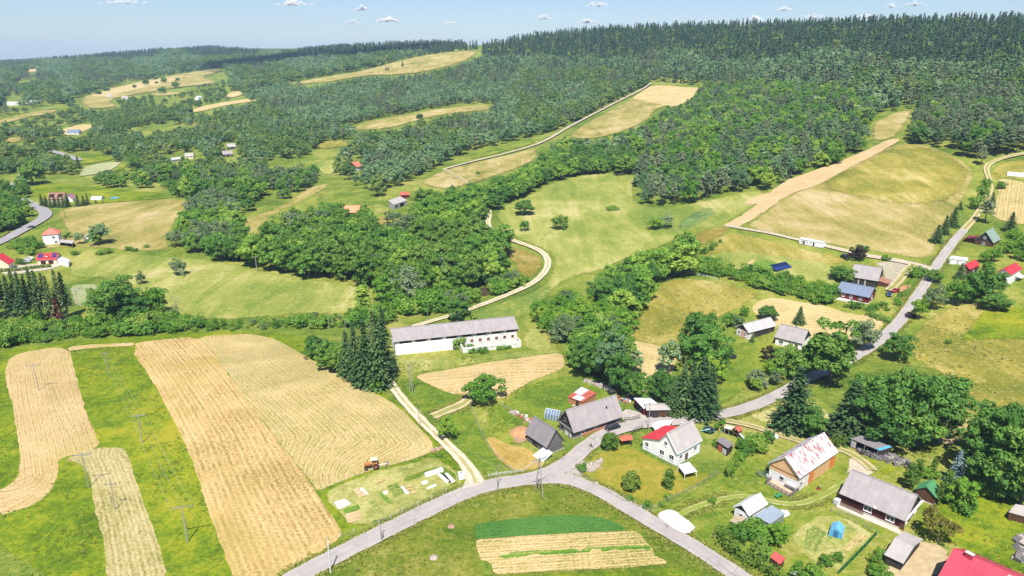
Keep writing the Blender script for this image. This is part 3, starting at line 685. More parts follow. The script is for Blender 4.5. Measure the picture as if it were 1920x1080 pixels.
drape('hill_field', [(112,246),(130,238),(172,232),(176,240),(150,250),(130,262)], R_CREAM, 3, rowl=[(112,246),(172,232)])
drape('hill_field', [(48,132),(60,130),(74,131),(70,136),(52,137)], R_CREAM, 3, rowl=[(48,132),(72,131)])
drape('hill_field', [(316,104),(340,104),(338,107),(318,107)], R_CREAM, 3, rowl=[(316,104),(340,104)])
drape('hill_field', [(270,178),(330,172),(345,176),(300,182)], G_STRAWY, 3)
drape('hill_field', [(0,262),(30,256),(50,262),(20,272)], G_STRAWY, 3)
# left valley
drape('valley_meadow', [(120,510),(130,498),(200,488),(330,482),(400,486),(480,505),(560,522),(640,528),(700,545),(712,565),(688,585),(640,592),(560,590),(440,602),(372,600),(310,598),(300,570),(200,520)], G_MEAD, 2)
drape('valley_meadow', [(120,500),(180,478),(260,476),(330,482),(440,492),(440,505),(330,515),(260,520),(190,522),(128,525)], G_LUSH and G_MEAD, 3, keep=False)
drape('hay_meadow', [(95,398),(150,386),(230,378),(340,371),(368,380),(345,402),(328,430),(320,450),(328,470),(250,474),(200,468),(130,465),(60,470),(120,440),(110,415)], G_STRAWY, 2)
drape('valley_meadow', [(40,362),(70,343),(130,345),(210,352),(300,362),(350,372),(230,380),(140,388),(80,380)], G_LUSH, 3)
drape('pale_crop', [(128,538),(150,533),(190,533),(185,555),(175,575),(140,578),(132,560)], G_BLUE and grass('pale_sown_field', [(0, (.22,.25,.11)), (.5, (.31,.33,.16)), (1, (.40,.40,.22))]), 3)
drape('pale_crop', [(145,318),(180,308),(225,303),(232,306),(210,322),(160,332),(146,335)], G_BLUE and bpy.data.materials['pale_sown_field'], 3)
drape('green_crop_plot', [(226,305),(246,303),(236,318),(216,328),(206,324)], G_GREEN, 3)
drape('valley_meadow', [(140,298),(160,290),(200,290),(230,298),(180,306),(150,314)], G_LUSH, 3)
drape('valley_meadow', [(440,420),(470,405),(520,388),(555,365),(575,352),(608,345),(600,335),(615,330),(622,350),(600,362),(560,385),(520,400),(490,430),(500,455),(470,440),(446,436)], G_STRAWY, 2)
drape('valley_meadow', [(585,310),(610,302),(634,300),(636,318),(618,332),(600,325)], G_GREEN and G_MEAD, 3)
drape('clearing', [(700,412),(720,404),(765,410),(760,425),(730,428),(704,420)], G_ORANGE, 3)
drape('clearing', [(700,385),(715,382),(735,395),(720,402),(702,398)], G_MEAD, 3)
drape('house_plot', [(0,500),(60,495),(130,490),(110,505),(40,515),(0,520)], plain('house_yard', (.48,.42,.32), .95, .2), 3, keep=False)
drape('stubble_field', [(1870,338),(1885,335),(1940,345),(1940,430),(1900,420),(1860,410),(1862,385),(1872,360)], R_PALE, 3, rowl=[(1870,338),(1855,410)])
drape('meadow', [(1850,338),(1862,312),(1900,298),(1940,300),(1940,345),(1885,335),(1868,340)], G_DRY, 2)

# --- roads and tracks
ribbon('village_road', [(540,1092),(590,1064),(640,1039),(700,1008),(770,974),(830,944),(880,922),(930,908),(990,901),(1040,886),(1075,862),(1100,838),(1130,818),(1160,806),(1200,796),(1280,790),(1340,782),(1400,768),(1450,747),(1480,731),(1510,713),(1560,692),(1608,668),(1648,642),(1680,612),(1702,585),(1716,562),(1734,535),(1746,515),(1764,488),(1785,458),(1808,432)], [4.9,4.8,4.5,4.2,4.0], M_ASPH)
ribbon('village_road', [(985,902),(1050,897),(1092,908),(1135,928),(1180,955),(1230,985),(1290,1020),(1340,1051),(1400,1092)], 4.3, M_ASPH)
drape('village_road', [(1010,892),(1050,880),(1078,860),(1084,868),(1080,880),(1105,908),(1090,912),(1050,908),(1000,910)], M_ASPH, 5.3, smooth=2, rough=.1, keep=False, soft=0)
ribbon('gravel_track', [(893,908),(884,888),(868,866),(845,842),(812,812),(782,782),(752,748),(728,715),(712,695)], [4.6,3.4,3.0,3.0,3.0,3.0], M_GRAV, 5.6)
drape('gravel_mouth', [(870,905),(880,880),(890,876),(898,892),(912,905),(905,914),(880,920),(860,922)], plain('mouth_gravel', (.47,.41,.34), .95, .12), 5.8, smooth=2, rough=.15, keep=False)
ribbon('gravel_track', [(775,614),(800,606),(840,595),(885,580),(935,561),(985,541),(1012,523),(1027,505),(1028,486),(1012,470),(975,457),(940,445),(919,432),(913,420),(918,408),(916,396)], 3.6, M_GRAV, 5)
ribbon('gravel_track', [(832,319),(870,308),(940,292),(1015,271),(1060,243),(1110,217),(1160,191),(1204,170),(1220,158)], 4.2, plain('pale_track', (.44,.38,.27), .95, .12), 5)
ribbon('field_track', [(832,319),(850,328),(880,347)], 5.0, M_DIRT, 5, soft=.8)
ribbon('farm_drive', [(1748,508),(1725,500),(1700,494),(1675,489),(1640,484),(1612,478),(1560,466),(1500,452),(1440,438),(1400,432),(1360,424)], [5,5,4,3.4,3,3,3], plain('drive_gravel', (.47,.39,.28), .95, .15), 5)
ribbon('farm_drive', [(1715,497),(1702,505),(1692,520),(1680,535),(1664,548)], 4.2, M_DIRT, 5.3, soft=.6)
ribbon('hill_track', [(1808,432),(1830,408),(1842,385),(1856,365),(1858,345),(1849,325),(1848,314),(1862,304),(1895,294),(1930,288)], [4,3.2,3,3,3.5,4], M_DIRT, 5)
ribbon('back_track', [(1352,788),(1385,795),(1420,803),(1470,820),(1510,832),(1545,838),(1590,848),(1625,872),(1640,888)], 3.2, M_DIRT, 5, soft=.7)
ribbon('valley_road', [(-40,472),(0,456),(30,440),(58,425),(80,413),(88,404),(82,395),(60,386),(40,375)], 7.5, M_ASPH2, 5)
ribbon('valley_road', [(15,355),(35,343),(48,334),(40,322)], 7.5, M_ASPH2, 5)
ribbon('valley_road', [(96,285),(115,290),(135,297),(150,303)], 7.5, M_ASPH2, 5)
drape('roadside_shoulder', [(1602,672),(1650,636),(1690,590),(1712,555),(1722,540),(1718,552),(1697,592),(1656,640),(1610,674)], M_SHOULD, 6, smooth=1, rough=.15, keep=False)
drape('white_gravel_spread', [(1226,967),(1240,960),(1256,957),(1270,962),(1278,970),(1292,980),(1305,992),(1296,1000),(1290,1008),(1268,998),(1250,985)], M_PALEGR, 7, rough=.5, keep=False, smooth=0, soft=.5)
# pond and ditch water
def water_mat(n, c):
    t = NT(n, 0.06, 0.5); t.col(c); t.bump(t.noise(1.5, 3), 0.05, 0.05); return t.done()
drape('pond_water', [(894,545),(905,539),(922,540),(932,545),(920,552),(908,557),(900,553)], water_mat('brown_pond', (.07,.055,.035)), 4, smooth=2)
# ---------------------------------------------------------------- light, sky, air
SUN_EL, SUN_AZ = 60.0, 183.0          # the sun stands behind the camera (bearing from +Y, clockwise)
w = bpy.data.worlds.new("World"); scene.world = w; w.use_nodes = True
nt = w.node_tree; bg = nt.nodes['Background']
sky = nt.nodes.new('ShaderNodeTexSky'); sky.sky_type = 'NISHITA'; sky.sun_disc = False
sky.sun_elevation = R(SUN_EL); sky.sun_rotation = R(SUN_AZ)
sky.altitude = 300; sky.air_density = 1.0; sky.dust_density = 0.35; sky.ozone_density = 1.6
tn = nt.nodes.new('ShaderNodeMix'); tn.data_type = 'RGBA'; tn.blend_type = 'MULTIPLY'; tn.inputs[0].default_value = 1; tn.inputs[7].default_value = (.92, 1.02, 1.25, 1)
nt.links.new(sky.outputs[0], tn.inputs[6]); nt.links.new(tn.outputs[2], bg.inputs['Color']); bg.inputs['Strength'].default_value = 0.062
sun = bpy.data.lights.new('sun', 'SUN'); sun.energy = 4.7; sun.angle = R(0.5); sun.color = (1, .955, .885)
so = bpy.data.objects.new('sun', sun); link(so)
sd = Vector((math.sin(R(SUN_AZ))*math.cos(R(SUN_EL)), math.cos(R(SUN_AZ))*math.cos(R(SUN_EL)), math.sin(R(SUN_EL))))
so.rotation_euler = sd.to_track_quat('Z', 'Y').to_euler()
so.location = (0, -50, 200)
scene.view_settings.view_transform = 'Standard'; scene.view_settings.look = 'None'
scene.view_settings.exposure = 0.71; scene.view_settings.gamma = 1
scene.cycles.max_bounces = 6; scene.cycles.diffuse_bounces = 3; scene.cycles.transmission_bounces = 3
scene.cycles.transparent_max_bounces = 32; scene.cycles.volume_bounces = 0
scene.cycles.use_denoising = True
scene.cycles.sample_clamp_indirect = 4

hz = MB()
M_HAZE = bpy.data.materials.new('thin_haze'); M_HAZE.use_nodes = True
_t = M_HAZE.node_tree; _t.nodes.remove(_t.nodes['Principled BSDF'])
_v = _t.nodes.new('ShaderNodeVolumePrincipled'); _v.inputs['Density'].default_value = 0.00007; _v.inputs['Color'].default_value = (.50, .74, 1, 1); _v.inputs['Anisotropy'].default_value = -0.25
_t.links.new(_v.outputs[0], _t.nodes['Material Output'].inputs['Volume'])
hz.box((0, 5600, 90), (19800, 11800, 300), M_HAZE)
ho = hz.build('haze'); tag(ho, kind='stuff')
# ---------------------------------------------------------------- trees
def leaf_mat(name, stops, trans=0.22, tcol=None, amt=(0.66, 0.5)):
    t = NT(name, 0.65, 0.25)
    rnd = t.N('ShaderNodeObjectInfo').outputs['Random']; ti = t.attr('tint')
    f = t.math('ADD', t.math('MULTIPLY', rnd, amt[0]), t.math('MULTIPLY', ti, amt[1]))
    k = t.ramp(f, stops); t.col(k)
    tr = t.N('ShaderNodeBsdfTranslucent'); t.L(t.mix(0.5, k, tcol or (.22, .30, .02)), tr.inputs[0])
    mx = t.N('ShaderNodeMixShader'); mx.inputs[0].default_value = trans
    t.L(t.p.outputs[0], mx.inputs[1]); t.L(tr.outputs[0], mx.inputs[2]); t.L(mx.outputs[0], t.out.inputs[0])
    return t.done()
L_BROAD = leaf_mat('broadleaf_leaves', [(0, (0.044,0.133,0.022)), (.3, (0.084,0.213,0.030)), (.6, (0.144,0.302,0.036)), (.85, (0.253,0.423,0.046)), (1, (0.385,0.484,0.073))])
L_DARK = leaf_mat('dark_leaves', [(0, (0.044,0.124,0.023)), (.4, (0.076,0.193,0.030)), (.75, (0.131,0.266,0.036)), (1, (0.219,0.345,0.050))])
L_LIGHT = leaf_mat('fresh_leaves', [(0, (0.067,0.189,0.018)), (.4, (0.111,0.264,0.021)), (.75, (0.178,0.333,0.026)), (1, (0.297,0.409,0.045))])
L_LIND = leaf_mat('blossoming_leaves', [(0, (0.046,0.139,0.017)), (.35, (0.092,0.210,0.023)), (.7, (0.166,0.285,0.042)), (1, (0.277,0.385,0.094))], amt=(.4, .6))
L_WILL = leaf_mat('silvery_leaves', [(0, (0.065,0.127,0.041)), (.4, (0.129,0.204,0.077)), (.75, (0.222,0.293,0.140)), (1, (0.386,0.459,0.281))], amt=(.45, .55))
L_BIRCH = leaf_mat('grey_green_leaves', [(0, (0.076,0.172,0.069)), (.4, (0.129,0.239,0.093)), (.75, (0.205,0.320,0.131)), (1, (0.301,0.410,0.196))])
L_SPRUCE = leaf_mat('spruce_needles', [(0, (0.024,0.063,0.020)), (.4, (0.046,0.101,0.031)), (.75, (0.081,0.147,0.041)), (1, (0.176,0.231,0.068))], 0.1)
L_PINE = leaf_mat('pine_needles', [(0, (0.064,0.110,0.054)), (.4, (0.106,0.166,0.076)), (.75, (0.169,0.221,0.107)), (1, (0.253,0.276,0.148))], 0.12)
L_BUSH = leaf_mat('bush_leaves', [(0, (0.044,0.131,0.015)), (.35, (0.088,0.216,0.020)), (.7, (0.147,0.300,0.028)), (1, (0.279,0.370,0.063))])
L_FBROAD = leaf_mat('far_broadleaf_leaves', [(0, (0.042,0.112,0.025)), (.3, (0.078,0.168,0.036)), (.6, (0.126,0.224,0.047)), (.85, (0.204,0.286,0.060)), (1, (0.288,0.336,0.085))], .18)  # bluer than the near leaves: distance haze put into the colour
L_FSPRUCE = leaf_mat('far_spruce_needles', [(0, (0.023,0.065,0.036)), (.4, (0.046,0.103,0.057)), (.75, (0.076,0.146,0.076)), (1, (0.127,0.202,0.095))], .1)  # blue raised over the near spruce, painting in the haze of distance
L_COPPER = leaf_mat('copper_leaves', [(0, (.018,.012,.012)), (.5, (.04,.022,.02)), (1, (.07,.045,.03))], .15, (.08,.03,.02))
L_BLUESP = leaf_mat('blue_spruce_needles', [(0, (.10,.15,.16)), (.5, (.17,.24,.25)), (1, (.28,.36,.36))], .08, (.2,.3,.3))
L_BRONZE = leaf_mat('bronze_leaves', [(0, (.07,.085,.015)), (.5, (.15,.145,.025)), (1, (.27,.20,.05))])
L_THUJA = leaf_mat('thuja_scales', [(0, (0.046,0.111,0.013)), (.5, (0.085,0.169,0.017)), (1, (0.182,0.247,0.033))], .12)
L_DEADC = leaf_mat('dead_brown_needles', [(0, (.10,.028,.014)), (.5, (.17,.055,.028)), (1, (.24,.10,.05))], .05, (.2,.08,.04))
BARK = plain('grey_brown_bark', (.13,.105,.085), .95, .25, 2, bump=.5)
BARKP = plain('pale_bark', (.30,.26,.22), .95, .25, 2, bump=.5)

def cards(C, Nn, size, asp=(0.6, 1.0)):
    """leaf clumps: one small tilted face per centre"""
    n = len(C); Nn = Nn/np.linalg.norm(Nn, axis=1)[:, None]
    t = rng.normal(size=(n, 3)); t -= (t*Nn).sum(1)[:, None]*Nn; t /= np.linalg.norm(t, axis=1)[:, None]
    b = np.cross(Nn, t); s = (size*rng.uniform(.6, 1.3, n))[:, None]/2; a = rng.uniform(*asp, n)[:, None]
    k = rng.uniform(-.25, .25, (n, 1))*s
    return np.stack([C-t*s-b*s*a+Nn*k, C+t*s-b*s*a*.7-Nn*k, C+t*s*.8+b*s*a+Nn*k, C-t*s*.7+b*s*a*.8-Nn*k], 1)
def dirs(n):
    d = rng.normal(size=(n, 3)); return d/np.linalg.norm(d, axis=1)[:, None]
def puffs(centers, rad, per, leaf, up=0.35, jit=0.36, low=-0.45):
    Qs = []; T = []
    for c, r in zip(centers, rad):
        d = dirs(int(per*1.5)); d = d[d[:, 2] > low][:per]
        P = c+d*r*rng.uniform(.72, 1.06, (len(d), 1))*np.array([1, 1, .82])
        Nn = d*.75+np.array([0, 0, up])+rng.normal(size=d.shape)*jit
        Qs.append(cards(P, Nn, leaf)); T.append(np.clip(rng.uniform(0, 1)*.55+rng.uniform(0, .45, len(d)), 0, 1))
    return np.concatenate(Qs), np.concatenate(T)
def crown_broad(h, r, npuff, per, leaf, seed, base=.2, wild=.28, flat=.80, pr=(.17, .31)):
    n = int(npuff); d = dirs(n*2); d = d[d[:, 2] > -.62][:n]
    rad = np.array([1+wild*1.6*mnoise.noise((v[0]*1.6+seed*7.3, v[1]*1.6, v[2]*1.6)) for v in d])
    sh = np.where(rng.random(len(d)) < .78, rng.uniform(.72, .92, len(d)), rng.uniform(.15, .6, len(d)))
    hz = h*(1-base)/2; c0 = np.array([0, 0, h*base+hz*.96])
    C = c0+d*(rad*sh)[:, None]*np.array([r, r, hz*.92])
    return puffs(C, r*rng.uniform(*pr, len(C)), per, leaf)
def crown_column(h, r, npuff, per, leaf, seed):
    z = rng.uniform(.08, .97, npuff); a = rng.uniform(0, 2*math.pi, npuff)
    rr = r*np.sin(np.clip(z, .05, 1)**.75*math.pi*.98)**.6*rng.uniform(.45, .8, npuff)
    C = np.stack([np.cos(a)*rr, np.sin(a)*rr, z*h], 1)
    return puffs(C, r*rng.uniform(.35, .5, npuff), per, leaf)
def crown_spruce(h, r, layers, leaf, seed, start=.06, dens=1.0, ragged=.25):
    Q = []; T = []
    for i in range(layers):
        z = h*(start+(1-start)*(i+rng.uniform(-.3, .3))/layers); f = 1-z/h
        Lb = r*max(.05, f)**.78*rng.uniform(1-ragged, 1.08); nb = max(4, int((5+6*f)*dens)); a0 = rng.uniform(0, 7)
        for j in range(nb):
            a = a0+2*math.pi*j/nb+rng.uniform(-.25, .25); L = Lb*rng.uniform(.72, 1.12)
            k = max(2, int(L/leaf*1.5)); t = (np.arange(k)+.6)/k
            px = np.cos(a)*L*t; py = np.sin(a)*L*t; pz = z-L*.42*t**1.3+L*.10*t**3
            P = np.stack([px, py, pz], 1)+rng.normal(size=(k, 3))*leaf*.12
            Nn = np.stack([np.cos(a)*np.full(k, .35), np.sin(a)*np.full(k, .35), np.ones(k)], 1)+rng.normal(size=(k, 3))*.35
            Q.append(cards(P, Nn, leaf*(1.15-.4*t), (.7, 1.1))); T.append(np.clip(t*.5+rng.uniform(0, .5), 0, 1))
    top = np.stack([np.zeros(3), np.zeros(3), h*np.array([.96, .985, 1.0])], 1)
    Q.append(cards(top, rng.normal(size=(3, 3)), leaf*.55)); T.append(np.full(3, .7))
    return np.concatenate(Q), np.concatenate(T)
def crown_pine(h, r, npuff, per, leaf, seed, base=.42):
    z = rng.uniform(base, .97, npuff); f = np.clip(1.05-((z-base)/(1-base))**1.6, .12, 1); a = rng.uniform(0, 7, npuff)
    rr = r*f*rng.uniform(.2, .9, npuff)
    C = np.stack([np.cos(a)*rr, np.sin(a)*rr, z*h], 1)
    return puffs(C, r*rng.uniform(.2, .36, npuff), per, leaf, up=.6, low=-.2)
def trunk_mb(h, r0, limbs, seed, spread, mat, base=.2):
    m = MB(); rs = random.Random(seed)
    top = Vector((rs.uniform(-.03, .03)*h, rs.uniform(-.03, .03)*h, h*.62))
    mid = Vector((top.x*.4, top.y*.4, h*max(base, .15)))
    m.tube((0, 0, -.6), mid, r0*1.25, r0*.85, mat, 8); m.tube(mid, top, r0*.85, r0*.3, mat, 7)
    for i in range(limbs):
        a = 2*math.pi*i/limbs+rs.uniform(-.4, .4); s = mid.lerp(top, rs.uniform(.1, .8))
        e = s+Vector((math.cos(a)*spread*rs.uniform(.5, .8), math.sin(a)*spread*rs.uniform(.5, .8), h*rs.uniform(.1, .24)))
        m.tube(s, e, r0*.42, r0*.12, mat, 6)
    return m
def spruce_trunk(h, r0, mat):
    m = MB(); m.tube((0, 0, -.6), (0, 0, h*.5), r0*1.15, r0*.6, mat, 8); m.tube((0, 0, h*.5), (0, 0, h*.97), r0*.6, r0*.08, mat, 6); return m

PROTO = {}     # species -> list of dicts(h, r, crown, trunk, both)
def proto(sp, h, r, qt, leaf, tr, bark):
    Q, T = qt
    cm = quads_mesh(sp+'_crown', Q, [leaf]); fattr(cm, 'tint', np.repeat(T, 4))
    tm = bpy.data.meshes.new(sp+'_trunk'); tm.from_pydata(tr.v, [], tr.f); tm.materials.append(bark); tm.update()
    nv = len(tr.v); V = np.vstack([np.array(tr.v), Q.reshape(-1, 3)]); fn = [len(f) for f in tr.f]
    lo = np.concatenate([np.concatenate([np.array(f) for f in tr.f]), np.arange(len(Q)*4)+nv])
    fnn = np.concatenate([fn, np.full(len(Q), 4)])
    bm_ = np_mesh(sp, V, fnn, lo, [bark, leaf], np.concatenate([np.zeros(len(fn)), np.ones(len(Q))]))
    fattr(bm_, 'tint', np.concatenate([np.zeros(nv), np.repeat(T, 4)]))
    PROTO.setdefault(sp, []).append(dict(h=h, r=r, crown=cm, trunk=tm, both=bm_, srcobj=None))
def make_protos():
    def tk(h, r0, n, s, sp, m, b=.2): return trunk_mb(h, r0, n, s, sp, m, b)
    for i in range(5):
        proto('broad', 15, 5.6, crown_broad(15, 5.6, 74, 72, .62, i, .03, 0.43), L_BROAD, tk(15, .32, 6, i, 4, BARK), BARK)
    for i in range(4):
        proto('dark', 17, 6.2, crown_broad(17, 6.2, 84, 76, .62, 20+i, .0, 0.39), L_DARK, tk(17, .38, 6, i+9, 4.4, BARK), BARK)
    for i in range(3):
        proto('light', 10, 4.4, crown_broad(10, 4.4, 54, 64, .5, 40+i, .04, 0.43), L_LIGHT, tk(10, .22, 5, i+19, 3, BARK), BARK)
    for i in range(3):
        proto('linden', 16, 5.4, crown_broad(16, 5.4, 84, 72, .56, 50+i, .02, .46, pr=(.17, .28)), L_LIND, tk(16, .36, 6, i+29, 4, BARK), BARK)
    for i in range(3):
        proto('willow', 11, 5.0, crown_broad(11, 5.0, 62, 66, .5, 60+i, .02, 0.45), L_WILL, tk(11, .3, 6, i+39, 3.5, BARKP), BARKP)
    for i in range(3):
        proto('birch', 15, 3.6, crown_broad(15, 3.6, 56, 52, .52, 70+i, .12, .22), L_BIRCH, tk(15, .2, 5, i+49, 2.4, BARKP), BARKP)
    for i in range(4):
        proto('spruce', 22, 4.3, crown_spruce(22, 5.6, 38, .85, i, .03, 1.25), L_SPRUCE, spruce_trunk(22, .3, BARK), BARK)
    for i in range(2):
        proto('barespruce', 21, 3.4, crown_spruce(21, 4.8, 28, .85, i, .30, 1.1, .35), L_SPRUCE, spruce_trunk(21, .26, BARKP), BARKP)
    for i in range(3):
        proto('pine', 18, 4.2, crown_pine(18, 4.2, 44, 34, .72, i), L_PINE, spruce_trunk(18, .28, BARK), BARK)
    for i in range(4):
        proto('bush', 4, 2.5, crown_broad(4, 2.5, 24, 44, .42, 80+i, -.05, .34, pr=(.28, .42)), L_BUSH, tk(4, .08, 4, i+59, 1.2, BARK, .05), BARK)
    proto('poplar', 18, 2.7, crown_column(18, 2.7, 60, 40, .6, 1), L_BROAD, tk(18, .3, 4, 3, 1.2, BARK), BARK)
    proto('thuja', 6, 1.1, crown_column(6, 1.05, 40, 40, .24, 2), L_THUJA, tk(6, .1, 2, 4, .3, BARK, .03), BARK)
    proto('copper', 6, 2.6, crown_broad(6, 2.6, 28, 44, .42, 91, .02, .25), L_COPPER, tk(6, .14, 4, 5, 1.6, BARK), BARK)
    proto('bluespruce', 12, 2.9, crown_spruce(12, 3.6, 28, .5, 5, .03, 1.4), L_BLUESP, spruce_trunk(12, .18, BARK), BARK)
    proto('bronze', 8, 3.6, crown_broad(8, 3.6, 34, 40, .46, 95, .22, .34), L_BRONZE, tk(8, .16, 6, 6, 2.4, BARK), BARK)
    proto('deadspruce', 14, 3.0, crown_spruce(14, 3.0, 20, .7, 7, .05), L_DEADC, spruce_trunk(14, .22, BARK), BARK)
    proto('ball', 3, 1.9, crown_broad(3, 1.8, 40, 60, .26, 97, -.12, .05, pr=(.28, .36)), L_THUJA, tk(3, .08, 3, 8, .6, BARK, .03), BARK)
    # far stands: the same crowns with fewer, larger clumps
    for i in range(3):
        proto('far_broad', 15, 5.4, crown_broad(15, 5.4, 34, 34, 1.1, 100+i, .0, .42, pr=(.2, .36)), L_FBROAD, tk(15, .32, 0, i, 4, BARK), BARK)
    for i in range(2):
        proto('far_birch', 15, 4.0, crown_broad(15, 4.0, 26, 26, 1.0, 110+i, .04, .22, pr=(.28, .42)), L_BIRCH, tk(15, .2, 0, i, 4, BARKP), BARKP)
    for i in range(3):
        proto('far_spruce', 22, 4.0, crown_spruce(22, 5.0, 15, 1.8, 120+i, .05, .9), L_FSPRUCE, spruce_trunk(22, .3, BARK), BARK)
    for i in range(2):
        proto('far_pine', 18, 4.2, crown_pine(18, 4.2, 18, 16, 1.4, 130+i, .3), L_PINE, spruce_trunk(18, .28, BARK), BARK)
make_protos()
NAME = dict(broad='broadleaf_tree', dark='broadleaf_tree', light='broadleaf_tree', linden='broadleaf_tree', willow='willow_tree', birch='birch_tree', spruce='spruce_tree', barespruce='spruce_tree',
            pine='pine_tree', bush='shrub', poplar='poplar_tree', thuja='thuja', copper='copper_tree', bluespruce='blue_spruce', bronze='fruit_tree', deadspruce='dead_spruce', ball='clipped_shrub',
            far_broad='broadleaf_tree', far_birch='birch_tree', far_spruce='spruce_tree', far_pine='pine_tree')
KIND = lambda sp: NAME[sp].replace('_', ' ')
def place_tree(sp, P, h, wr, rz, label, group=None, parts=True, var=None, tilt=0.0, name=None, cat=None):
    pr = PROTO[sp][rng.integers(len(PROTO[sp])) if var is None else var]
    s = h/pr['h']; sx = s*wr
    nm = name or NAME[sp]
    if parts:
        o = thing(nm, label, cat or KIND(sp), P, rz, group)
        for k, me in (('trunk', pr['trunk']), ('crown', pr['crown'])):
            c = bpy.data.objects.new(k, me); link(c, o)
    else:
        o = bpy.data.objects.new(nm, pr['both']); link(o); o.location = P; o.rotation_euler = (0, 0, rz)
        tag(o, label, cat or KIND(sp), group)
        if pr['srcobj'] is None: pr['srcobj'] = o
    o.scale = (sx, sx, s); o.rotation_euler.x = tilt
    return o
HEROES = []
def hero(u, v, vt, wpx, sp, label, group=None, cat=None, name=None, tilt=0.0):
    """a tree that stands alone or singles out: foot at (u, v), top at row vt, crown wpx wide"""
    P = g1(u, v); d = float(project([P])[1][0]); dep = math.atan2(CH-P.z, math.hypot(P.x, P.y))
    h = (v-vt)*d/F/math.cos(dep)*0.97; h = max(h, .5)
    pr = PROTO[sp][0]; wr = (wpx*d/F/2)/(pr['r']*h/pr['h'])
    HEROES.append((P.x, P.y))
    return place_tree(sp, P, h, min(max(wr, .45), 2.0), random.uniform(0, 6.28), label, group, True, None, tilt, name, cat)
AVOID = []   # picture outlines of buildings, yards and cars that trees must not cover
for a in [(735,590,985,670),(985,740,1270,850),(1190,785,1320,892),(1425,815,1580,925),(1560,875,1745,1000),(1365,920,1480,1000),(1372,588,1460,642),(1450,604,1512,650),(1560,488,1666,575),
          (1495,443,1550,468),(1446,488,1486,514),(1818,424,1884,462),(1778,478,1818,500),(1800,484,1840,522),(1866,488,1920,538),(74,426,140,463),(155,430,175,458),(0,470,34,512),(64,468,134,500),
          (84,358,160,378),(168,366,222,378),(640,382,684,402),(726,364,776,386),(654,300,684,318),(418,268,446,298),(1886,318,1925,332),(12,180,38,198),(134,238,152,252),(366,176,384,188),(1716,900,1756,948),(1590,810,1680,862),(320,288,342,312)]:
    AVOID.append(np.array([(a[0], a[1]), (a[2], a[1]), (a[2], a[3]), (a[0], a[3])], float))
ROADPX = []
for C, wd in ROADS:
    z = H(C[:, 0], C[:, 1]); ROADPX.append(project(np.column_stack([C, z]))[0])
def blocked(px): 
    b = np.zeros(len(px), bool)
    for f in FIELDS+AVOID: b |= inside(px, f)
    return b
def near_roadpx(px, m):
    b = np.zeros(len(px), bool)
    for r in ROADPX:
        b |= seg_dist(px, r)[0] < m
    return b
CAND = []   # (species, x, y, h, wr, rz, zone)
def wood(poly, spacing, species, hr, zone, test=(0.0, .45, .85), road=True, jitter=.45, wr=(.85, 1.2)):
    px = np.array(poly, float); W = ground(resample(px, 25))[:, :2]
    lo, hi = W.min(0), W.max(0)
    gx, gy = np.meshgrid(np.arange(lo[0], hi[0], spacing), np.arange(lo[1], hi[1], spacing*.87))
    gx = gx+(np.arange(gx.shape[0]) % 2)[:, None]*spacing/2
    P = np.stack([gx.ravel(), gy.ravel()], 1)+rng.uniform(-jitter, jitter, (gx.size, 2))*spacing
    P = P[inside(P, W)]
    if not len(P): return
    z = H(P[:, 0], P[:, 1]); q = project(np.column_stack([P, z]))[0]
    k = (q[:, 0] > -340) & (q[:, 0] < 2280) & (q[:, 1] < 1180); P = P[k]; z = z[k]; q = q[k]; n = len(P)
    if not n: return
    names = [s for s, _ in species(q) ] if callable(species) else None
    if callable(species):
        sp = np.array(names)
    else:
        wts = np.array([b for _, b in species], float); ids = np.array([a for a, _ in species])
        # species stand in loose groups
        g = np.array([mnoise.noise((p[0]/(spacing*6), p[1]/(spacing*6), 3.3)) for p in P])
        r = np.clip((g*.9+.5)*.55+rng.random(n)*.45, 0, .9999)
        sp = ids[np.searchsorted(np.cumsum(wts/wts.sum()), r, side='right').clip(0, len(ids)-1)]
    h = rng.uniform(*hr, n); hs = np.array([1.25 if 'spruce' in s else 1.05 if 'pine' in s else 1.0 for s in sp]); h = h*hs
    bad = np.zeros(n, bool)
    for t in test: 
        pt = project(np.column_stack([P, z+h*t]))[0]; bad |= blocked(pt)
        if road and t > 0: bad |= near_roadpx(pt, 3.0)
    for C, wd in ROADS:
        if road: bad |= seg_dist(P, C)[0] < (wd if not hasattr(wd, '__len__') else max(wd))/2+2.0
    if zone in ('stream', 'belt'):
        gl = np.array([mnoise.noise((p[0]/22, p[1]/22, 4.4)) for p in P]); bad |= gl > (.9 if zone == 'stream' else .22); h = h*np.clip(.95-gl*.9, .5, 1.5)
    if zone in ('valley', 'far hills'):
        gl = np.array([mnoise.noise((p[0]/95, p[1]/70, 6.6)) for p in P]); bad |= (gl > np.where(q[:, 0] < 420, .2, .3)) & (q[:, 1] > (150 if zone == 'far hills' else 0)) & (q[:, 0] < 620)
    if len(HEROES): 
        hp = np.array(HEROES); bad |= (((P[:, None]-hp[None])**2).sum(-1) < (spacing*.5)**2).any(1)
    for i in np.where(~bad)[0]:
        CAND.append((sp[i], P[i, 0], P[i, 1], z[i], h[i], rng.uniform(*wr), rng.uniform(0, 6.28), zone))
def nz(q, s, o): return np.array([mnoise.noise((a/s+o, b/(s*.35)+o*2, o)) for a, b in q])
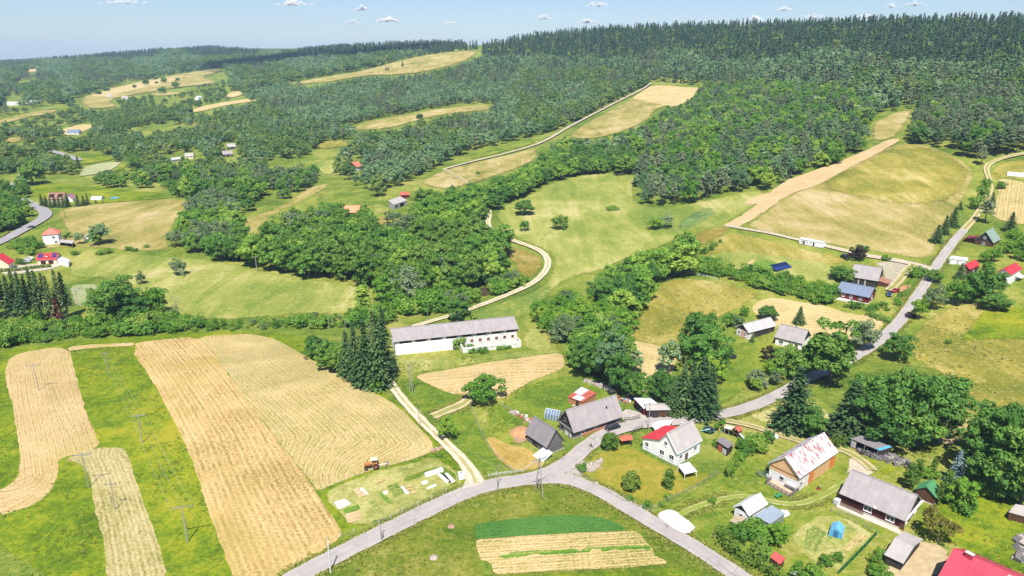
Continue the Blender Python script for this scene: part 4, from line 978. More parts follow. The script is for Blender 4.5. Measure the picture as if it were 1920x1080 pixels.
def far_right(q):
    a = nz(q, 160, 1.7); b = nz(q, 70, 5.1); out = []
    for (u, v), i, j in zip(q, a, b):
        line = 118+0.012*(u-1300)+i*34+ (20 if u > 1650 else 0)
        if v < line: s = 'far_spruce' if rng.random() < .86 else 'far_broad'
        elif v < line+34+j*30: s = ('far_birch' if j < .15 else 'far_pine') if rng.random() < .86 else 'far_spruce'
        else: s = 'far_birch' if j+i*.5 > .0 else ('far_pine' if j < -.26 else 'far_broad')
        if rng.random() < .12: s = 'far_pine' if s != 'far_pine' else 'far_birch'
        out.append((s, 1))
    return out
def far_left(q):
    a = nz(q, 150, 2.2); b = nz(q, 60, 8.4); out = []
    for (u, v), i, j in zip(q, a, b):
        top = 104-0.02*u
        p = rng.random()
        if v < top+14 and i > -.3: s = 'far_spruce' if p < .65 else 'far_pine'
        elif j > .18: s = 'far_birch'
        elif j < -.3: s = 'far_pine'
        else: s = 'far_broad'
        out.append((s, 1))
    return out

# --- single trees and shrubs
hero(842,822,780,34,'light','bright green round tree alone beside the gravel track')
hero(908,754,704,62,'light','leafy tree alone at the lower edge of the arc-mown hay field')
for a in [(668,712,604,46),(688,722,600,58),(712,727,586,54),(722,708,577,52),(703,690,580,50),(652,704,618,42)]:
    hero(*a,'spruce','tall dark spruce in the clump between the big mown field and the gravel track','spruces between the field and the gravel track')
hero(706,730,708,30,'bush','bright low shrub at the foot of the spruces by the gravel track')
hero(727,682,656,26,'bush','yellow-green shrub against the end wall of the long white barn')
for a in [(592,672,626,40),(616,690,632,46),(632,698,646,38)]:
    hero(*a,'dark','dense dark tree in the short row along the far edge of the big mown field','trees along the edge of the big mown field')
hero(681,592,533,32,'poplar','slender upright tree beside the stream behind the spruces')
hero(862,602,556,44,'dark','dark round tree right behind the roof of the long white barn')
hero(880,603,586,26,'bush','light shrub beside the dark round tree behind the long barn')
hero(945,636,620,8,'poplar','small bush growing from the pen wall of the long white barn',cat='shrub',name='shrub')
for a in [(886,660,650,20),(905,661,650,20),(938,655,645,18),(952,653,645,16)]: hero(*a,'bush','weedy shrub at the foot of the low pen wall','shrubs along the low pen wall')
hero(858,652,626,30,'bush','bright ivy-like shrub filling the gap in the white barn wall')
hero(872,648,630,40,'bush','wide bright shrub overgrowing the yard behind the low pen wall')
hero(1098,706,632,52,'dark','dark broad tree at the right end of the arc-mown hay field')
hero(1142,728,608,56,'birch','very tall light tree beside the hay field above the farm sheds')
hero(1160,738,650,52,'dark','dark tree behind the stone wall above the old log house')
hero(1192,702,652,26,'birch','slender young tree standing in the pale stubble patch')
hero(1255,700,634,42,'birch','thin sparse tree at the edge of the pale stubble patch')
hero(1305,672,577,72,'dark','big dark oak between the yellow meadow and the cottage lawn')
hero(1330,695,614,76,'broad','broad bright-edged tree in front of the big dark oak')
hero(1330,716,662,46,'light','yellow-green tree leaning over the cottage lawn')
hero(1281,730,670,24,'spruce','narrow dark spruce beside the pale stubble patch')
hero(1312,780,668,72,'spruce','big olive spruce beside the village road behind the timber shed')
hero(1278,775,690,58,'spruce','dark spruce left of the olive spruce behind the timber shed')
hero(1330,768,684,46,'spruce','spruce on the roadside right of the olive spruce')
hero(1296,760,676,44,'spruce','tall thin-topped spruce between the olive and the dark spruce')
hero(1262,778,716,36,'spruce','lower spruce nearest to the timber shed wall')
for a in [(1200,752,692,46),(1235,752,690,50),(1262,765,700,44),(1180,745,690,44)]: hero(*a,'dark','dark leafy tree directly behind the farm sheds','trees directly behind the farm sheds')
hero(1555,720,600,96,'linden','huge spreading tree with yellowish top beside the road bend')
hero(1482,705,642,62,'dark','dark tree in front of the white-walled house')
hero(1440,678,645,28,'copper','small dark purple tree beside the white-walled house')
hero(1615,655,596,52,'willow','loose grey-green tree between the pale field and the road')
hero(1498,608,573,26,'spruce','small cone-shaped tree alone on the pale mown field')
hero(1410,642,623,12,'spruce','little dark conifer at the corner of the salmon-walled house')
hero(1380,610,590,34,'willow','silvery shrub behind the salmon-walled house')
hero(1440,600,572,36,'dark','dark tree behind the roof of the salmon-walled house')
hero(1365,612,583,26,'bush','round shrub at the lower edge of the yellow meadow')
hero(1350,618,600,18,'bush','smaller round shrub at the lower edge of the yellow meadow')
hero(1395,593,574,16,'bush','grey-green shrub at the corner of the pale mown field')
hero(1487,802,688,84,'spruce','large dark spruce beside the village road')
hero(1520,818,758,54,'dark','round dark tree beside the large roadside spruce')
hero(1592,816,712,88,'spruce','large olive spruce beside the linden grove')
hero(1541,828,803,24,'copper','dark purple bush behind the barn with the peeling roof')
for a in [(1562,838,813,10),(1571,841,816,10),(1581,837,813,9)]: hero(*a,'thuja','narrow thuja in the row of three by the woodshed','three thujas by the woodshed')
for a in [(1632,812,694,92),(1690,832,680,108),(1752,828,692,100),(1655,834,730,92),(1718,838,735,90),(1772,800,730,50),(1612,790,705,60)]:
    hero(*a,'dark','massive dark tree in the dense grove behind the woodshed','trees of the dense grove behind the woodshed')
for a in [(1862,905,748,104),(1912,945,790,110),(1844,852,770,56),(1895,860,752,90),(1930,900,790,80),(1850,925,845,70),(1880,935,850,70)]:
    hero(*a,'dark','large dark tree in the grove at the edge of the yard lawn','trees of the grove at the edge of the yard lawn')
hero(1789,908,840,40,'bluespruce','blue-grey spruce behind the green-roofed summer house')
hero(1703,916,868,24,'thuja','tall leaning thuja behind the long dark house')
hero(1718,905,860,20,'thuja','slimmer thuja behind the long dark house')
hero(1750,884,857,12,'thuja','small thuja in the yard hedge beside the blue spruce')
hero(1758,946,902,13,'thuja','narrow thuja touching the green-roofed summer house')
hero(1772,944,882,26,'thuja','broad olive thuja beside the green-roofed summer house')
hero(1800,950,893,50,'light','bright leafy tree in the corner of the yard lawn')
hero(1738,895,874,30,'bush','dark shrub between the thujas and the blue spruce')
hero(1810,960,938,40,'bush','yellow-green shrub at the corner of the yard lawn')
hero(1845,932,906,20,'light','small light tree by the wire fence of the yard lawn')
hero(1757,1016,954,56,'bronze','bronze-leaved fruit tree on the yard lawn')
hero(1143,842,811,32,'ball','clipped round shrub beside the red-roofed well shelter')
hero(1183,919,884,33,'ball','round shrub alone on the lawn of the white house')
hero(1253,915,880,24,'thuja','little cone-shaped tree alone on the lawn of the white house')
for a in [(1213,951,940,18),(1181,939,929,13),(1241,950,940,12),(1252,935,925,14)]: hero(*a,'bush','small shrub along the lower garden edge of the white house','small shrubs along the lower garden edge')
hero(1092,882,868,18,'bush','leafy shrub in the flower bed at the road fork')
hero(1352,806,786,22,'bush','shrub by the road beside the playhouse')
hero(1440,830,806,22,'dark','small dark tree beside the farm track above the big barn')
for a in [(1415,835,812,36),(1400,850,826,30),(1425,848,824,30),(1388,838,822,22),(1376,880,858,16),(1390,862,848,22),(1368,895,868,14),(1345,838,822,14)]: hero(*a,'bush','garden shrub between the white house and the big barn','garden shrubs between the white house and the big barn')
hero(1683,675,620,48,'dark','cone-shaped leafy tree beside the road above the linden grove')
hero(1722,600,556,28,'light','roadside tree beside the asphalt below the farm')
hero(1748,580,533,40,'willow','loose grey roadside tree below the farm turning')
hero(1752,530,503,26,'dark','small round tree at the corner of the farm turning')
hero(1792,570,518,46,'light','bright round tree below the cottage with the red roof')
hero(1842,570,492,58,'dark','large dark tree between the two red-roofed houses')
hero(1800,522,492,24,'spruce','dark spruce in front of the brown cottage')
hero(1865,580,545,50,'dark','low dark tree below the white red-roofed house')
hero(1706,597,583,16,'copper','small purple bush on the roadside')
for a in [(1755,455,420,28),(1770,440,402,24),(1786,425,387,26),(1800,393,377,15)]: hero(*a,'spruce','dark conifer in the row along the edge of the hill field','conifers along the edge of the hill field')
hero(1846,418,374,34,'pine','broad dark pine beside the hill track')
hero(1858,390,358,18,'spruce','dark conifer above the broad pine beside the hill track')
for a in [(1830,392,362,22),(1840,376,345,20),(1846,355,332,16),(1876,355,336,14)]: hero(*a,'bush','shrub on the bank of the hill track','shrubs on the bank of the hill track')
hero(1893,434,396,28,'spruce','dark conifer behind the green-roofed cottage')
hero(1893,462,424,30,'light','round leafy tree beside the green-roofed cottage')
hero(1606,487,458,32,'copper','dark purple tree at the farm drive')
hero(1612,482,456,26,'dark','green tree beside the dark purple tree at the farm drive')
hero(1570,524,495,30,'dark','tree behind the slate-blue roof')
hero(1585,530,500,30,'dark','tree at the end wall of the dark grey-roofed barn')
hero(1660,489,476,14,'bush','small round shrub at the farm drive')
hero(1723,520,498,34,'bush','shrub bed inside the bend of the farm drive')
for a in [(200,592,530,54),(232,600,515,74),(262,600,545,62),(215,598,548,60)]: hero(*a,'dark','big dark tree in the round clump on the valley meadow','big trees of the round clump on the valley meadow')
hero(292,592,532,44,'light','lighter tree at the side of the round clump on the valley meadow')
hero(338,516,483,28,'willow','pale willow alone on the valley meadow')
hero(266,533,508,18,'willow','small pale tree behind the round clump')
hero(110,606,552,34,'deadspruce','rust-brown dead spruce at the edge of the spruce stand')
for i, u in enumerate([-12,2,14,27,38,50,60,71,82,93,101,118,128]):
    hero(u, 596+(i*7) % 12, 498+(i*5) % 17, 34,'barespruce','tall spruce with bare lower stem in the stand by the stream','spruces of the stand by the stream')
hero(192,458,415,36,'birch','tall tree beside the small white cabin')
hero(180,460,432,24,'light','bright lower tree beside the small white cabin')
hero(150,458,432,16,'birch','slim tree between the white villa and the small cabin')
for a in [(128,446,434,16),(203,475,462,14),(188,478,469,16),(242,470,461,14),(253,472,465,12),(140,478,470,14),(275,465,458,10)]: hero(*a,'bush','low shrub on the hay meadow near the white villa','low shrubs near the white villa')
for i, u in enumerate([80,88,96,104,112,120,128]): hero(u, 388+(i % 3), 362+(i*3) % 7, 13,'spruce','dark spruce in the hedge row below the brown-roofed house','spruces in the hedge row below the brown-roofed house')
for a in [(147,387,363,16),(165,384,360,10),(158,386,366,13),(180,382,374,7),(193,381,375,7)]: hero(*a,'spruce','dark conifer by the purple-roofed house','conifers by the purple-roofed house')
hero(62,346,296,46,'dark','large dark tree over the valley road')
hero(257,326,287,22,'dark','upright dark tree beside the pale crop')
hero(148,316,291,14,'spruce','small dark conifer at the bend of the valley road')
hero(984,403,373,38,'dark','wide dark shrub on the big meadow',cat='shrub',name='shrub')
hero(983,433,412,19,'dark','small round tree on the big meadow beside the gravel track')
hero(1050,430,400,28,'dark','round tree alone in the middle of the big meadow')
hero(1150,394,385,24,'bush','low flat bush on the big meadow')
hero(1176,326,288,46,'dark','dark tree standing alone at the top of the big meadow')
hero(1228,430,404,26,'light','yellowish tree at the end of the dark tree strip')
hero(1250,428,398,22,'birch','grey tree at the end of the dark tree strip')
hero(1252,205,195,6,'bush','tiny tree on the pale field high on the hill')
hero(896,328,320,8,'bush','single shrub on the slope below the green bank')
hero(785,238,231,6,'bush','single tiny tree on the long hill field')
hero(787,228,212,14,'dark','dark tree at the end of the long hill field')
for a in [(755,125,115,8),(724,133,124,6),(728,133,125,6)]: hero(*a,'spruce','tiny spruce on the upper hill meadow','tiny spruces on the upper hill meadow')
for a in [(274,162,147,12),(308,156,143,11),(253,166,158,7),(333,154,145,8),(294,158,152,7),(292,150,144,9),(185,178,169,12),(200,172,164,12),(330,165,152,13),(305,176,161,14)]: hero(*a,'dark','small dark tree on the pale terraced fields far down the valley','small trees on the pale terraced fields')
for a in [(140,500,486,16),(1655,722,700,20)]: pass
for a in [(1320,476,462,14),(1338,462,450,12),(1333,470,458,10),(1350,456,448,7)]: hero(*a,'bush','small shrub along the upper edge of the vegetable garden','small shrubs along the vegetable garden')
hero(1776,645,635,12,'bush','single low shrub on the hill meadow beside the road')
for a in [(1398,1010,985,44),(1420,1000,975,40),(1440,1012,985,36),(1380,1005,985,34)]: hero(*a,'bush','leafy garden shrub behind the clipped hedge','leafy garden shrubs behind the clipped hedge')
hero(1458,1022,980,36,'light','yellow-green tree beside the blue-grey garage')
hero(1425,1050,1010,34,'dark','dark tree behind the little red-roofed hut')
for a in [(1500,1082,1056,30),(1525,1090,1060,36),(1548,1060,1042,24),(1570,1052,1036,20)]: hero(*a,'bush','garden shrub below the vegetable beds','garden shrubs below the vegetable beds')
for a in [(1640,1058,1038,20),(1650,1045,1028,18),(1645,1080,1058,36)]: hero(*a,'bush','shrub against the grey double-roofed shed','shrubs against the grey double-roofed shed')
hero(1650,660,650,10,'bush','roadside shrub at the foot of the stone shoulder')
hero(1335,945,932,14,'bush','low grey bush in the pasture below the white house')
for a in [(1440,893,878,14),(1447,880,866,14),(1425,892,884,14)]: hero(*a,'willow','grey bramble bush against the big barn','grey brambles against the big barn',cat='shrub',name='shrub')

# --- woods
wood([(1062,548),(1100,522),(1150,502),(1190,482),(1222,458),(1255,442),(1287,456),(1290,500),(1275,526),(1240,540),(1213,562),(1205,590),(1188,604),(1160,600),(1130,580),(1080,566)], 6.5, [('dark',5),('broad',4),('willow',1)], (12,19), 'strip')
wood([(960,590),(985,575),(1010,562),(1060,560),(1110,590),(1172,602),(1182,622),(1168,650),(1120,662),(1075,650),(1050,640),(1020,620),(1000,605)], 5.0, [('bush',3),('light',4),('willow',2),('broad',2)], (5,10), 'dell', road=True)
wood([(1068,700),(1085,640),(1130,645),(1165,680),(1175,730),(1120,720)], 6.0, [('dark',3),('broad',3)], (9,13), 'farm')
wood([(452,500),(470,470),(505,445),(545,425),(600,438),(640,425),(690,435),(740,450),(780,440),(830,450),(885,450),(935,470),(958,492),(950,522),(900,540),(850,548),(800,568),(740,580),(712,565),(690,546),(640,530),(590,525),(520,515)], 7.5, [('dark',2),('broad',4),('linden',4),('willow',1.2),('light',2)], (11,18), 'wood')
wood([(322,460),(328,430),(350,405),(400,388),(430,382),(442,405),(448,436),(495,472),(470,505),(420,492),(370,478),(338,472)], 7.0, [('willow',4),('broad',3),('dark',2),('linden',2)], (10,15), 'copse')
wood([(-300,655),(-300,615),(120,606),(300,602),(340,603),(440,608),(540,598),(640,594),(665,602),(640,614),(540,617),(480,620),(400,622),(300,628),(200,632),(100,640),(30,650)], 3.6, [('bush',7),('light',1.4),('willow',1.4),('dark',.5)], (1.8,5.6), 'stream', test=(0.0, .3))
wood([(650,605),(700,588),(760,578),(850,562),(895,556),(880,575),(830,592),(780,604),(720,612),(680,614)], 4.2, [('bush',5),('light',2),('willow',1.5)], (3,7.5), 'brook', test=(0.0, .3))
wood([(903,536),(950,522),(990,518),(988,535),(950,556),(925,562)], 4.5, [('bush',3),('willow',3)], (4,7), 'pond', test=(0.0, .4))
wood([(140,352),(150,338),(300,332),(420,332),(560,332),(600,328),(612,345),(560,360),(520,385),(470,405),(430,380),(370,378),(300,364),(220,355)], 8.0, [('broad',5),('willow',2),('light',1.5),('birch',1.5)], (7,13), 'belt')
wood([(598,442),(610,405),(640,403),(690,402),(690,432),(640,436)], 7, [('dark',3),('broad',3),('willow',2)], (8,13), 'orchard')
wood([(770,442),(785,402),(800,372),(870,360),(902,385),(907,430),(850,442)], 7.5, [('linden',4),('broad',3),('dark',1)], (11,17), 'wood')
wood([(868,398),(880,365),(900,352),(960,337),(1010,312),(1060,300),(1120,290),(1180,298),(1196,326),(1120,328),(1060,335),(1010,354),(960,380),(930,394),(912,404)], 7.5, [('broad',4),('dark',3),('birch',1)], (9,14), 'lane')
wood([(1185,390),(1190,350),(1200,310),(1230,280),(1300,260),(1400,250),(1500,240),(1600,250),(1628,268),(1615,292),(1560,310),(1500,334),(1440,357),(1400,360),(1330,375),(1270,388)], 7.5, [('dark',2),('broad',4),('light',.6),('pine',2),('birch',3),('far_birch',1.5)], (9,17), 'slope')
wood([(1015,302),(1060,285),(1100,275),(1180,262),(1235,240),(1262,208),(1300,190),(1330,170),(1450,170),(1600,190),(1640,215),(1620,245),(1600,250),(1400,250),(1230,280),(1190,300),(1120,292)], 8.0, [('birch',4),('broad',3),('pine',2.5),('far_birch',3)], (9,17), 'slope')
wood([(1700,264),(1720,217),(1760,192),(2260,180),(2260,290),(1890,291),(1852,305),(1838,324),(1800,300),(1750,277)], 7.5, [('broad',3),('pine',4),('birch',3),('dark',2)], (12,17), 'edge')
wood([(2260,44),(2260,185),(1760,192),(1725,205),(1640,215),(1590,188),(1440,168),(1330,163),(1225,155),(1225,110),(1150,110),(1000,110),(905,118),(905,95),(1000,76),(1150,62),(1400,55),(1700,49)], 10.5, far_right, (10,20), 'ridge')
wood([(1225,155),(1130,203),(1060,238),(1010,255),(880,285),(790,330),(700,372),(640,332),(590,270),(640,250),(740,245),(830,220),(930,210),(945,195),(860,195),(720,220),(640,240),(560,235),(500,200),(450,190),(530,165),(690,145),(800,140),(905,118),(1000,110),(1150,110),(1225,110)], 9.0, far_right, (11,17), 'hill')
wood([(-300,360),(-300,270),(60,250),(110,262),(180,240),(140,205),(220,208),(340,215),(460,190),(500,200),(560,235),(640,250),(590,275),(620,300),(560,332),(420,332),(300,332),(150,336),(60,342)], 9.5, [('far_broad',6),('far_birch',3),('far_pine',1),('far_spruce',.6)], (8,14), 'valley')
wood([(-300,120),(-300,250),(140,205),(140,185),(240,155),(420,125),(430,140),(430,190),(520,162),(560,152),(690,130),(800,103),(860,96),(905,92),(850,86),(750,87),(640,93),(520,102),(400,92),(300,97),(220,104),(130,112),(40,118)], 16, far_left, (9,19), 'far hills', wr=(1.1, 1.6))
wood([(150,205),(200,195),(300,180),(345,174),(420,152),(430,190),(400,197),(340,212),(220,208)], 17, [('far_broad',5),('far_birch',2)], (7,12), 'far hills', test=(0.0, .5))
wood([(-30,265),(-10,240),(110,212),(180,212),(184,240),(110,264),(60,252)], 17, [('far_broad',5),('far_birch',2)], (7,12), 'valley', test=(0.0, .5))
wood([(-260,470),(-260,360),(20,350),(50,360),(62,388),(50,398),(62,418),(30,436)], 6.5, [('dark',3),('broad',4),('spruce',1)], (7,12), 'roadside')
wood([(1790,515),(1800,470),(1830,466),(1960,460),(1960,490),(1862,498),(1845,530),(1862,585),(1830,575),(1800,545)], 5.5, [('light',4),('broad',2),('willow',1)], (4,7), 'cottage garden')
wood([(1300,493),(1400,513),(1480,527),(1560,550),(1566,576),(1540,571),(1480,556),(1420,541),(1350,521),(1292,506)], 3.8, [('bush',6),('light',2),('dark',1)], (2.5,5.5), 'hedge', test=(0.0,))
wood([(1355,752),(1360,722),(1400,702),(1450,690),(1456,720),(1420,740),(1385,757)], 4.5, [('light',3),('willow',1),('bush',3)], (4,7), 'bend', test=(0.0,))
wood([(1560,575),(1600,582),(1650,590),(1700,570),(1720,540),(1712,530),(1690,560),(1650,575),(1600,570)], 4.0, [('bush',6)], (1.5,3.5), 'farm garden', test=(0.0,))
wood([(20,475),(40,455),(84,440),(84,470),(60,480)], 4.5, [('bush',5),('light',2)], (2.5,5), 'villa garden', test=(0.0,))
wood([(735,600),(760,580),(800,565),(830,560),(850,575),(820,590),(780,602)], 5, [('bush',3),('light',2),('birch',2)], (5,10), 'brook', test=(0.0,.4))

ZONE = {
 'strip': ('leafy tree in the dark strip between the big meadow and the yellow meadow', 'trees of the dark strip by the big meadow'),
 'dell': ('leafy growth in the damp dell right of the long white barn', 'trees and shrubs of the damp dell'),
 'farm': ('leafy tree above the farm sheds', 'trees above the farm sheds'),
 'wood': ('leafy tree in the rounded wood behind the long white barn', 'trees of the rounded wood'),
 'copse': ('silvery or green tree in the copse beside the hay meadow', 'trees of the copse beside the hay meadow'),
 'stream': ('low shrub in the thicket along the stream above the mown fields', 'shrubs along the stream'),
 'brook': ('shrubby growth along the brook below the rounded wood', 'shrubs along the brook'),
 'pond': ('shrub on the bank of the small brown pond', 'shrubs on the pond bank'),
 'belt': ('tree in the belt between the valley meadows', 'trees of the belt between the valley meadows'),
 'orchard': ('tree around the orange-roofed house', 'trees around the orange-roofed house'),
 'lane': ('tree in the belt along the upper edge of the big meadow', 'trees of the belt above the big meadow'),
 'slope': ('tree of the sloping wood above the big meadow', 'trees of the sloping wood'),
 'edge': ('tree of the wood on the upper edge of the hill field', 'trees of the wood above the hill field'),
 'ridge': ('tree of the forest on the ridge', 'trees of the ridge forest'),
 'hill': ('tree of the forest on the middle hill', 'trees of the forest on the middle hill'),
 'valley': ('tree of the woods on the valley side', 'trees of the valley side'),
 'far hills': ('tree of the forest on the distant hills', 'trees of the distant hills'),
 'roadside': ('tree beside the valley road', 'trees beside the valley road'),
 'cottage garden': ('tree in the gardens of the red-roofed cottages', 'trees in the gardens of the cottages'),
 'hedge': ('shrub in the long hedge above the yellow meadow', 'shrubs of the long hedge'),
 'bend': ('shrub or small tree inside the road bend', 'shrubs inside the road bend'),
 'farm garden': ('low shrub in the garden below the red farmhouse', 'low shrubs of the farm garden'),
 'villa garden': ('shrub in the garden of the white villa', 'shrubs of the villa garden'),
}
KIND_WORD = {'broadleaf_tree': 'broadleaf', 'willow_tree': 'silvery willow', 'birch_tree': 'grey-green birch-like', 'spruce_tree': 'dark pointed spruce', 'pine_tree': 'olive pine', 'shrub': 'green'}
LIMIT = {'broadleaf_tree': 215, 'willow_tree': 60, 'birch_tree': 110, 'spruce_tree': 120, 'pine_tree': 110, 'shrub': 235}
def settle():
    P = np.array([(c[1], c[2], c[3]) for c in CAND]); q, d = project(P); hh = np.array([c[4] for c in CAND]); size = hh*F/d
    vis = (q[:, 0] > -20) & (q[:, 0] < 1940) & (q[:, 1]-size < 1080)
    kinds = np.array([NAME[c[0]] for c in CAND]); single = np.zeros(len(CAND), bool)
    for k, n in LIMIT.items():
        i = np.where((kinds == k) & vis)[0]; i = i[np.argsort(-size[i])][:n]; single[i] = True
    need = {}
    for i, c in enumerate(CAND):
        if not single[i]: need.setdefault(c[0], []).append(i)
    # every crown shape used in the masses is lent by a tree that stands in the scene
    for sp, ids in need.items():
        for v in range(len(PROTO[sp])):
            i = ids.pop(int(rng.integers(len(ids)))) if ids else None
            if i is None: break
            c = CAND[i]; lab, grp = ZONE[c[7]]
            place_tree(sp, (c[1], c[2], c[3]), c[4], c[5], c[6], None, None, False, v)
            o = PROTO[sp][v]['srcobj']; kw = NAME[sp]
            o['label'] = lbl(kw, lab); o['group'] = grpl(kw, grp)
    for i in np.where(single)[0]:
        c = CAND[i]; lab, grp = ZONE[c[7]]; kw = NAME[c[0]]
        place_tree(c[0], (c[1], c[2], c[3]), c[4], c[5], c[6], lbl(kw, lab), grpl(kw, grp), bool(size[i] > 26))
    kinds_mass = {}
    for sp, ids in need.items():
        for i in ids: kinds_mass.setdefault(NAME[sp], []).append(i)
    for kname, ids in kinds_mass.items(): mass(kname, ids)
def lbl(kw, lab):
    for a in ('silvery or green tree', 'leafy tree', 'leafy growth', 'shrubby growth', 'shrub or small tree', 'low shrub', 'shrub', 'tree'):
        if lab.startswith(a): return KIND_WORD[kw]+' '+('shrub' if kw == 'shrub' else 'tree')+lab[len(a):]
    return lab
def grpl(kw, grp): return kw.replace('_', ' ')+'s: '+grp
def mass(kname, ids):
    """the rest of one kind, which nobody could count, as one object"""
    sps = sorted({CAND[i][0] for i in ids}); vs = [(s, v) for s in sps for v in range(len(PROTO[s])) if PROTO[s][v]['srcobj'] is not None]
    if not vs: return
    me = bpy.data.meshes.new(kname+'_mass'); V = np.array([(CAND[i][1], CAND[i][2], CAND[i][3]) for i in ids], np.float32)
    me.vertices.add(len(V)); me.vertices.foreach_set('co', V.ravel())
    idx = np.zeros(len(ids), np.int32); sc = np.zeros((len(ids), 3), np.float32); ro = np.zeros((len(ids), 3), np.float32)
    for j, i in enumerate(ids):
        c = CAND[i]; opts = [k for k, (s, v) in enumerate(vs) if s == c[0]] or [0]
        k = opts[int(rng.integers(len(opts)))]; idx[j] = k; pr = PROTO[vs[k][0]][vs[k][1]]; s = c[4]/pr['h']
        sc[j] = (s*c[5], s*c[5], s); ro[j, 2] = c[6]
    a = me.attributes.new('var', 'INT', 'POINT'); a.data.foreach_set('value', idx)
    a = me.attributes.new('scl', 'FLOAT_VECTOR', 'POINT'); a.data.foreach_set('vector', sc.ravel())
    a = me.attributes.new('rot', 'FLOAT_VECTOR', 'POINT'); a.data.foreach_set('vector', ro.ravel())
    nm = {'broadleaf_tree': 'broadleaf_forest', 'willow_tree': 'willow_thicket', 'birch_tree': 'birch_forest', 'spruce_tree': 'spruce_forest', 'pine_tree': 'pine_forest', 'shrub': 'shrub_thicket'}[kname]
    o = bpy.data.objects.new(nm, me); link(o)
    word = nm.replace('_', ' ')
    tag(o, {'broadleaf_forest': 'broadleaf forest covering the valley side and the hills', 'willow_thicket': 'silvery willow thicket among the valley woods', 'birch_forest': 'grey-green light forest on the middle slopes',
            'spruce_forest': 'dark spruce forest along the ridge', 'pine_forest': 'olive pine forest below the ridge', 'shrub_thicket': 'green shrub thicket along the stream'}[nm], word, kind='stuff')
    g = bpy.data.node_groups.new(nm, 'GeometryNodeTree')
    g.interface.new_socket('Geometry', in_out='INPUT', socket_type='NodeSocketGeometry'); g.interface.new_socket('Geometry', in_out='OUTPUT', socket_type='NodeSocketGeometry')
    N = g.nodes.new; gi = N('NodeGroupInput'); go = N('NodeGroupOutput'); jn = N('GeometryNodeJoinGeometry')
    def named(n, t):
        x = N('GeometryNodeInputNamedAttribute'); x.data_type = t; x.inputs[0].default_value = n; return x.outputs[0]
    va, sa, ra = named('var', 'INT'), named('scl', 'FLOAT_VECTOR'), named('rot', 'FLOAT_VECTOR')
    for k, (s, v) in enumerate(vs):
        oi = N('GeometryNodeObjectInfo'); oi.transform_space = 'ORIGINAL'; oi.inputs[0].default_value = PROTO[s][v]['srcobj']; oi.inputs[1].default_value = True
        cmpn = N('FunctionNodeCompare'); cmpn.data_type = 'INT'; cmpn.operation = 'EQUAL'; g.links.new(va, cmpn.inputs[2]); cmpn.inputs[3].default_value = k
        ip = N('GeometryNodeInstanceOnPoints'); g.links.new(gi.outputs[0], ip.inputs['Points']); g.links.new(cmpn.outputs[0], ip.inputs['Selection'])
        g.links.new(oi.outputs['Geometry'], ip.inputs['Instance']); g.links.new(ra, ip.inputs['Rotation']); g.links.new(sa, ip.inputs['Scale'])
        g.links.new(ip.outputs[0], jn.inputs[0])
    g.links.new(jn.outputs[0], go.inputs[0])
    md = o.modifiers.new('stand', 'NODES'); md.node_group = g
settle()
print('candidates', len(CAND))
# ---------------------------------------------------------------- buildings
def fit_roof(e1, e2, r1, he, hr, base):
    """eave corners e1, e2 and the ridge end above e1, seen in the picture, give the roof its place and size"""
    zg = g1(*base).z
    E1 = atz(*e1, zg+he); E2 = atz(*e2, zg+he); Rg = atz(*r1, zg+hr)
    u = (E2-E1); L = u.length; u.normalize(); n = Vector((-u.y, u.x, 0))
    hw = (Rg-E1).dot(n)
    if hw < 0: n = -n; hw = -hw
    c = (E1+E2)/2+n*hw; c.z = zg
    rz = math.atan2(u.y, u.x)
    # local frame: x along the ridge (e1 -> e2), y from the seen eave towards the ridge side
    if n.dot(Vector((-math.sin(rz), math.cos(rz), 0))) < 0: rz += math.pi
    return c, rz, L, 2*hw
def window(parent, side, L, W, at, z, w, h, o=0.0, frame=None, name='window', bars=1, pane=None, kind='rect'):
    """a framed window on a wall; side -y is the seen eave wall, +-x the gables"""
    f = MB(); p = MB(); fr = frame or TRIM; t = .09
    nx, ny = {'-y': (0, -1), '+y': (0, 1), '-x': (-1, 0), '+x': (1, 0)}[side]
    if ny: cx, cy = at, ny*(W/2+o); dx = Vector((1, 0, 0))
    else: cx, cy = nx*(L/2+o), at; dx = Vector((0, 1, 0))
    nrm = Vector((nx, ny, 0)); c = Vector((cx, cy, z))
    def bar(a, b, dz, hh, dd, mb, m, out):
        q = c+dx*((a+b)/2)+nrm*out+Vector((0, 0, dz))
        mb.box(q, (abs(b-a) if ny else dd, dd if ny else abs(b-a), hh), m)
    bar(-w/2, w/2, 0, h, .06, p, pane or M_GLASS, .012)
    for s in (-1, 1):
        bar(-w/2-t, w/2+t, s*(h/2+t/2), t, .1, f, fr, .03)
        bar(s*w/2, s*(w/2+t), 0, h, .1, f, fr, .03)
    for i in range(bars):
        a = -w/2+w*(i+1)/(bars+1); bar(a-.035, a+.035, 0, h, .08, f, fr, .025)
    bar(-w/2-.14, w/2+.14, -h/2-t-.03, .06, .22, f, fr, .06)
    fo = f.build(name, parent); p.build('pane', fo)
    return fo
def door(parent, side, L, W, at, w, h, mat, o=0.0, z0=0.0, name='door'):
    m = MB(); hn = MB()
    nx, ny = {'-y': (0, -1), '+y': (0, 1), '-x': (-1, 0), '+x': (1, 0)}[side]
    c = Vector((at, ny*(W/2+o+.02), z0+h/2)) if ny else Vector((nx*(L/2+o+.02), at, z0+h/2))
    m.box(c, (w, .08, h) if ny else (.08, w, h), mat)
    hn.box(c+Vector((nx*.07, ny*.07, 0))+(Vector((w*.38, 0, 0)) if ny else Vector((0, w*.38, 0))), (.12, .06, .05) if ny else (.06, .12, .05), M_STEEL)
    d = m.build(name, parent); hn.build('handle', d); return d
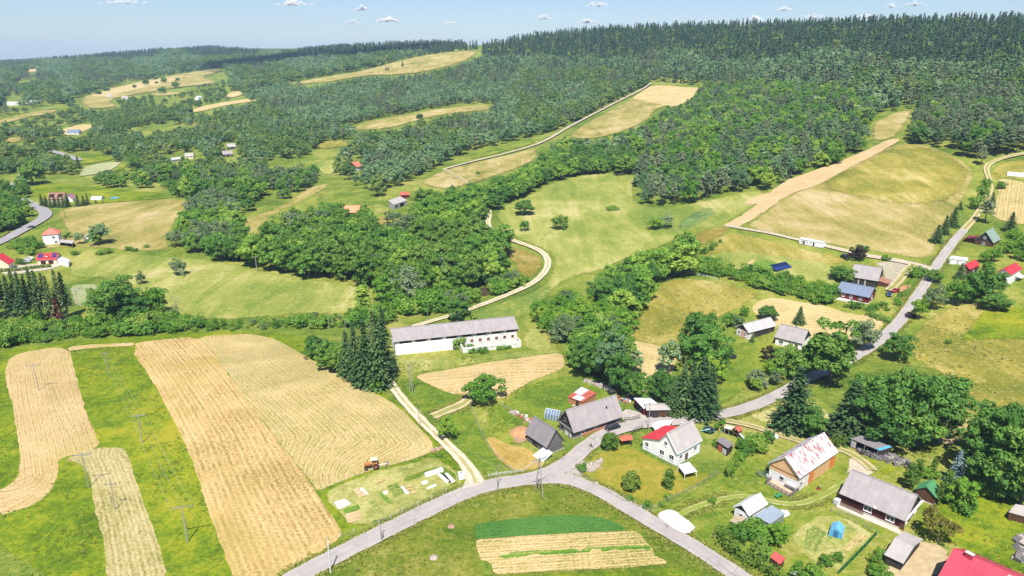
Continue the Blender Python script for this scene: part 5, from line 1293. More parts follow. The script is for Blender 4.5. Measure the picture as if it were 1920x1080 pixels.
def roof_gable(root, L, W, he, hr, mat, th=.14, over=0.0, ridge=None, name='roof', x0=None, x1=None, edge=None):
    m = MB(); x0 = -L/2 if x0 is None else x0; x1 = L/2 if x1 is None else x1; e = edge or mat
    for s in (-1, 1):
        m.slab([(x0, s*W/2, he), (x1, s*W/2, he), (x1, 0, hr), (x0, 0, hr)], th, mat, e)
    for i in range(2):
        pass
    m.box(((x0+x1)/2, 0, hr+.03), (x1-x0, .34, .09), ridge or mat)
    return m.build(name, root)
def walls(root, L, W, he, hr, over, wmat, gmat=None, foot=None, gz=None, sink=1.2, drop=.16, gover=None):
    """four walls up to the roof; the gable triangles may have another cladding above gz"""
    ox = over if gover is None else gover
    l, w_ = L/2-ox, W/2-over; k = (hr-he)/(W/2); ze = he+over*k-drop; zr = hr-drop; m = MB()
    for s in (-1, 1):
        m.poly([(-l, s*w_, -sink), (l, s*w_, -sink), (l, s*w_, ze), (-l, s*w_, ze)], [(0, 1, 2, 3)], wmat)
        if gmat and gz:
            wz = w_ if gz <= ze else (zr-gz)/k
            m.poly([(s*l, -w_, -sink), (s*l, w_, -sink), (s*l, w_, min(gz, ze)), (s*l, -w_, min(gz, ze))], [(0, 1, 2, 3)], wmat)
            if gz > ze: m.poly([(s*l, -w_, ze), (s*l, w_, ze), (s*l, wz, gz), (s*l, -wz, gz)], [(0, 1, 2, 3)], wmat)
        else:
            m.poly([(s*l, -w_, -sink), (s*l, w_, -sink), (s*l, w_, ze), (s*l, 0, zr), (s*l, -w_, ze)], [(0, 1, 2, 3, 4)], wmat)
    o = m.build('wall', root)
    if gmat and gz:
        for s in (-1, 1):
            g = MB(); q = s*(l+.012)
            if gz <= ze: pts = [(q, -w_, gz), (q, w_, gz), (q, w_, ze), (q, 0, zr), (q, -w_, ze)]
            else: wz = (zr-gz)/k; pts = [(q, -wz, gz), (q, wz, gz), (q, 0, zr)]
            b = [(x-s*.05, y, z) for x, y, z in pts]; n = len(pts)
            g.poly(pts+b, [tuple(range(n)), tuple(range(2*n-1, n-1, -1))]+[(i, (i+1) % n, (i+1) % n+n, i+n) for i in range(n)], gmat)
            g.build('gable', root)
    if foot:
        f = MB(); t = .05
        for s in (-1, 1):
            f.box((0, s*(w_+t/2), (.35-sink)/2), (2*l+2*t, t, .35+sink), foot); f.box((s*(l+t/2), 0, (.35-sink)/2), (t, 2*w_, .35+sink), foot)
        f.build('plinth', root)
    return o, 2*l, 2*w_
def chimney(root, at, y, z, h, mat=None, s=.55, parent=None):
    m = MB(); m.box((at, y, z+h/2-.4), (s, s, h+.8), mat or P_BRICKY); m.box((at, y, z+h+.05), (s+.14, s+.14, .1), M_CONC)
    return m.build('chimney', parent or root)
def barge(root, L, W, he, hr, mat, name='bargeboard', w=.22):
    for s in (-1, 1):
        m = MB()
        for t in (-1, 1):
            a = Vector((s*(L/2+.03), t*W/2, he-.1)); b = Vector((s*(L/2+.03), 0, hr-.1)); d = b-a
            m.slab([a+Vector((-.05, 0, .1)), a+Vector((.05, 0, .1)), b+Vector((.05, 0, .1)), b+Vector((-.05, 0, .1))], w, mat)
        m.build(name, root)
def gable_house(name, label, cat, e1, e2, r1, base, he, hr, over, wall, roof, gmat=None, gz=None, foot=None, minW=None, maxW=None, gover=None, trim=None, ridge=None, group=None, pitch=None, maxL=None):
    global HR
    if pitch:
        lo, hi = he+.4, he+9.0
        for _ in range(24):
            hr = (lo+hi)/2
            if (hr-he) < fit_roof(e1, e2, r1, he, hr, base)[3]/2*math.tan(R(pitch)): lo = hr
            else: hi = hr
    HR = hr
    c, rz, L, W = fit_roof(e1, e2, r1, he, hr, base)
    if minW: W = max(W, minW)
    if maxW: W = min(W, maxW)
    if maxL: L = min(L, maxL)
    root = thing(name, label, cat, c, rz, group)
    rf = roof_gable(root, L, W, he, hr, roof, ridge=ridge)
    wl, l, w_ = walls(root, L, W, he, hr, over, wall, gmat, foot, gz, gover=gover)
    if trim: barge(root, L, W, he, hr, trim)
    print(name, 'L %.1f W %.1f rz %.0f at %.0f %.0f' % (L, W, math.degrees(rz), c.x, c.y))
    return root, rf, L, W, l, w_
def part(root, name, fn, parent=None):
    m = MB(); fn(m); return m.build(name, parent or root)

# 1 long white barn
root, rf, L, W, l, w_ = gable_house('long_barn', 'very long white barn with a weathered grey roof and open dark band under the eaves', 'barn', (737,641.5), (973.5,616.5), (735,616.5), (741,668), 5.2, 7.6, .7, W_OLDWHITE, RF_GREY)
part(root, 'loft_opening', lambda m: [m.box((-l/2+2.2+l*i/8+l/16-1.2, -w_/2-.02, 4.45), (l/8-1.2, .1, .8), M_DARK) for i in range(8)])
for i in range(9):
    part(root, 'pillar', lambda m: m.box((-l/2+.4+(l-.8)*i/8, -w_/2-.08, 4.4), (.5, .22, 1.1), W_GREYB))
for i in range(9): window(root, '-y', l, w_, -l/2+3+i*2.55, 2.5, .9, .7, frame=W_GREYB, bars=0)
for i in range(6): window(root, '-y', l, w_, l*.12+i*3.1, 2.3, 1.0, .8, frame=W_PINK, bars=0)
window(root, '-x', l, w_, 0, 2.5, 1.0, 1.0, bars=1)
part(root, 'lower_wall', lambda m: [m.box((-l/2+l*.23, -w_/2-.35, .9), (l*.46, .7, 5.4), W_WHITE)])
a = g1(868,662); b = g1(977,651); c2 = g1(981,640)
yard = thing('pen_wall', 'low white pen wall with small slit openings in front of the long barn', 'wall', a, math.atan2(b.y-a.y, b.x-a.x))
yl = (b-a).length
part(yard, 'front_panel', lambda m: m.box((yl/2, 0, .7), (yl, .3, 2.6), W_OLDWHITE))
part(yard, 'end_panel', lambda m: [m.box((.15, 2.2, .7), (.3, 4.1, 2.58), W_OLDWHITE), m.box((yl-.15, 2.2, .7), (.3, 4.1, 2.58), W_OLDWHITE)])
for i in range(5): part(yard, 'slit', lambda m: m.box((yl*(.1+.2*i), -.14, 1.15), (1.4, .06, .4), W_GREYB))

# 2 old log farmhouse
root, rf, L, W, l, w_ = gable_house('log_farmhouse', 'old log farmhouse with a huge weathered grey roof and open timber gable beside the road', 'house', (1075,812.5), (1170.3,780.8), (1056.7,770.8), (1075,821), 2.3, 7.4, .7, P_LOG, RF_GREY, P_DARK, 2.5, M_STONE, gover=.45, ridge=RF_PALE)
part(root, 'bargeboard', lambda m: [m.slab([(-L/2-.04, s*W/2, 2.45), (-L/2+.12, s*W/2, 2.45), (-L/2+.12, 0, 7.55), (-L/2-.04, 0, 7.55)], .12, P_GREY) for s in (-1, 1)])
part(root, 'gable_beam', lambda m: m.box((-l/2-.25, 0, 2.6), (.5, w_+.3, .28), P_GREY))
for y in (-w_*.3, w_*.05, w_*.36): part(root, 'post', lambda m: m.box((-l/2-.4, y, 1.2), (.22, .22, 2.7), P_GREY))
part(root, 'whitewashed_panel', lambda m: m.box((-l/2-.04, -w_*.12, 1.0), (.08, w_*.5, 1.9), W_OLDWHITE))
for x in (-l*.3, -l*.05, l*.2): window(root, '-y', l, w_, x, 1.2, .9, .9)
part(root, 'brick_base', lambda m: m.box((l*.04, -w_/2-.12, .2), (l*.72, .2, 1.2), P_BRICKY))
door(root, '-y', l, w_, l*.34, 1.1, 1.9, P_DARK)
window(root, '-x', l, w_, w_*.1, 4.3, .6, .9, frame=P_GREY, bars=0)
chimney(root, -L*.32, .5, 6.6, 1.2, P_BRICKY, .5)
part(root, 'skylight', lambda m: m.box((L*.24, -W*.2, 2.3+5.1*.6+.02), (.5, .7, .12), M_DARK, rx=math.atan2(5.1, W/2)))

# 3 timber barn at the road
root, rf, L, W, l, w_ = gable_house('timber_barn', 'small grey log barn with boarded gable leaning to the road fork', 'barn', (983.5,812.5), (1025.8,840.8), (1000.8,780), (1024,852), 2.3, 6.6, .5, P_LOG, RF_GREY2, P_GREY, 2.6, None, gover=.35)
part(root, 'bargeboard', lambda m: [m.slab([(L/2-.1, s*W/2, 2.42), (L/2+.05, s*W/2, 2.42), (L/2+.05, 0, 6.72), (L/2-.1, 0, 6.72)], .12, P_DARK) for s in (-1, 1)])
part(root, 'foundation_stones', lambda m: [m.box((l/2-.1, -w_/2+w_*i/6, 0), (.6, .7, .5), M_STONE, rz=i) for i in range(7)])
door(root, '-y', l, w_, -l*.1, 2.2, 2.0, P_DARK)
sh = thing('metal_sheet', 'pale metal sheet leaning on the eave wall of the small grey log barn', 'metal sheet', g1(1016,858), 0)
rzb = root.rotation_euler.z; sh.rotation_euler.z = rzb
part(sh, 'sheet_panel', lambda m: m.slab([(-2.0, -1.5, .25), (2.0, -1.5, .05), (1.8, 2.2, 1.5), (-1.8, 2.2, 1.7)], .06, RF_SILVER))
part(sh, 'prop', lambda m: [m.tube((-1.5, 1.5, -.2), (-1.5, 1.7, 1.3), .06, .06, M_WOODG), m.tube((1.5, 1.5, -.2), (1.5, 1.7, 1.2), .06, .06, M_WOODG)])

# mono-pitched sheds given by the four corners of the roof in the picture
def shed(name, label, cat, corners, hts, base, wall, roof, th=.12, inset=.25, sink=1.0, open_side=None, group=None, patches=None):
    zg = g1(*base).z
    P = [atz(u, v, zg+h) for (u, v), h in zip(corners, hts)]
    c = sum(P, Vector())/4; c.z = zg; u = P[1]-P[0]; rz = math.atan2(u.y, u.x)
    Mi = (Matrix.Translation(c) @ Matrix.Rotation(rz, 4, 'Z')).inverted(); Q = [Mi @ p for p in P]
    root = thing(name, label, cat, c, rz, group)
    rf = part(root, 'roof', lambda m: m.slab(Q, th, roof))
    m = MB(); k = Vector((0, 0, 0)); cc = sum(Q, Vector())/4
    Wl = []
    for q in Q:
        d = (q-cc); d.z = 0; r = d.length; f = (r-inset)/r; Wl.append(Vector((cc.x+d.x*f, cc.y+d.y*f, cc.z+(q.z-cc.z)*f-th*.9)))
    for i in range(4):
        if open_side is not None and i in open_side: continue
        a, b = Wl[i], Wl[(i+1) % 4]
        m.poly([(a.x, a.y, -sink), (b.x, b.y, -sink), b, a], [(0, 1, 2, 3)], wall)
    m.build('wall', root)
    if open_side:
        for i in open_side:
            a, b = Wl[i], Wl[(i+1) % 4]
            for t in (.04, .5, .96):
                p = a.lerp(b, t); part(root, 'post', lambda m: m.tube((p.x, p.y, -sink), (p.x, p.y, p.z), .08, .08, M_WOODG, 6))
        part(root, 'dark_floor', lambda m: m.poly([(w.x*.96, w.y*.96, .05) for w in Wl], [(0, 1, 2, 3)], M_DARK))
    return root, Q, Wl, rf
def on_side(root, Wl, i, t0, t1, z0, z1, mat, name, out=.04, th=.06):
    a, b = Wl[i], Wl[(i+1) % 4]; p = a.lerp(b, t0); q = a.lerp(b, t1); d = Vector((q.x-p.x, q.y-p.y, 0)); n = Vector((d.y, -d.x, 0)).normalized()
    cc = sum(Wl, Vector())/4
    if n.dot(Vector(((p.x+q.x)/2-cc.x, (p.y+q.y)/2-cc.y, 0))) < 0: n = -n
    c = Vector(((p.x+q.x)/2, (p.y+q.y)/2, (z0+z1)/2))+n*out
    return part(root, name, lambda m: m.box(c, (d.length, th, z1-z0), mat, rz=math.atan2(d.y, d.x)))

root, Q, Wl, rf = shed('patchwork_shed', 'low shed with a half white, half rust-red patchwork roof on the farm grass', 'shed', [(1064,744),(1092.5,754),(1119,736.7),(1090,725)], [2.2,2.2,2.6,2.6], (1085,757), P_BRICKY, RF_RED and sheet_roof('rust_red_panels', (.40,.09,.06), (.46,.12,.08), .2))
up = (Q[1]-Q[0]).cross(Q[3]-Q[0]).normalized(); up = up if up.z > 0 else -up
def quad(a0, a1, b0, b1, off): return [Q[0].lerp(Q[1], s).lerp(Q[3].lerp(Q[2], s), t)+up*off for s, t in ((a0, b0), (a1, b0), (a1, b1), (a0, b1))]
part(root, 'white_sheet', lambda m: m.slab(quad(.02, .52, .42, .98, .05), .03, RF_SILVER), rf)
part(root, 'white_sheet', lambda m: m.slab(quad(.30, .82, .03, .36, .05), .03, RF_WHITE), rf)
on_side(root, Wl, 0, .55, .75, 0, 1.9, P_DARK, 'door')
root, Q, Wl, rf = shed('white_roofed_shed', 'shed with a white sheet roof and dark red side beside the farm gate', 'shed', [(1207,766),(1240,761),(1219,746),(1188,746)], [2.5,2.5,3.1,3.1], (1205,778), P_RED, RF_WHITE, open_side=None)
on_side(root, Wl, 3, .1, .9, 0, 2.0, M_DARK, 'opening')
on_side(root, Wl, 3, .0, .12, 0, 2.3, P_RED, 'door')
root, rf, L, W, l, w_ = gable_house('timber_shed', 'grey timber shed with a low grey roof under the dark trees by the road', 'shed', (1212,769.5), (1257,768.5), (1208,759), (1215,786), 2.7, 3.7, .3, P_DARK, RF_PALE, maxW=6, pitch=18)
door(root, '-y', l, w_, l*.22, 2.2, 1.9, P_BROWN)
part(root, 'footing', lambda m: [m.box((l*t, -w_/2, .1), (.7, .3, .5), M_CONC) for t in (-.3, .1, .42)])
root, Q, Wl, rf = shed('roadside_shed', 'small shed with a pale blue sheet roof between the road and the white house', 'shed', [(1241,799.5),(1256,797),(1262,788),(1234,789)], [2.1,2.1,2.4,2.4], (1240,808), P_ORANGE, RF_BLUEG and sheet_roof('pale_blue_sheet', (.50,.58,.66), (.56,.64,.71), .25, var=.1))
part(root, 'lean_roof', lambda m: m.slab([Q[0]+Vector((-.1, 0, -.05)), Q[3]+Vector((-.1, 0, -.05)), Q[3]+Vector((-2.2, -.3, -.7)), Q[0]+Vector((-2.2, -.3, -.7))], .08, RF_WHITE))
on_side(root, Wl, 0, .3, .6, 0, 1.7, P_DARK, 'door')

# 4 white house with the red lean-to roof
c, rz, L, W = fit_roof((1270,851), (1317.5,824.3), (1241.7,817.5), 3.9, 8.2, (1268,877))
WH = dict(c=c, rz=rz, L=L, W=W)
root = thing('white_house', 'white rendered house with a grey roof, red lean-to roof and a white porch canopy', 'house', c, rz)
print('white house', L, W, math.degrees(rz))
he, hr = 3.9, 8.2; ov = .35; l = L-2*ov; w_ = W-2*ov; k = (hr-he)/(W/2)
LT = 4.6; zl = 3.4      # the lean-to on the far side of the ridge
roof = MB(); roof.slab([(-L/2, -W/2, he), (L/2, -W/2, he), (L/2, 0, hr), (-L/2, 0, hr)], .16, RF_PALE)
yb = W/2*.62; roof.slab([(-L/2, yb, hr-k*yb), (L/2, yb, hr-k*yb), (L/2, 0, hr), (-L/2, 0, hr)], .16, RF_PALE); roof.box((0, 0, hr+.04), (L, .4, .1), RF_PALE)
rf = roof.build('roof', root)
zb = hr-k*yb-.12; y2 = W/2+LT
part(root, 'lean_to_roof', lambda m: m.slab([(-L/2, y2, zl), (L/2*.9, y2, zl), (L/2*.9, yb-.1, zb), (-L/2, yb-.1, zb)], .14, RF_RED))
m = MB(); zt = lambda y: (zb-.1+(zl-zb)*(y-yb)/(y2-yb))-.1
ys = [-w_/2, w_/2, y2-.35]
for s in (-1, 1):
    x = s*l/2
    m.poly([(x, -w_/2, -1), (x, y2-.4, -1), (x, y2-.4, zt(y2-.4)), (x, yb, zt(yb)), (x, yb-.02, hr-k*yb-.2), (x, 0, hr-.2), (x, -w_/2, he+ov*k-.2)], [tuple(range(7))], W_WHITE)
m.poly([(-l/2, -w_/2, -1), (l/2, -w_/2, -1), (l/2, -w_/2, he+ov*k-.2), (-l/2, -w_/2, he+ov*k-.2)], [(0, 1, 2, 3)], W_WHITE)
m.poly([(-l/2, y2-.4, -1), (l/2, y2-.4, -1), (l/2, y2-.4, zt(y2-.4)), (-l/2, y2-.4, zt(y2-.4))], [(0, 1, 2, 3)], W_WHITE)
m.build('wall', root)
part(root, 'plinth', lambda m: [m.box((-l/2-.03, (y2-w_/2)/2-.2, -.2), (.08, y2+w_/2-.4, 1.0), W_GREYB), m.box((0, -w_/2-.03, -.2), (l, .08, 1.0), W_GREYB)])
for y, z, ww, hh in ((y2-1.8, 2.0, 1.0, 1.2), (w_*.22, 1.9, 1.3, 1.3), (-w_*.26, 1.9, 1.3, 1.3), (w_*.06, 5.0, .9, 1.1)): window(root, '-x', l, w_, y, z, ww, hh, o=0)
window(root, '-y', l, w_, l*.28, 2.2, 1.1, 1.1); window(root, '-y', l, w_, -l*.33, 2.1, 1.1, 1.1); door(root, '-y', l, w_, -l*.08, 1.1, 2.1, P_BROWN, z0=.1)
chimney(root, L*.12, .6, hr-.6, 1.0, W_OLDWHITE, .5, rf)
part(root, 'roof_edge', lambda m: m.slab([(-L/2-.1, -W/2-.05, he+.03), (-L/2+.06, -W/2-.05, he+.03), (-L/2+.06, 0, hr+.06), (-L/2-.1, 0, hr+.06)], .22, TRIM))
part(root, 'gutter', lambda m: m.tube((-L/2, -W/2-.06, he-.1), (L/2, -W/2-.06, he-.1), .07, .07, TRIM, 6))
z0 = g1(1284,888).z
pc = [atz(*p, z0+2.0) for p in ((1271,872), (1284,889), (1307,883), (1292,866))]; top = sum(pc, Vector())/4+Vector((0, 0, .55))
Mi = (Matrix.Translation(c) @ Matrix.Rotation(rz, 4, 'Z')).inverted(); pq = [Mi @ p for p in pc]; tq = Mi @ top
def canopy(m):
    b = [p-Vector((0, 0, .12)) for p in pq]
    m.poly(pq+[tq]+b, [(0, 1, 4), (1, 2, 4), (2, 3, 4), (3, 0, 4), (5, 6, 7, 8)]+[(i, (i+1) % 4, (i+1) % 4+5, i+5) for i in range(4)], plain('white_canopy_sheet', (.78,.79,.8), .6, .05))
part(root, 'porch_canopy', canopy)
for p in pq: part(root, 'porch_post', lambda m: m.tube((p.x*.97+tq.x*.03, p.y*.97+tq.y*.03, -.8), (p.x*.97+tq.x*.03, p.y*.97+tq.y*.03, p.z-.05), .07, .07, TRIM, 8))

# 5 well shelter, dark shed, play things
def small_gable(name, label, cat, p, rz, L, W, he, hr, wall, roof, group=None, open_=False, posts=True):
    P = g1(*p); root = thing(name, label, cat, P, rz, group)
    roof_gable(root, L, W, he, hr, roof, .08)
    if open_:
        for x in (-1, 1):
            for y in (-1, 1): part(root, 'post', lambda m: m.box((x*(L/2-.25), y*(W/2-.25), he/2-.15), (.14, .14, he+.3), wall))
    else: walls(root, L, W, he, hr, .15, wall, drop=.09)
    return root
r_ = small_gable('well_shelter', 'small wooden shelter with a brick-red roof beside the clipped round shrub', 'well shelter', (1172,833), .25, 3.4, 2.6, 1.9, 2.7, P_BROWN, RF_BRICK, open_=True)
part(r_, 'bench', lambda m: [m.box((0, .5, .45), (2.4, .5, .08), P_BROWN), m.box((-1, .5, .2), (.1, .4, .5), P_BROWN), m.box((1, .5, .2), (.1, .4, .5), P_BROWN)])
root, Q, Wl, rf = shed('dark_shed', 'small dark shed with a grey single-slope roof below the playhouse', 'shed', [(1343.5,826),(1365,840.5),(1376,832),(1355,818.5)], [2.6,2.6,2.2,2.2], (1362,856), P_DARK, RF_GREY2)
on_side(root, Wl, 0, .1, .5, 0, 1.8, RF_BRICK, 'door'); on_side(root, Wl, 0, .55, .9, .2, 1.6, M_CONC, 'board')

# 6 big barn with the peeling roof
root, rf, L, W, l, w_ = gable_house('peeling_roof_barn', 'big barn with a peeling white and red roof, fresh plank gable and orange doors', 'barn', (1500,897.5), (1572.5,848), (1465.8,861.7), (1496,922), 4.3, 8.0, .5, W_OLDWHITE, RF_PATCH, P_TAN, 3.0, M_CONC, gover=.4)
part(root, 'bargeboard', lambda m: [m.slab([(-L/2-.05, s*W/2, 4.38), (-L/2+.12, s*W/2, 4.38), (-L/2+.12, 0, 8.1), (-L/2-.05, 0, 8.1)], .2, W_GREYB) for s in (-1, 1)])
part(root, 'plank_wall', lambda m: m.box((l*.2, -w_/2-.03, 2.15), (l*.58, .08, 3.6), P_TAN))
door(root, '-y', l, w_, -l*.16, l*.12, 3.2, P_ORANGE, o=.04); door(root, '-y', l, w_, l*.42, l*.15, 3.5, P_ORANGE, o=.06)
window(root, '-x', l, w_, w_*.05, 1.9, .9, .7, bars=0, frame=W_GREYB); window(root, '-y', l, w_, -l*.42, 2.0, .7, .7, bars=0, frame=W_GREYB)
door(root, '-y', l, w_, -l*.33, .9, 1.9, W_PINKW)
part(root, 'gable_seam', lambda m: m.box((-l/2-.06, 0, 4.05), (.05, w_-.2, .14), P_BROWN))
part(root, 'step_slab', lambda m: m.box((-l*.16, -w_/2-1.2, .0), (l*.2, 2.2, .35), M_CONC))
BB = (root.location.copy(), root.rotation_euler.z, L, W)
# animal pen in front of its gable
pa, pb, pc_, pd = g1(1436,908), g1(1480,934), g1(1497,922), g1(1452,898)
pen = thing('animal_pen', 'fenced animal pen with a pale earth floor in front of the peeling-roof barn', 'pen', pa, math.atan2(pb.y-pa.y, pb.x-pa.x))
Mi = (Matrix.Translation(pa) @ Matrix.Rotation(pen.rotation_euler.z, 4, 'Z')).inverted(); q = [Mi @ p for p in (pa, pb, pc_, pd)]
part(pen, 'pen_floor', lambda m: m.slab([p+Vector((0, 0, .3)) for p in q], 1.2, plain('pen_earth', (.52,.38,.25), .95, .15)))
def railing(m, a, b, h=1.1, posts=5, rails=3, mat=P_GREY):
    for i in range(posts+1): p = a.lerp(b, i/posts); m.box((p.x, p.y, p.z+h/2), (.1, .1, h), mat)
    for j in range(rails):
        z = h*(j+.7)/rails; d = b-a
        m.box(((a.x+b.x)/2, (a.y+b.y)/2, (a.z+b.z)/2+z), (math.hypot(d.x, d.y), .05, .2), mat, rz=math.atan2(d.y, d.x), ry=-math.atan2(d.z, math.hypot(d.x, d.y)))
for a, b in ((q[0], q[1]), (q[1], q[2]), (q[3], q[0])): part(pen, 'rail_panel', lambda m: railing(m, a+Vector((0, 0, .2)), b+Vector((0, 0, .2)), posts=6))
part(pen, 'pen_roof', lambda m: m.slab([q[2]+Vector((-.3, 0, 1.9)), q[1].lerp(q[2], .55)+Vector((0, 0, 1.7)), q[1].lerp(q[2], .55)+(q[3]-q[2])*.42+Vector((0, 0, 1.7)), q[2]+(q[3]-q[2])*.42+Vector((0, 0, 2.0))], .1, W_GREYB))

# 7 long dark wooden house
root, rf, L, W, l, w_ = gable_house('long_dark_house', 'long dark wooden house with a wide grey roof, white windows and a pale path', 'house', (1573,925), (1698,978), (1598,880), (1699,997), 2.7, 6.6, .6, P_DKRED, RF_GREY, P_DARK, 2.75, M_CONC, gover=.5)
part(root, 'white_eave', lambda m: m.box((L/2-.1, 0, 2.72), (.42, W-.5, .12), TRIM))
for x in (-l*.06, l*.30): window(root, '-y', l, w_, x, 1.55, 1.6, 1.2, bars=1)
window(root, '+x', l, w_, w_*.24, 1.6, 1.3, 1.1); door(root, '+x', l, w_, -w_*.1, 1.0, 2.0, P_BROWN); window(root, '+x', l, w_, -w_*.34, 1.6, .8, 1.0)
part(root, 'porch_rail', lambda m: railing(m, Vector((-l/2+.3, -w_/2-.9, .0)), Vector((-l*.1, -w_/2-.9, .0)), 1.0, 8, 3, P_BROWN))
part(root, 'path_slab', lambda m: [m.box((.4, -w_/2-1.1, -.55), (l+1.2, 1.7, 1.2), plain('pale_path', (.60,.50,.40), .95, .1)), m.box((l/2+.9, -.3, -.555), (1.4, w_+1.4, 1.19), plain('pale_path_end', (.62,.52,.41), .95, .1))])
part(root, 'corner_boards', lambda m: m.box((l/2-.1, -w_/2-.05, 1.2), (.9, .12, 2.6), P_ORANGE and P_BROWN))
part(root, 'satellite_dish', lambda m: m.lathe((l*.05, -W/2-.1, 2.9), [(.02, 0), (.25, .05), (.4, .16)], TRIM, 12, 'Y'))

# 8 woodshed, garage pair and huts
root, Q, Wl, rf = shed('woodshed', 'long open woodshed with a grey roof and a blue sheet at its end', 'shed', [(1594,822),(1650,845),(1673,838),(1618,816)], [2.5,2.5,2.9,2.9], (1630,852), P_DARK, RF_GREY2, open_side=[0])
up = (Q[1]-Q[0]).cross(Q[3]-Q[0]).normalized(); up = up if up.z > 0 else -up
part(root, 'blue_sheet', lambda m: m.slab([Q[0].lerp(Q[1], .88)+up*.05, Q[1]+up*.05, Q[2]+up*.05, Q[3].lerp(Q[2], .88)+up*.05], .04, M_BLUE), rf)
on_side(root, Wl, 3, .1, .7, .1, 2.2, P_BRICKY, 'end_wall', .06)
on_side(root, Wl, 0, .02, .2, .2, 2.0, W_GREYB, 'door', .02)
root, rf, L, W, l, w_ = gable_house('white_roofed_store', 'small store with a bright white gable roof joined to the blue-grey garage', 'shed', (1405,968), (1440.8,945), (1390.8,946.7), (1405,975), 2.5, 4.2, .4, W_OLDWHITE, RF_WHITE, M_DARK, 2.6, gover=.3)
window(root, '-x', l, w_, 0, 1.3, .8, .8, bars=0)
root, Q, Wl, rf = shed('flat_garage', 'garage with a flat blue-grey sheet roof joined to the white-roofed store', 'garage', [(1415.8,966.7),(1444,982.5),(1472.5,963),(1446.7,946.7)], [2.5,2.3,2.3,2.5], (1444,995), plain('green_grey_boards', (.22,.26,.22), .8, .12), RF_BLUEG)
on_side(root, Wl, 0, .1, .85, .05, 1.8, plain('garage_door_green', (.16,.21,.18), .7, .1), 'door'); on_side(root, Wl, 1, .2, .8, .1, 1.7, M_STEEL, 'metal_stack')
root, Q, Wl, rf = shed('plank_hut', 'tiny hut with a pale plank roof in front of the white-roofed store', 'hut', [(1368,976.7),(1385,983.5),(1399,971),(1380,964)], [1.5,1.5,1.6,1.6], (1380,988), M_DARK, P_TAN and planks('pale_planks', (.42,.33,.22), (.5,.4,.28), .25, 0), open_side=[0])
root, Q, Wl, rf = shed('red_roofed_hut', 'tiny hut with a plain red roof behind the clipped hedge', 'hut', [(1444,1045),(1462.5,1058),(1473.3,1046.7),(1453.3,1033.3)], [1.9,1.9,2.3,2.3], (1460,1066), P_BROWN, RF_BRICK and sheet_roof('dull_red_sheet', (.44,.08,.07), (.5,.1,.09), .3, var=.1))
root, rf, L, W, l, w_ = gable_house('double_roofed_shed', 'grey shed with two pale roof slopes and a red bench beside the dusty yard', 'shed', (1650,1048), (1686.7,1065.5), (1683.5,1009.5), (1652,1060), 2.3, 3.6, .35, P_DARK, RF_PALE, maxW=11)
root.rotation_euler.z = root.rotation_euler.z
root, Q, Wl, rf = shed('crimson_roofed_house', 'large house at the lower corner with a crimson sheet roof and two chimneys', 'house', [(1752,1092),(1905,1180),(1990,1115),(1788,1027.5)], [3.6,3.6,7.0,7.0], (1765,1085), P_DARK, RF_CRIM, th=.18, inset=.6)
def on_roof(s, t): return Q[0].lerp(Q[1], s).lerp(Q[3].lerp(Q[2], s), t)
part(root, 'back_roof', lambda m: m.slab([Q[3], Q[2], Q[2]+Vector((0, 5, -2.4)), Q[3]+Vector((0, 5, -2.4))], .18, RF_CRIM))
for s, t in ((.17, .93), (.62, .80)):
    p = on_roof(s, t); part(root, 'chimney', lambda m: [m.box((p.x, p.y, p.z+.3), (1.3, .7, 1.4), RF_CRIM if s < .3 else W_PINKW), m.box((p.x, p.y, p.z+1.04), (1.5, .9, .1), M_CONC)])
part(root, 'skylight', lambda m: [m.box(tuple(on_roof(.74, .86)+Vector((0, 0, .1))), (1.3, .9, .12), M_GLASS, rx=.5), m.box(tuple(on_roof(.74, .86)+Vector((0, 0, .05))), (1.6, 1.2, .12), TRIM, rx=.5)], rf)
root, Q, Wl, rf = shed('stable_shed', 'low timber shed with a pale striped roof under the grove edge', 'shed', [(1891,960),(1935,972),(1945,952),(1904,945)], [2.1,2.1,2.5,2.5], (1900,978), P_BROWN, RF_PALE)
root, rf, L, W, l, w_ = gable_house('summer_house', 'small wooden summer house with a bright green roof between the thujas', 'summer house', (1714,917), (1727,903.5), (1733,917.5), (1738,942), 2.4, 4.2, .35, P_BROWN, RF_GREEN, None, None, M_CONC, maxW=6.5)
window(root, '-x', l, w_, w_*.25, 1.4, .8, 1.0); door(root, '-x', l, w_, -w_*.2, .9, 1.9, P_BROWN)
# ---------------------------------------------------------------- houses further off
root, rf, L, W, l, w_ = gable_house('salmon_house', 'low house with a half salmon, half white gable and a pale grey roof', 'house', (1404,624.5), (1456.7,611), (1390.8,608), (1404,641), 3.0, 6.2, .5, W_OLDWHITE, RF_PALE and sheet_roof('pale_grey_sheets', (.42,.40,.40), (.50,.48,.47)), P_DARK, 3.0, M_CONC, gover=.4, pitch=36)
part(root, 'salmon_panel', lambda m: m.box((-l/2-.03, -w_*.12, 1.4), (.06, w_*.42, 2.7), W_PINK))
window(root, '-x', l, w_, w_*.25, 1.6, .9, 1.2); window(root, '-x', l, w_, -w_*.22, 1.6, .9, 1.2, o=.05)
part(root, 'stable_front', lambda m: m.box((l*.1, -w_/2-.03, 1.3), (l*.78, .08, 2.7), P_DARK)); door(root, '-y', l, w_, l*.3, 1.2, 2, P_BROWN, o=.08)
root, rf, L, W, l, w_ = gable_house('white_walled_house', 'white-walled house with a plain grey roof half hidden by the huge spreading tree', 'house', (1451.7,632), (1505,645), (1465.8,607.5), (1452,650), 3.0, 6.4, .5, W_WHITE, RF_GREY, P_DARK, 3.1, gover=.4, pitch=38)
part(root, 'eave_board', lambda m: m.box((0, -w_/2-.05, 2.75), (l, .1, .5), P_DARK))
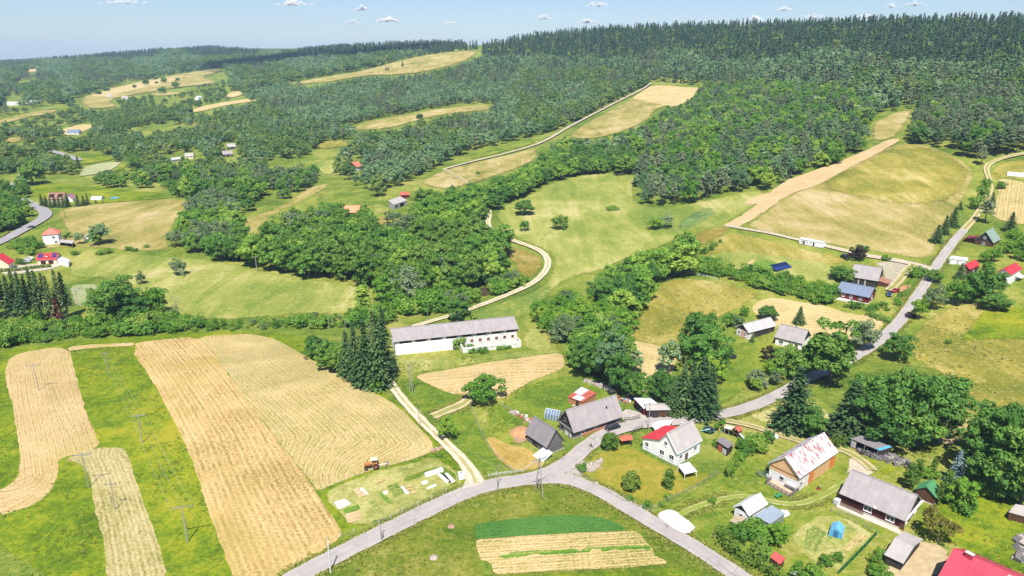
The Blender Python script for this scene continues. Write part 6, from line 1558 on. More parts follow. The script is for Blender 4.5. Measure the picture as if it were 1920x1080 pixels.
window(root, '-y', l, w_, -l*.28, 1.5, 1.4, 1.1); window(root, '-y', l, w_, l*.1, 1.5, 1.4, 1.1); door(root, '-y', l, w_, l*.3, 1.1, 2.1, P_BROWN); chimney(root, L*.1, .5, 5.8, 1.1)
root, rf, L, W, l, w_ = gable_house('dark_barn', 'dark timber barn with a broad grey roof behind the slate-blue roof', 'barn', (1593.7,519), (1647,527.5), (1603.5,494.6), (1646,540), 3.2, 6.8, .5, P_DARK, RF_GREY, P_DARK, 3.3, gover=.4, pitch=36)
part(root, 'pale_post', lambda m: [m.box((l*t, -w_/2-.06, 1.5), (.5, .1, 3), W_GREYB) for t in (-.2, .05)])
part(root, 'lean_to_roof', lambda m: m.slab([(l/2-.1, -w_*.3, 2.7), (l/2+4.2, -w_*.3, 1.9), (l/2+4.2, w_*.35, 1.9), (l/2-.1, w_*.35, 2.7)], .1, RF_BROWN))
part(root, 'lean_to_wall', lambda m: [m.box((l/2+3.9, 0, .6), (.1, w_*.6, 2.5), P_BROWN), m.box((l/2+2, -w_*.28, .7), (3.8, .1, 2.7), P_BROWN)])
root, rf, L, W, l, w_ = gable_house('blue_roofed_house', 'dark red boarded house with a slate-blue roof', 'house', (1568,546), (1630.6,558.5), (1577.5,527.5), (1630,566), 2.9, 5.6, .5, P_RED, RF_NAVY, None, None, W_OLDWHITE, gover=.4, pitch=30)
for x in (-l*.3, -l*.05, l*.25): window(root, '-y', l, w_, x, 1.7, 1.0, 1.0)
part(root, 'terrace', lambda m: m.box((-l*.2, -w_/2-1.2, -.3), (l*.55, 2.4, 1.0), W_OLDWHITE)); window(root, '+x', l, w_, 0, 1.7, 1.0, 1.1); door(root, '+x', l, w_, w_*.3, 1, 2, P_BROWN)
# mobile home
a, b, c2 = g1(1498,458.5), g1(1541.5,466.5), g1(1548,463.5)
rz = math.atan2(b.y-a.y, b.x-a.x); L = (b-a).length; W = 3.2
root = thing('mobile_home', 'long white mobile home standing alone at the edge of the hill field', 'mobile home', (a+b)/2+Vector((-math.sin(rz), math.cos(rz), 0))*W/2, rz)
part(root, 'body', lambda m: m.box((0, 0, 1.75), (L, W, 2.6), W_WHITE)); roof_gable(root, L+.3, W+.3, 3.05, 3.45, RF_WHITE, .1)
part(root, 'skirt', lambda m: m.box((0, 0, .2), (L-.4, W-.4, .6), W_GREYB))
window(root, '-y', L, W, -L*.36, 1.9, .7, 1.0); window(root, '-y', L, W, -L*.16, 2.0, .6, .6, bars=0); window(root, '-y', L, W, 0, 2.0, .6, .6, bars=0); door(root, '-y', L, W, -L*.29, .8, 2.0, M_GLASS, z0=.45); door(root, '-y', L, W, L*.12, .8, 2.0, M_GLASS, z0=.45)
# solar table
P = g1(1466,511); a, b = g1(1452,512), g1(1481,503); rz = math.atan2(b.y-a.y, b.x-a.x)
root = thing('solar_table', 'dark blue solar panels on a ground frame beside the vegetable plot', 'solar panels', (a+b)/2+Vector((0, 2, 0)), rz); L = (b-a).length*1.05
part(root, 'frame', lambda m: [m.tube((x*L*.45, y, -.3), (x*L*.45, y, 1.1+y*.42), .07, .07, M_STEEL, 6) for x in (-1, -.3, .3, 1) for y in (-1.6, 1.6)])
for j in range(2):
    p = part(root, 'panel', lambda m: m.slab([(-L/2, -2.1+j*2.12, .7+j*.9), (L/2, -2.1+j*2.12, .7+j*.9), (L/2, -.02+j*2.12, 1.58+j*.9), (-L/2, -.02+j*2.12, 1.58+j*.9)], .06, M_SOLAR if j == 0 else plain('dark_solar_cells', (.012,.02,.07), .15, .2, 3, spec=.6)))
# right edge cottages
root, rf, L, W, l, w_ = gable_house('green_roofed_cottage', 'steep-roofed cottage with a sage green roof beside the hill track', 'house', (1859,459), (1881,446), (1843.5,437), (1857,464), 2.2, 7.6, .4, P_BROWN, RF_SAGE, P_DARK, 2.3, gover=.5, pitch=50, maxL=12)
window(root, '-x', l, w_, 0, 1.3, 1.2, 1.0); window(root, '-x', l, w_, 0, 4.2, .9, .9)
a = root.location
part(root, 'lean_to', lambda m: [m.slab([(-l/2-.2, w_*.5, 3.4), (l*.2, w_*.5, 3.4), (l*.2, w_*.5+5, 2.2), (-l/2-.2, w_*.5+5, 2.2)], .12, RF_BROWN and sheet_roof('maroon_sheet', (.18,.03,.04), (.22,.04,.05), .25)), m.box((-l*.12, w_*.5+2.3, .9), (l*.6, 4.4, 2.6), P_BROWN)])
root, Q, Wl, rf = shed('white_flat_garage', 'small pale garage with a flat white roof beside the road', 'garage', [(1779,485),(1814,489),(1816,483),(1784,479.5)], [2.6,2.6,2.8,2.8], (1790,499), W_GREYB, RF_WHITE)
on_side(root, Wl, 0, .1, .45, .1, 2.1, TRIM, 'door'); on_side(root, Wl, 0, .55, .9, .1, 2.1, TRIM, 'door')
root, rf, L, W, l, w_ = gable_house('brown_cottage', 'brown boarded cottage with a red roof next to the flat white garage', 'house', (1819,505.8), (1838,496.5), (1811,495), (1812,519), 3.6, 6.2, .4, P_BROWN, RF_RED, None, None, M_CONC, gover=.3, pitch=40)
window(root, '-x', l, w_, 0, 1.4, 1.2, .9); window(root, '-x', l, w_, w_*.1, 3.9, .8, .8); window(root, '-y', l, w_, 0, 1.8, .9, .9)
root, rf, L, W, l, w_ = gable_house('white_cottage', 'two-storey white cottage with a bright red roof and balcony', 'house', (1895.4,516), (1917.4,504), (1885,503), (1898,536), 5.0, 7.6, .5, W_WHITE, RF_RED, None, None, M_CONC, gover=.5, pitch=38)
for y in (-w_*.22, w_*.22): window(root, '-x', l, w_, y, 1.7, 1.1, 1.3); window(root, '-x', l, w_, y*.7, 4.4, .8, 1.2)
part(root, 'balcony', lambda m: [m.box((-l/2-.6, 0, 2.95), (1.2, w_*.9, .14), TRIM), m.box((-l/2-1.15, 0, 3.45), (.06, w_*.9, .9), TRIM)]); window(root, '-y', l, w_, 0, 1.7, 1.0, 1.1)
part(root, 'porch_roof', lambda m: m.slab([(l*.1, -w_/2-2.2, 2.3), (l*.5, -w_/2-2.2, 2.3), (l*.5, -w_/2, 2.9), (l*.1, -w_/2, 2.9)], .1, RF_WHITE))
# left side of the valley
def hip_house(name, label, e_l, e_f, e_b, base, he, hr, wall, roof):
    zg = g1(*base).z; A, B, C_ = atz(*e_l, zg+he), atz(*e_f, zg+he), atz(*e_b, zg+he)
    u = B-A; rz = math.atan2(u.y, u.x); L = u.length; n = Vector((-math.sin(rz), math.cos(rz), 0)); W = max(7.5, (C_-B).dot(n)); c = (A+B)/2+n*W/2; c.z = zg
    root = thing(name, label, 'house', c, rz)
    k = (L-W)/2*.9 if L > W else .3
    part(root, 'roof', lambda m: m.poly([(-L/2, -W/2, he), (L/2, -W/2, he), (L/2, W/2, he), (-L/2, W/2, he), (-k, 0, hr), (k, 0, hr)], [(0, 1, 5, 4), (1, 2, 5), (2, 3, 4, 5), (3, 0, 4), (3, 2, 1, 0)], roof))
    part(root, 'wall', lambda m: m.box((0, 0, he/2-.55), (L-.9, W-.9, he+.9), wall))
    return root, L-.9, W-.9
root, l, w_ = hip_house('white_villa', 'square white villa with a coral hipped roof beside the valley road', (76.5,441), (109.5,438.5), (117.5,431.7), (100,460), 6.2, 9.0, W_WHITE, RF_CORAL)
window(root, '-y', l, w_, l*.2, 4.3, 1.5, 1.1); window(root, '-y', l, w_, l*.3, 1.5, 1.2, 1.2); window(root, '+x', l, w_, 0, 4.3, 1, 1.2); chimney(root, -.5, .3, 8.6, 1.0, P_BRICKY)
root2, Q, Wl, rf = shed('villa_annex', 'low annex with a flat grey roof attached to the white villa', 'shed', [(111,454),(136,456.5),(139,451),(113,448.5)], [2.6,2.6,2.8,2.8], (120,461), P_DARK, RF_PALE, open_side=[0])
root, rf, L, W, l, w_ = gable_house('small_cabin', 'small white cabin with a steep grey roof beside the tall birch-like tree', 'cabin', (168.5,449), (173.5,440), (164,440), (168,456), 2.2, 5.2, .3, W_WHITE, RF_PALE, P_DARK, 3.0, minW=4.5, maxW=6, pitch=48, maxL=7)
door(root, '-x', l, w_, 0, .9, 1.9, M_GLASS)
root, rf, L, W, l, w_ = gable_house('cream_house', 'cream house with a bright red roof at the end of the garden drive', 'house', (16.7,495.5), (29,489), (-2,477.5), (16,511), 3.6, 7.8, .5, W_CREAM, RF_RED, None, None, M_CONC, gover=.4, maxW=12, pitch=40, maxL=11)
window(root, '-x', l, w_, w_*.1, 1.6, 1, 1.1); window(root, '-x', l, w_, w_*.1, 4.8, .9, 1.0); window(root, '-y', l, w_, 0, 1.6, 1, 1.1)
root, rf, L, W, l, w_ = gable_house('solar_garage', 'cream garage house with a red roof carrying two solar arrays', 'garage', (67,488), (106,486), (68.5,475.2), (72,498), 2.9, 6.6, .5, W_CREAM, RF_RED, None, None, M_CONC, gover=.4, pitch=36)
for x in (-l*.2, l*.2): door(root, '-y', l, w_, x, 2.4, 2.2, P_DKRED)
for x in (-.32, .34): part(root, 'solar_panel', lambda m: [m.slab([(L*x+i*1.25-1.2, -W*.5+W*.13+j*W*.17, 2.9+(.26+j*.34)*(HR-2.9)+.1), (L*x+i*1.25-.05, -W*.5+W*.13+j*W*.17, 2.9+(.26+j*.34)*(HR-2.9)+.1), (L*x+i*1.25-.05, -W*.5+W*.28+j*W*.17, 2.9+(.56+j*.34)*(HR-2.9)+.1), (L*x+i*1.25-1.2, -W*.5+W*.28+j*W*.17, 2.9+(.56+j*.34)*(HR-2.9)+.1)], .04, M_SOLAR) for i in range(2) for j in range(2)])
part(root, 'dormer', lambda m: [m.poly([(-1.1, -W*.38, HR*.55+1.0), (1.1, -W*.38, HR*.55+1.0), (0, -W*.38, HR-.5)], [(0, 1, 2)], W_CREAM), m.slab([(-1.4, -W*.40, HR*.55+.9), (0, -W*.40, HR-.3), (0, 0, HR-.3), (-1.4, 0, HR*.55+.9)], .1, RF_RED), m.slab([(1.4, -W*.40, HR*.55+.9), (0, -W*.40, HR-.3), (0, 0, HR-.3), (1.4, 0, HR*.55+.9)], .1, RF_RED)])
root, Q, Wl, rf = shed('silver_annex', 'shed with a silver sheet roof beside the solar garage', 'shed', [(106,486),(128,493),(132,487),(112,480)], [3.0,2.4,2.4,3.0], (118,500), W_WHITE, RF_SILVER)
root, rf, L, W, l, w_ = gable_house('brown_roofed_house', 'house with a brown tiled roof and dark roof panels behind the spruce hedge', 'house', (88,374), (119,373), (87,361.5), (86,381), 4.0, 8.2, .5, W_CREAM, RF_BROWN, None, None, gover=.4, pitch=40)
for x in (-.26, .26): part(root, 'roof_panel', lambda m: m.slab([(L*x-1.7, -W*.36, 4+(HR-4)*.28+.1), (L*x+1.7, -W*.36, 4+(HR-4)*.28+.1), (L*x+1.7, -W*.12, 4+(HR-4)*.76+.1), (L*x-1.7, -W*.12, 4+(HR-4)*.76+.1)], .05, M_SOLAR and M_DARK))
window(root, '-x', l, w_, 0, 1.7, 1.1, 1.2)
root, rf, L, W, l, w_ = gable_house('purple_roofed_house', 'white house with a dull purple roof between dark conifers', 'house', (136,373), (146,370), (132,363), (140,380), 3.0, 6.0, .4, W_WHITE, sheet_roof('dull_purple_tiles', (.30,.15,.18), (.36,.19,.22)), None, None, gover=.4, minW=7, pitch=40)
window(root, '-x', l, w_, 0, 1.7, 1.1, 1.2)
def polytunnel(label, pa, pb, r, mat, parts=5):
    a, b = g1(*pa), g1(*pb); L = (b-a).length; rz = math.atan2(b.y-a.y, b.x-a.x)
    root = thing('polytunnel', label, 'polytunnel', (a+b)/2, rz); n = 12
    m = MB(); p = []; f = []
    for i in range(parts*2+1):
        for j in range(n+1):
            t = math.pi*j/n; rr = r*(1 if i % 2 else .985); p.append((-L/2+L*i/(parts*2), rr*math.cos(t), rr*math.sin(t)*1.05-.2))
    for i in range(parts*2):
        for j in range(n): f.append((i*(n+1)+j, i*(n+1)+j+1, (i+1)*(n+1)+j+1, (i+1)*(n+1)+j))
    f += [tuple(range(n+1)), tuple(range(parts*2*(n+1)+n, parts*2*(n+1)-1, -1))]
    m.poly(p, f, mat); m.build('cover', root)
    for i in range(parts+1): part(root, 'hoop', lambda m: [m.tube((-L/2+L*i/parts, (r+.03)*math.cos(math.pi*j/8), (r+.03)*math.sin(math.pi*j/8)*1.05-.2), (-L/2+L*i/parts, (r+.03)*math.cos(math.pi*(j+1)/8), (r+.03)*math.sin(math.pi*(j+1)/8)*1.05-.2), .05, .05, M_STEEL, 5) for j in range(8)])
    return root
polytunnel('grey-white polytunnel on the meadow behind the purple-roofed house', (174,375), (194,375), 3.0, plain('milky_film', (.60,.64,.66), .35, .1, 1.5))
polytunnel('pale polytunnel on the slope above the striped stubble field', (1889,328), (1945,333), 2.2, M_TARPW)
P = g1(214.5,373); root = thing('paddling_pool', 'round blue garden pool on the meadow beside the grey-white polytunnel', 'pool', P)
part(root, 'rim', lambda m: m.lathe((0, 0, 0), [(3.0, -.3), (3.0, .9), (2.85, .95), (2.8, .7)], M_BLUE, 20)); part(root, 'water', lambda m: m.lathe((0, 0, 0), [(.01, .75), (2.82, .75)], plain('pool_water', (.12,.45,.62), .05, .05, spec=.5), 20))
root, rf, L, W, l, w_ = gable_house('orange_roofed_house', 'house with an orange tiled roof sunk among the trees', 'house', (644,399), (673,399), (645,385), (660,404), 3.0, 6.6, .5, P_BROWN, RF_ORANGE, P_BROWN, 3.0, gover=.4, pitch=40)
window(root, '-y', l, w_, 0, 1.6, 1, 1)
root, Q, Wl, rf = shed('grey_roofed_store', 'pale store with a wide grey roof beside the small red cabin', 'shed', [(738,384),(764,375.5),(750,368),(728,376)], [3.2,3.2,4.0,4.0], (752,389), W_GREYB, RF_PALE)
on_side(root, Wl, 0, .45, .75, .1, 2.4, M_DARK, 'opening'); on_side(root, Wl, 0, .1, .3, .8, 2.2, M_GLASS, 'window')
root, rf, L, W, l, w_ = gable_house('red_cabin', 'small red cabin behind the pale store with the wide grey roof', 'cabin', (750,366), (768,365.5), (757,359.5), (758,371), 2.4, 4.4, .4, P_RED, RF_BRICK, None, None, maxW=7)
door(root, '-y', l, w_, 0, 1, 1.9, M_DARK)
root, rf, L, W, l, w_ = gable_house('hillside_house', 'house with a coral roof and white front among dense trees on the valley side', 'house', (668,313.5), (679.5,311), (661,304), (672,319), 4.0, 7.6, .5, W_WHITE, RF_CORAL, P_DARK, 4.0, gover=.4, minW=9, pitch=40)
window(root, '-y', l, w_, 0, 1.8, 1.2, 1.2)
def far_house(label, p, rz, L, W, he, hr, wall, roof):
    L *= .78; W *= .78; he *= .85; hr *= .85
    root = thing('village_house', label, 'house', g1(*p), rz); roof_gable(root, L, W, he, hr, roof); _, l, w_ = walls(root, L, W, he, hr, .4, wall)
    for x in (-l*.25, l*.25): window(root, '-y', l, w_, x, 1.7, 1.1, 1.2)
    return root
far_house('grey-roofed hut, upper of two in a forest clearing', (435,279), .5, 13, 10, 3, 7, P_DARK, RF_PALE)
far_house('grey-roofed hut, lower of two in a forest clearing', (427,293), .5, 13, 10, 3, 7, P_DARK, RF_GREY)
far_house('distant house with a dark blue roof on a pale field', (140,252), .1, 20, 13, 3.5, 7.5, W_WHITE, RF_NAVY)
far_house('long pale distant building left of the pink-roofed one', (25,197), .25, 32, 14, 4, 7, W_WHITE, RF_WHITE)
far_house('distant building with a pinkish roof in the far village', (63,194), .0, 30, 12, 4, 7, W_PINKW, RF_PALE)
far_house('tiny white house on the terraced fields far away', (235,187), .3, 15, 10, 4, 8, W_WHITE, RF_PALE)
far_house('tiny white gabled house above the long pale field strip', (373,187), 1.2, 15, 11, 5, 9, W_WHITE, RF_SILVER)
far_house('distant house with a whitish roof beside the far valley road', (14,250), .3, 14, 10, 4, 8, W_WHITE, RF_PALE)
far_house('distant house with a pink roof beside the far valley road', (22,251), .6, 12, 9, 3, 6, W_PINKW, RF_CORAL)
far_house('distant low grey building among valley trees', (56,259), .0, 16, 11, 3, 5, W_GREYB, RF_SILVER)
far_house('yellow house half hidden by shrubs in the valley', (356,297), .2, 11, 8, 3, 6.5, W_CREAM, RF_CORAL and RF_PALE)
far_house('grey-roofed farm building beside the pale valley drive', (330,303), 1.0, 14, 7, 3, 5, W_GREYB, RF_SILVER)
far_house('house with an orange roof hidden among valley trees', (41,290), .2, 11, 9, 3, 7, W_CREAM, RF_ORANGE)
far_house('white-roofed house behind trees on the far side of the valley road', (205,183), .4, 14, 9, 4, 7, W_WHITE, RF_PALE)
# ---------------------------------------------------------------- poles, wires, fences, vehicles and yard things
def pole_height(u, v, vt):
    P = g1(u, v); d = float(project([P])[1][0]); dep = math.atan2(CH-P.z, math.hypot(P.x, P.y)); return P, (v-vt)*d/F/math.cos(dep)*.98
def insul(m, p, n=1): m.lathe(p, [(.02, 0), (.09, .02), (.11, .12), (.06, .2), (.09, .26), (.02, .34)], M_PORC, 8)
HEADS = {}
def pole(key, base, vt, label, mat=None, arm=None, rz=0.0, lamp=False, r=.16, aframe=None, stub=False, group=None):
    P, h = pole_height(*base, vt); root = thing('utility_pole', label, 'utility pole', P, rz, group); mat = mat or M_CONC
    if aframe:
        s = aframe/2
        for k in (-1, 1): part(root, 'leg', lambda m: m.tube((0, k*s, -.6), (0, k*.12, h), r, r*.7, mat, 8))
        part(root, 'brace', lambda m: [m.box((0, 0, h*.34), (.12, s*1.25, .14), mat), m.box((0, 0, h*.6), (.1, s*.8, .12), mat)])
    else:
        part(root, 'shaft', lambda m: m.tube((0, 0, -.6), (0, 0, h), r*.92, r*.55, mat, 10))
        if stub: part(root, 'stub', lambda m: m.box((.22, 0, 1.0), (.2, .2, 3.0), M_WOODG))
    tops = [Vector((0, 0, h))]
    if arm:
        if arm == 'Y':
            part(root, 'crossarm', lambda m: [m.tube((0, 0, h-1.2), (s*1.9, 0, h+.1), .08, .06, M_STEEL, 6) for s in (-1, 1)]+[m.tube((-1.5, 0, h-.2), (1.5, 0, h-.2), .05, .05, M_STEEL, 6)])
            tops = [Vector((-1.9, 0, h+.3)), Vector((0, 0, h+.3)), Vector((1.9, 0, h+.3))]
        else:
            part(root, 'crossarm', lambda m: m.box((0, 0, h-.25), (arm, .16, .16), M_STEEL))
            tops = [Vector((-arm/2+.1, 0, h+.1)), Vector((0, 0, h+.3)), Vector((arm/2-.1, 0, h+.1))]
        for t in tops: part(root, 'insulator', lambda m: insul(m, t-Vector((0, 0, .28))))
    else:
        for s in (-.18, .18): part(root, 'insulator', lambda m: insul(m, (s, 0, h-.1)))
    if lamp: part(root, 'lamp_head', lambda m: [m.tube((0, 0, h-.2), (1.0, 0, h+.25), .04, .04, M_STEEL, 6), m.box((1.25, 0, h+.25), (.6, .22, .12), M_STEEL)])
    M = Matrix.Translation(P) @ Matrix.Rotation(rz, 4, 'Z'); HEADS[key] = [M @ t for t in tops]
    return root
pole('fork', (1011,926), 862, 'wooden A-frame power pole standing on the grass at the road fork', M_WOODG, arm=3.6, rz=.5, aframe=3.4)
pole('lamp', (933,922), 880, 'concrete pole with a street lamp at the mouth of the gravel track', M_POLE, lamp=True, rz=1.2)
pole('road', (620,1074), 1014, 'tall white concrete pole with a wooden stub at the lower road edge', M_PLASTW and plain('white_concrete', (.66,.65,.63), .9, .1), r=.2)
pole('verge', (715,1014), 976, 'thin wooden pole with a dark stub beside the road below the garden plot', M_WOODG, stub=True, r=.11)
pole('house', (1215.5,807), 757, 'slim white pole at the gate beside the red lean-to roof', M_POLE, r=.13)
pole('hay', (771,737), 685, 'wooden A-frame pole at the corner of the arc-mown hay field', M_WOODG, arm=1.6, aframe=2.2, rz=.6, r=.14)
pole('track', (786,803), 767, 'thin concrete pole beside the gravel track', M_POLE, r=.11)
pole('spruce', (648.7,630), 599, 'pale concrete pole just left of the tall spruces', M_POLE, r=.15)
pole('stream', (617,618), 586, 'grey pole in the grass beside the stream thicket', M_WOODG, r=.13)
pole('west', (352,1017), 950, 'concrete power pole with a wide crossarm on the green strip, nearest to the lower edge', M_POLE, arm=4.6, rz=.25, r=.18)
pole('west2', (267,830), 777, 'concrete power pole with a wide crossarm on the green strip beside the big mown field', M_POLE, arm=3.6, rz=.2, r=.17)
pole('west3', (203,702), 660, 'weathered thin power pole at the upper end of the green strip', M_STEEL, arm=2.0, rz=.2, r=.12)
pole('mown1', (217,956), 906, 'power pole standing in a grass tuft on the narrow greenish mown field', M_WOODG, arm=2.4, rz=.2, r=.13)
pole('mown2', (166.7,914), 850, 'power pole with a wide crossarm at the top of the narrow greenish mown field', M_WOODG, arm=4.2, rz=.25, r=.15)
pole('mown3', (73,733), 682, 'power pole with a crossarm in the pinkish mown field by the stream', M_WOODG, arm=4.2, rz=.2, r=.15)
pole('sown', (146.7,576), 541, 'power pole with a forked crossarm on the pale sown field', M_WOODG, arm='Y', rz=.2, r=.15)
pole('meadow', (482,511), 480, 'A-frame power pole on the valley meadow below the copse', M_WOODG, arm=2.4, aframe=4.0, rz=.4, r=.15)
pole('hill', (1747.6,455), 436, 'short concrete pole between the conifers on the edge of the hill field', M_POLE, arm=1.6, r=.16)
pole('hayfar', (122,409), 394, 'leaning wooden double pole on the hay meadow near the valley road', M_WOODG, aframe=2.4, r=.14)
pole('villa', (33,467), 450, 'white concrete pole in the shrubs beside the valley road', M_POLE, r=.17)
pole('bank', (802,604), 584, 'slim pole beside the gravel track behind the long barn', M_WOODG, r=.12)
pole('valley', (61,404), 391, 'street pole at the inside of the valley road bend', M_POLE, lamp=True, r=.15)
def wires(label, ks, sag=1.0, which=None):
    """one run of conductors from pole to pole"""
    m = MB()
    for a, b in zip(ks[:-1], ks[1:]):
        A, B = HEADS[a], HEADS[b]; n = min(len(A), len(B))
        ia = [0, len(A)//2, len(A)-1][:n] if n > 1 else [len(A)//2]; ib = [0, len(B)//2, len(B)-1][:n] if n > 1 else [len(B)//2]
        for i, j in zip(ia, ib):
            p, q = A[i], B[j]; N = 10; pr = None
            for k in range(N+1):
                t = k/N; x = p.lerp(q, t); x = Vector((x.x, x.y, x.z-sag*4*t*(1-t)))
                if pr is not None: m.tube(pr, x, .018, .018, M_WIRE, 4, False)
                pr = x
    o = m.build('power_line'); tag(o, label, 'power line')
wires('three thin wires running over the green strip between the mown fields', ['west', 'west2', 'west3'], 1.0)
wires('thin wires strung over the narrow mown fields to the pale sown field', ['mown1', 'mown2', 'mown3', 'sown'], 1.2)
wires('thin wire from the road fork to the street lamp pole and the lower road edge', ['fork', 'lamp', 'verge', 'road'], .8)
wires('thin wire from the gate pole to the road fork', ['fork', 'house'], .8)
wires('thin wires climbing from the gravel track to the hay field pole', ['lamp', 'track', 'hay', 'spruce', 'stream'], .9)

def fence(name, label, cat, pts, h=1.1, step=2.4, kind='rail', mat=None, r=.05):
    """posts and rails or wires that follow the ground"""
    C = resample(ground(pts)[:, :2], step, False); Z = H(C[:, 0], C[:, 1])+.12; P0 = Vector((C[0][0], C[0][1], Z[0]))
    root = thing(name, label, cat, P0); mat = mat or M_WOODG
    V = [Vector((x, y, z))-P0 for (x, y), z in zip(C, Z)]
    for i, p in enumerate(V[:100]): part(root, 'post', lambda m: m.box(p+Vector((0, 0, h/2-.2)), (r*2, r*2, h+.4), mat))
    m = MB()
    for a, b in zip(V[:-1], V[1:]):
        if kind == 'rail':
            for z in (h*.45, h*.9): m.slab([a+Vector((0, 0, z)), b+Vector((0, 0, z)), b+Vector((0, .05, z)), a+Vector((0, .05, z))], .12, mat)
        elif kind == 'wire':
            for z in (h*.35, h*.65, h*.95): m.tube(a+Vector((0, 0, z)), b+Vector((0, 0, z)), .012, .012, M_WIRE, 4, False)
        else: m.poly([a+Vector((0, 0, .02)), b+Vector((0, 0, .02)), b+Vector((0, 0, h)), a+Vector((0, 0, h)), a+Vector((0, .03, .02)), b+Vector((0, .03, .02)), b+Vector((0, .03, h)), a+Vector((0, .03, h))], [(0, 1, 2, 3), (7, 6, 5, 4), (3, 2, 6, 7), (0, 4, 5, 1)], kind)
    m.build('rails' if kind == 'rail' else 'wires' if kind == 'wire' else 'panel', root)
    return root
WHITEW = plain('whitewashed_wood', (.62,.60,.56), .9, .15)
def net_mat():
    t = NT('green_net', .9, .1); t.col((.03,.14,.06)); tr = t.N('ShaderNodeBsdfTransparent'); mx = t.N('ShaderNodeMixShader'); mx.inputs[0].default_value = .6
    t.L(tr.outputs[0], mx.inputs[1]); t.L(t.p.outputs[0], mx.inputs[2]); t.L(mx.outputs[0], t.out.inputs[0]); return t.done()
fence('rail_fence', 'low white rail fence along the grass edge at the road fork', 'fence', [(916,895),(945,891),(979,886)], .9, 2.2, 'rail', WHITEW)
fence('rail_fence', 'whitewashed rail fence slanting up beside the ochre plot', 'fence', [(981,885),(1000,872),(1024,861)], .8, 2.2, 'rail', WHITEW)
fence('garden_fence', 'dark picket fence between the log farmhouse and the timber shed', 'fence', [(1170,790),(1182,790),(1200,786)], 1.3, .6, 'rail', P_DARK, .04)
fence('garden_fence', 'dark fence with a gate on the roadside by the well shelter', 'fence', [(1182,818),(1192,810),(1205,805)], 1.3, .7, 'rail', P_DARK, .04)
fence('wire_fence', 'thin wire fence along the road edge of the white house lawn', 'fence', [(1080,880),(1100,902),(1130,920),(1170,942),(1222,962)], 1.2, 3.0, 'wire')
fence('wire_fence', 'wire fence around the grass beside the ochre plot', 'fence', [(882,762),(893,790),(905,820),(925,850),(950,876),(968,886)], 1.1, 3.2, 'wire')
fence('wire_fence', 'wire fence on white posts along the road side of the garden plot', 'fence', [(640,1008),(664,1000),(711,985),(755,962),(810,938),(862,910)], 1.3, 6.0, 'wire', WHITEW)
fence('wire_fence', 'wire fence along the field side of the garden plot', 'fence', [(604,920),(640,907),(700,884),(760,869),(815,850)], 1.1, 7.0, 'wire')
fence('wire_fence', 'thin wire fence along the lower garden edge of the white house', 'fence', [(1225,955),(1270,932),(1310,912),(1345,888)], 1.1, 3.4, 'wire')
fence('wire_fence', 'wire fence between the long dark house and the vegetable garden', 'fence', [(1558,960),(1590,975),(1620,990),(1643,1003)], 1.2, 2.6, 'wire')
fence('net_fence', 'green mesh fence on the outer side of the vegetable garden', 'fence', [(1643,1004),(1625,1024),(1600,1050),(1572,1078)], 1.2, 2.6, net_mat(), M_GREENP)
fence('wire_fence', 'tall wire fence across the yard lawn by the grove', 'fence', [(1802,962),(1818,935),(1835,921),(1862,935)], 1.8, 4.0, 'wire', M_CONC)
fence('white_fence', 'low white fence with posts along the long hedge', 'fence', [(1282,511),(1300,515),(1325,520),(1345,525)], 1.0, 2.6, 'rail', TRIM)
fence('board_fence', 'dark brown board fence beside the valley road', 'fence', [(-6,452),(8,446),(19,438)], 1.3, 3.0, plain('dark_brown_boards', (.12,.06,.04), .9, .2), P_BROWN)
fence('rail_fence', 'broken rail fence at the edge of the farm grass', 'fence', [(940,762),(958,772),(985,790)], 1.0, 2.6, 'rail', M_WOODG)

def rocks(name, label, cat, pts, n, size, mat, wide=1.2, tall=.8, seed=1, extra=None):
    """a heap or wall of separate lumps that lie against each other"""
    rs = random.Random(seed); C = ground(pts)[:, :2]; P0 = g1(*pts[0]); m = MB(); L = resample(C, 1.0, False)
    for i in range(n):
        c = L[rs.randrange(len(L))]; x = c[0]+rs.gauss(0, wide*.4); y = c[1]+rs.gauss(0, wide*.45); s = size*rs.uniform(.5, 1.3)
        z = h1(x, y)+rs.uniform(0, tall)*max(0, 1-(abs(x-c[0])+abs(y-c[1]))/(wide*1.6))
        k = extra[rs.randrange(len(extra))] if extra and rs.random() < .45 else mat
        m.box(Vector((x, y, z+s*.2))-P0, (s*rs.uniform(.7, 1.3), s*rs.uniform(.7, 1.2), s*rs.uniform(.5, .9)), k, rz=rs.uniform(0, 3), rx=rs.uniform(-.4, .4), ry=rs.uniform(-.4, .4))
    o = m.build(name, None, P0); tag(o, label, cat); return o
rocks('stone_pile', 'long heap of pale stones below the dark trees above the log farmhouse', 'stone pile', [(1100,716),(1118,722),(1132,726),(1146,735)], 150, .75, M_STONE, 1.3, .7, 3)
rocks('stone_pile', 'small heap of stones and planks between the barn and the farm grass', 'stone pile', [(962,774),(985,786),(1000,795)], 46, .7, M_STONE, 1.4, .4, 4, [RF_BRICK, M_CONC])
rocks('scrap_heap', 'heap of boards and scrap at the blue end of the woodshed', 'scrap heap', [(1655,858),(1672,862),(1690,868),(1702,874)], 120, .9, P_GREY, 2.2, .9, 5, [P_GREY, M_STONE, P_DARK, M_STONE])
rocks('board_pile', 'pile of grey boards in front of the open woodshed', 'board pile', [(1612,846),(1625,852),(1640,858)], 40, 1.0, P_GREY, 1.0, .4, 6, [P_DARK])
rocks('stone_pile', 'bank of pale stones of a flower bed at the corner of the road fork', 'stone pile', [(1092,872),(1102,880),(1112,880),(1122,868)], 170, .7, M_STONE, 1.2, .2, 7)
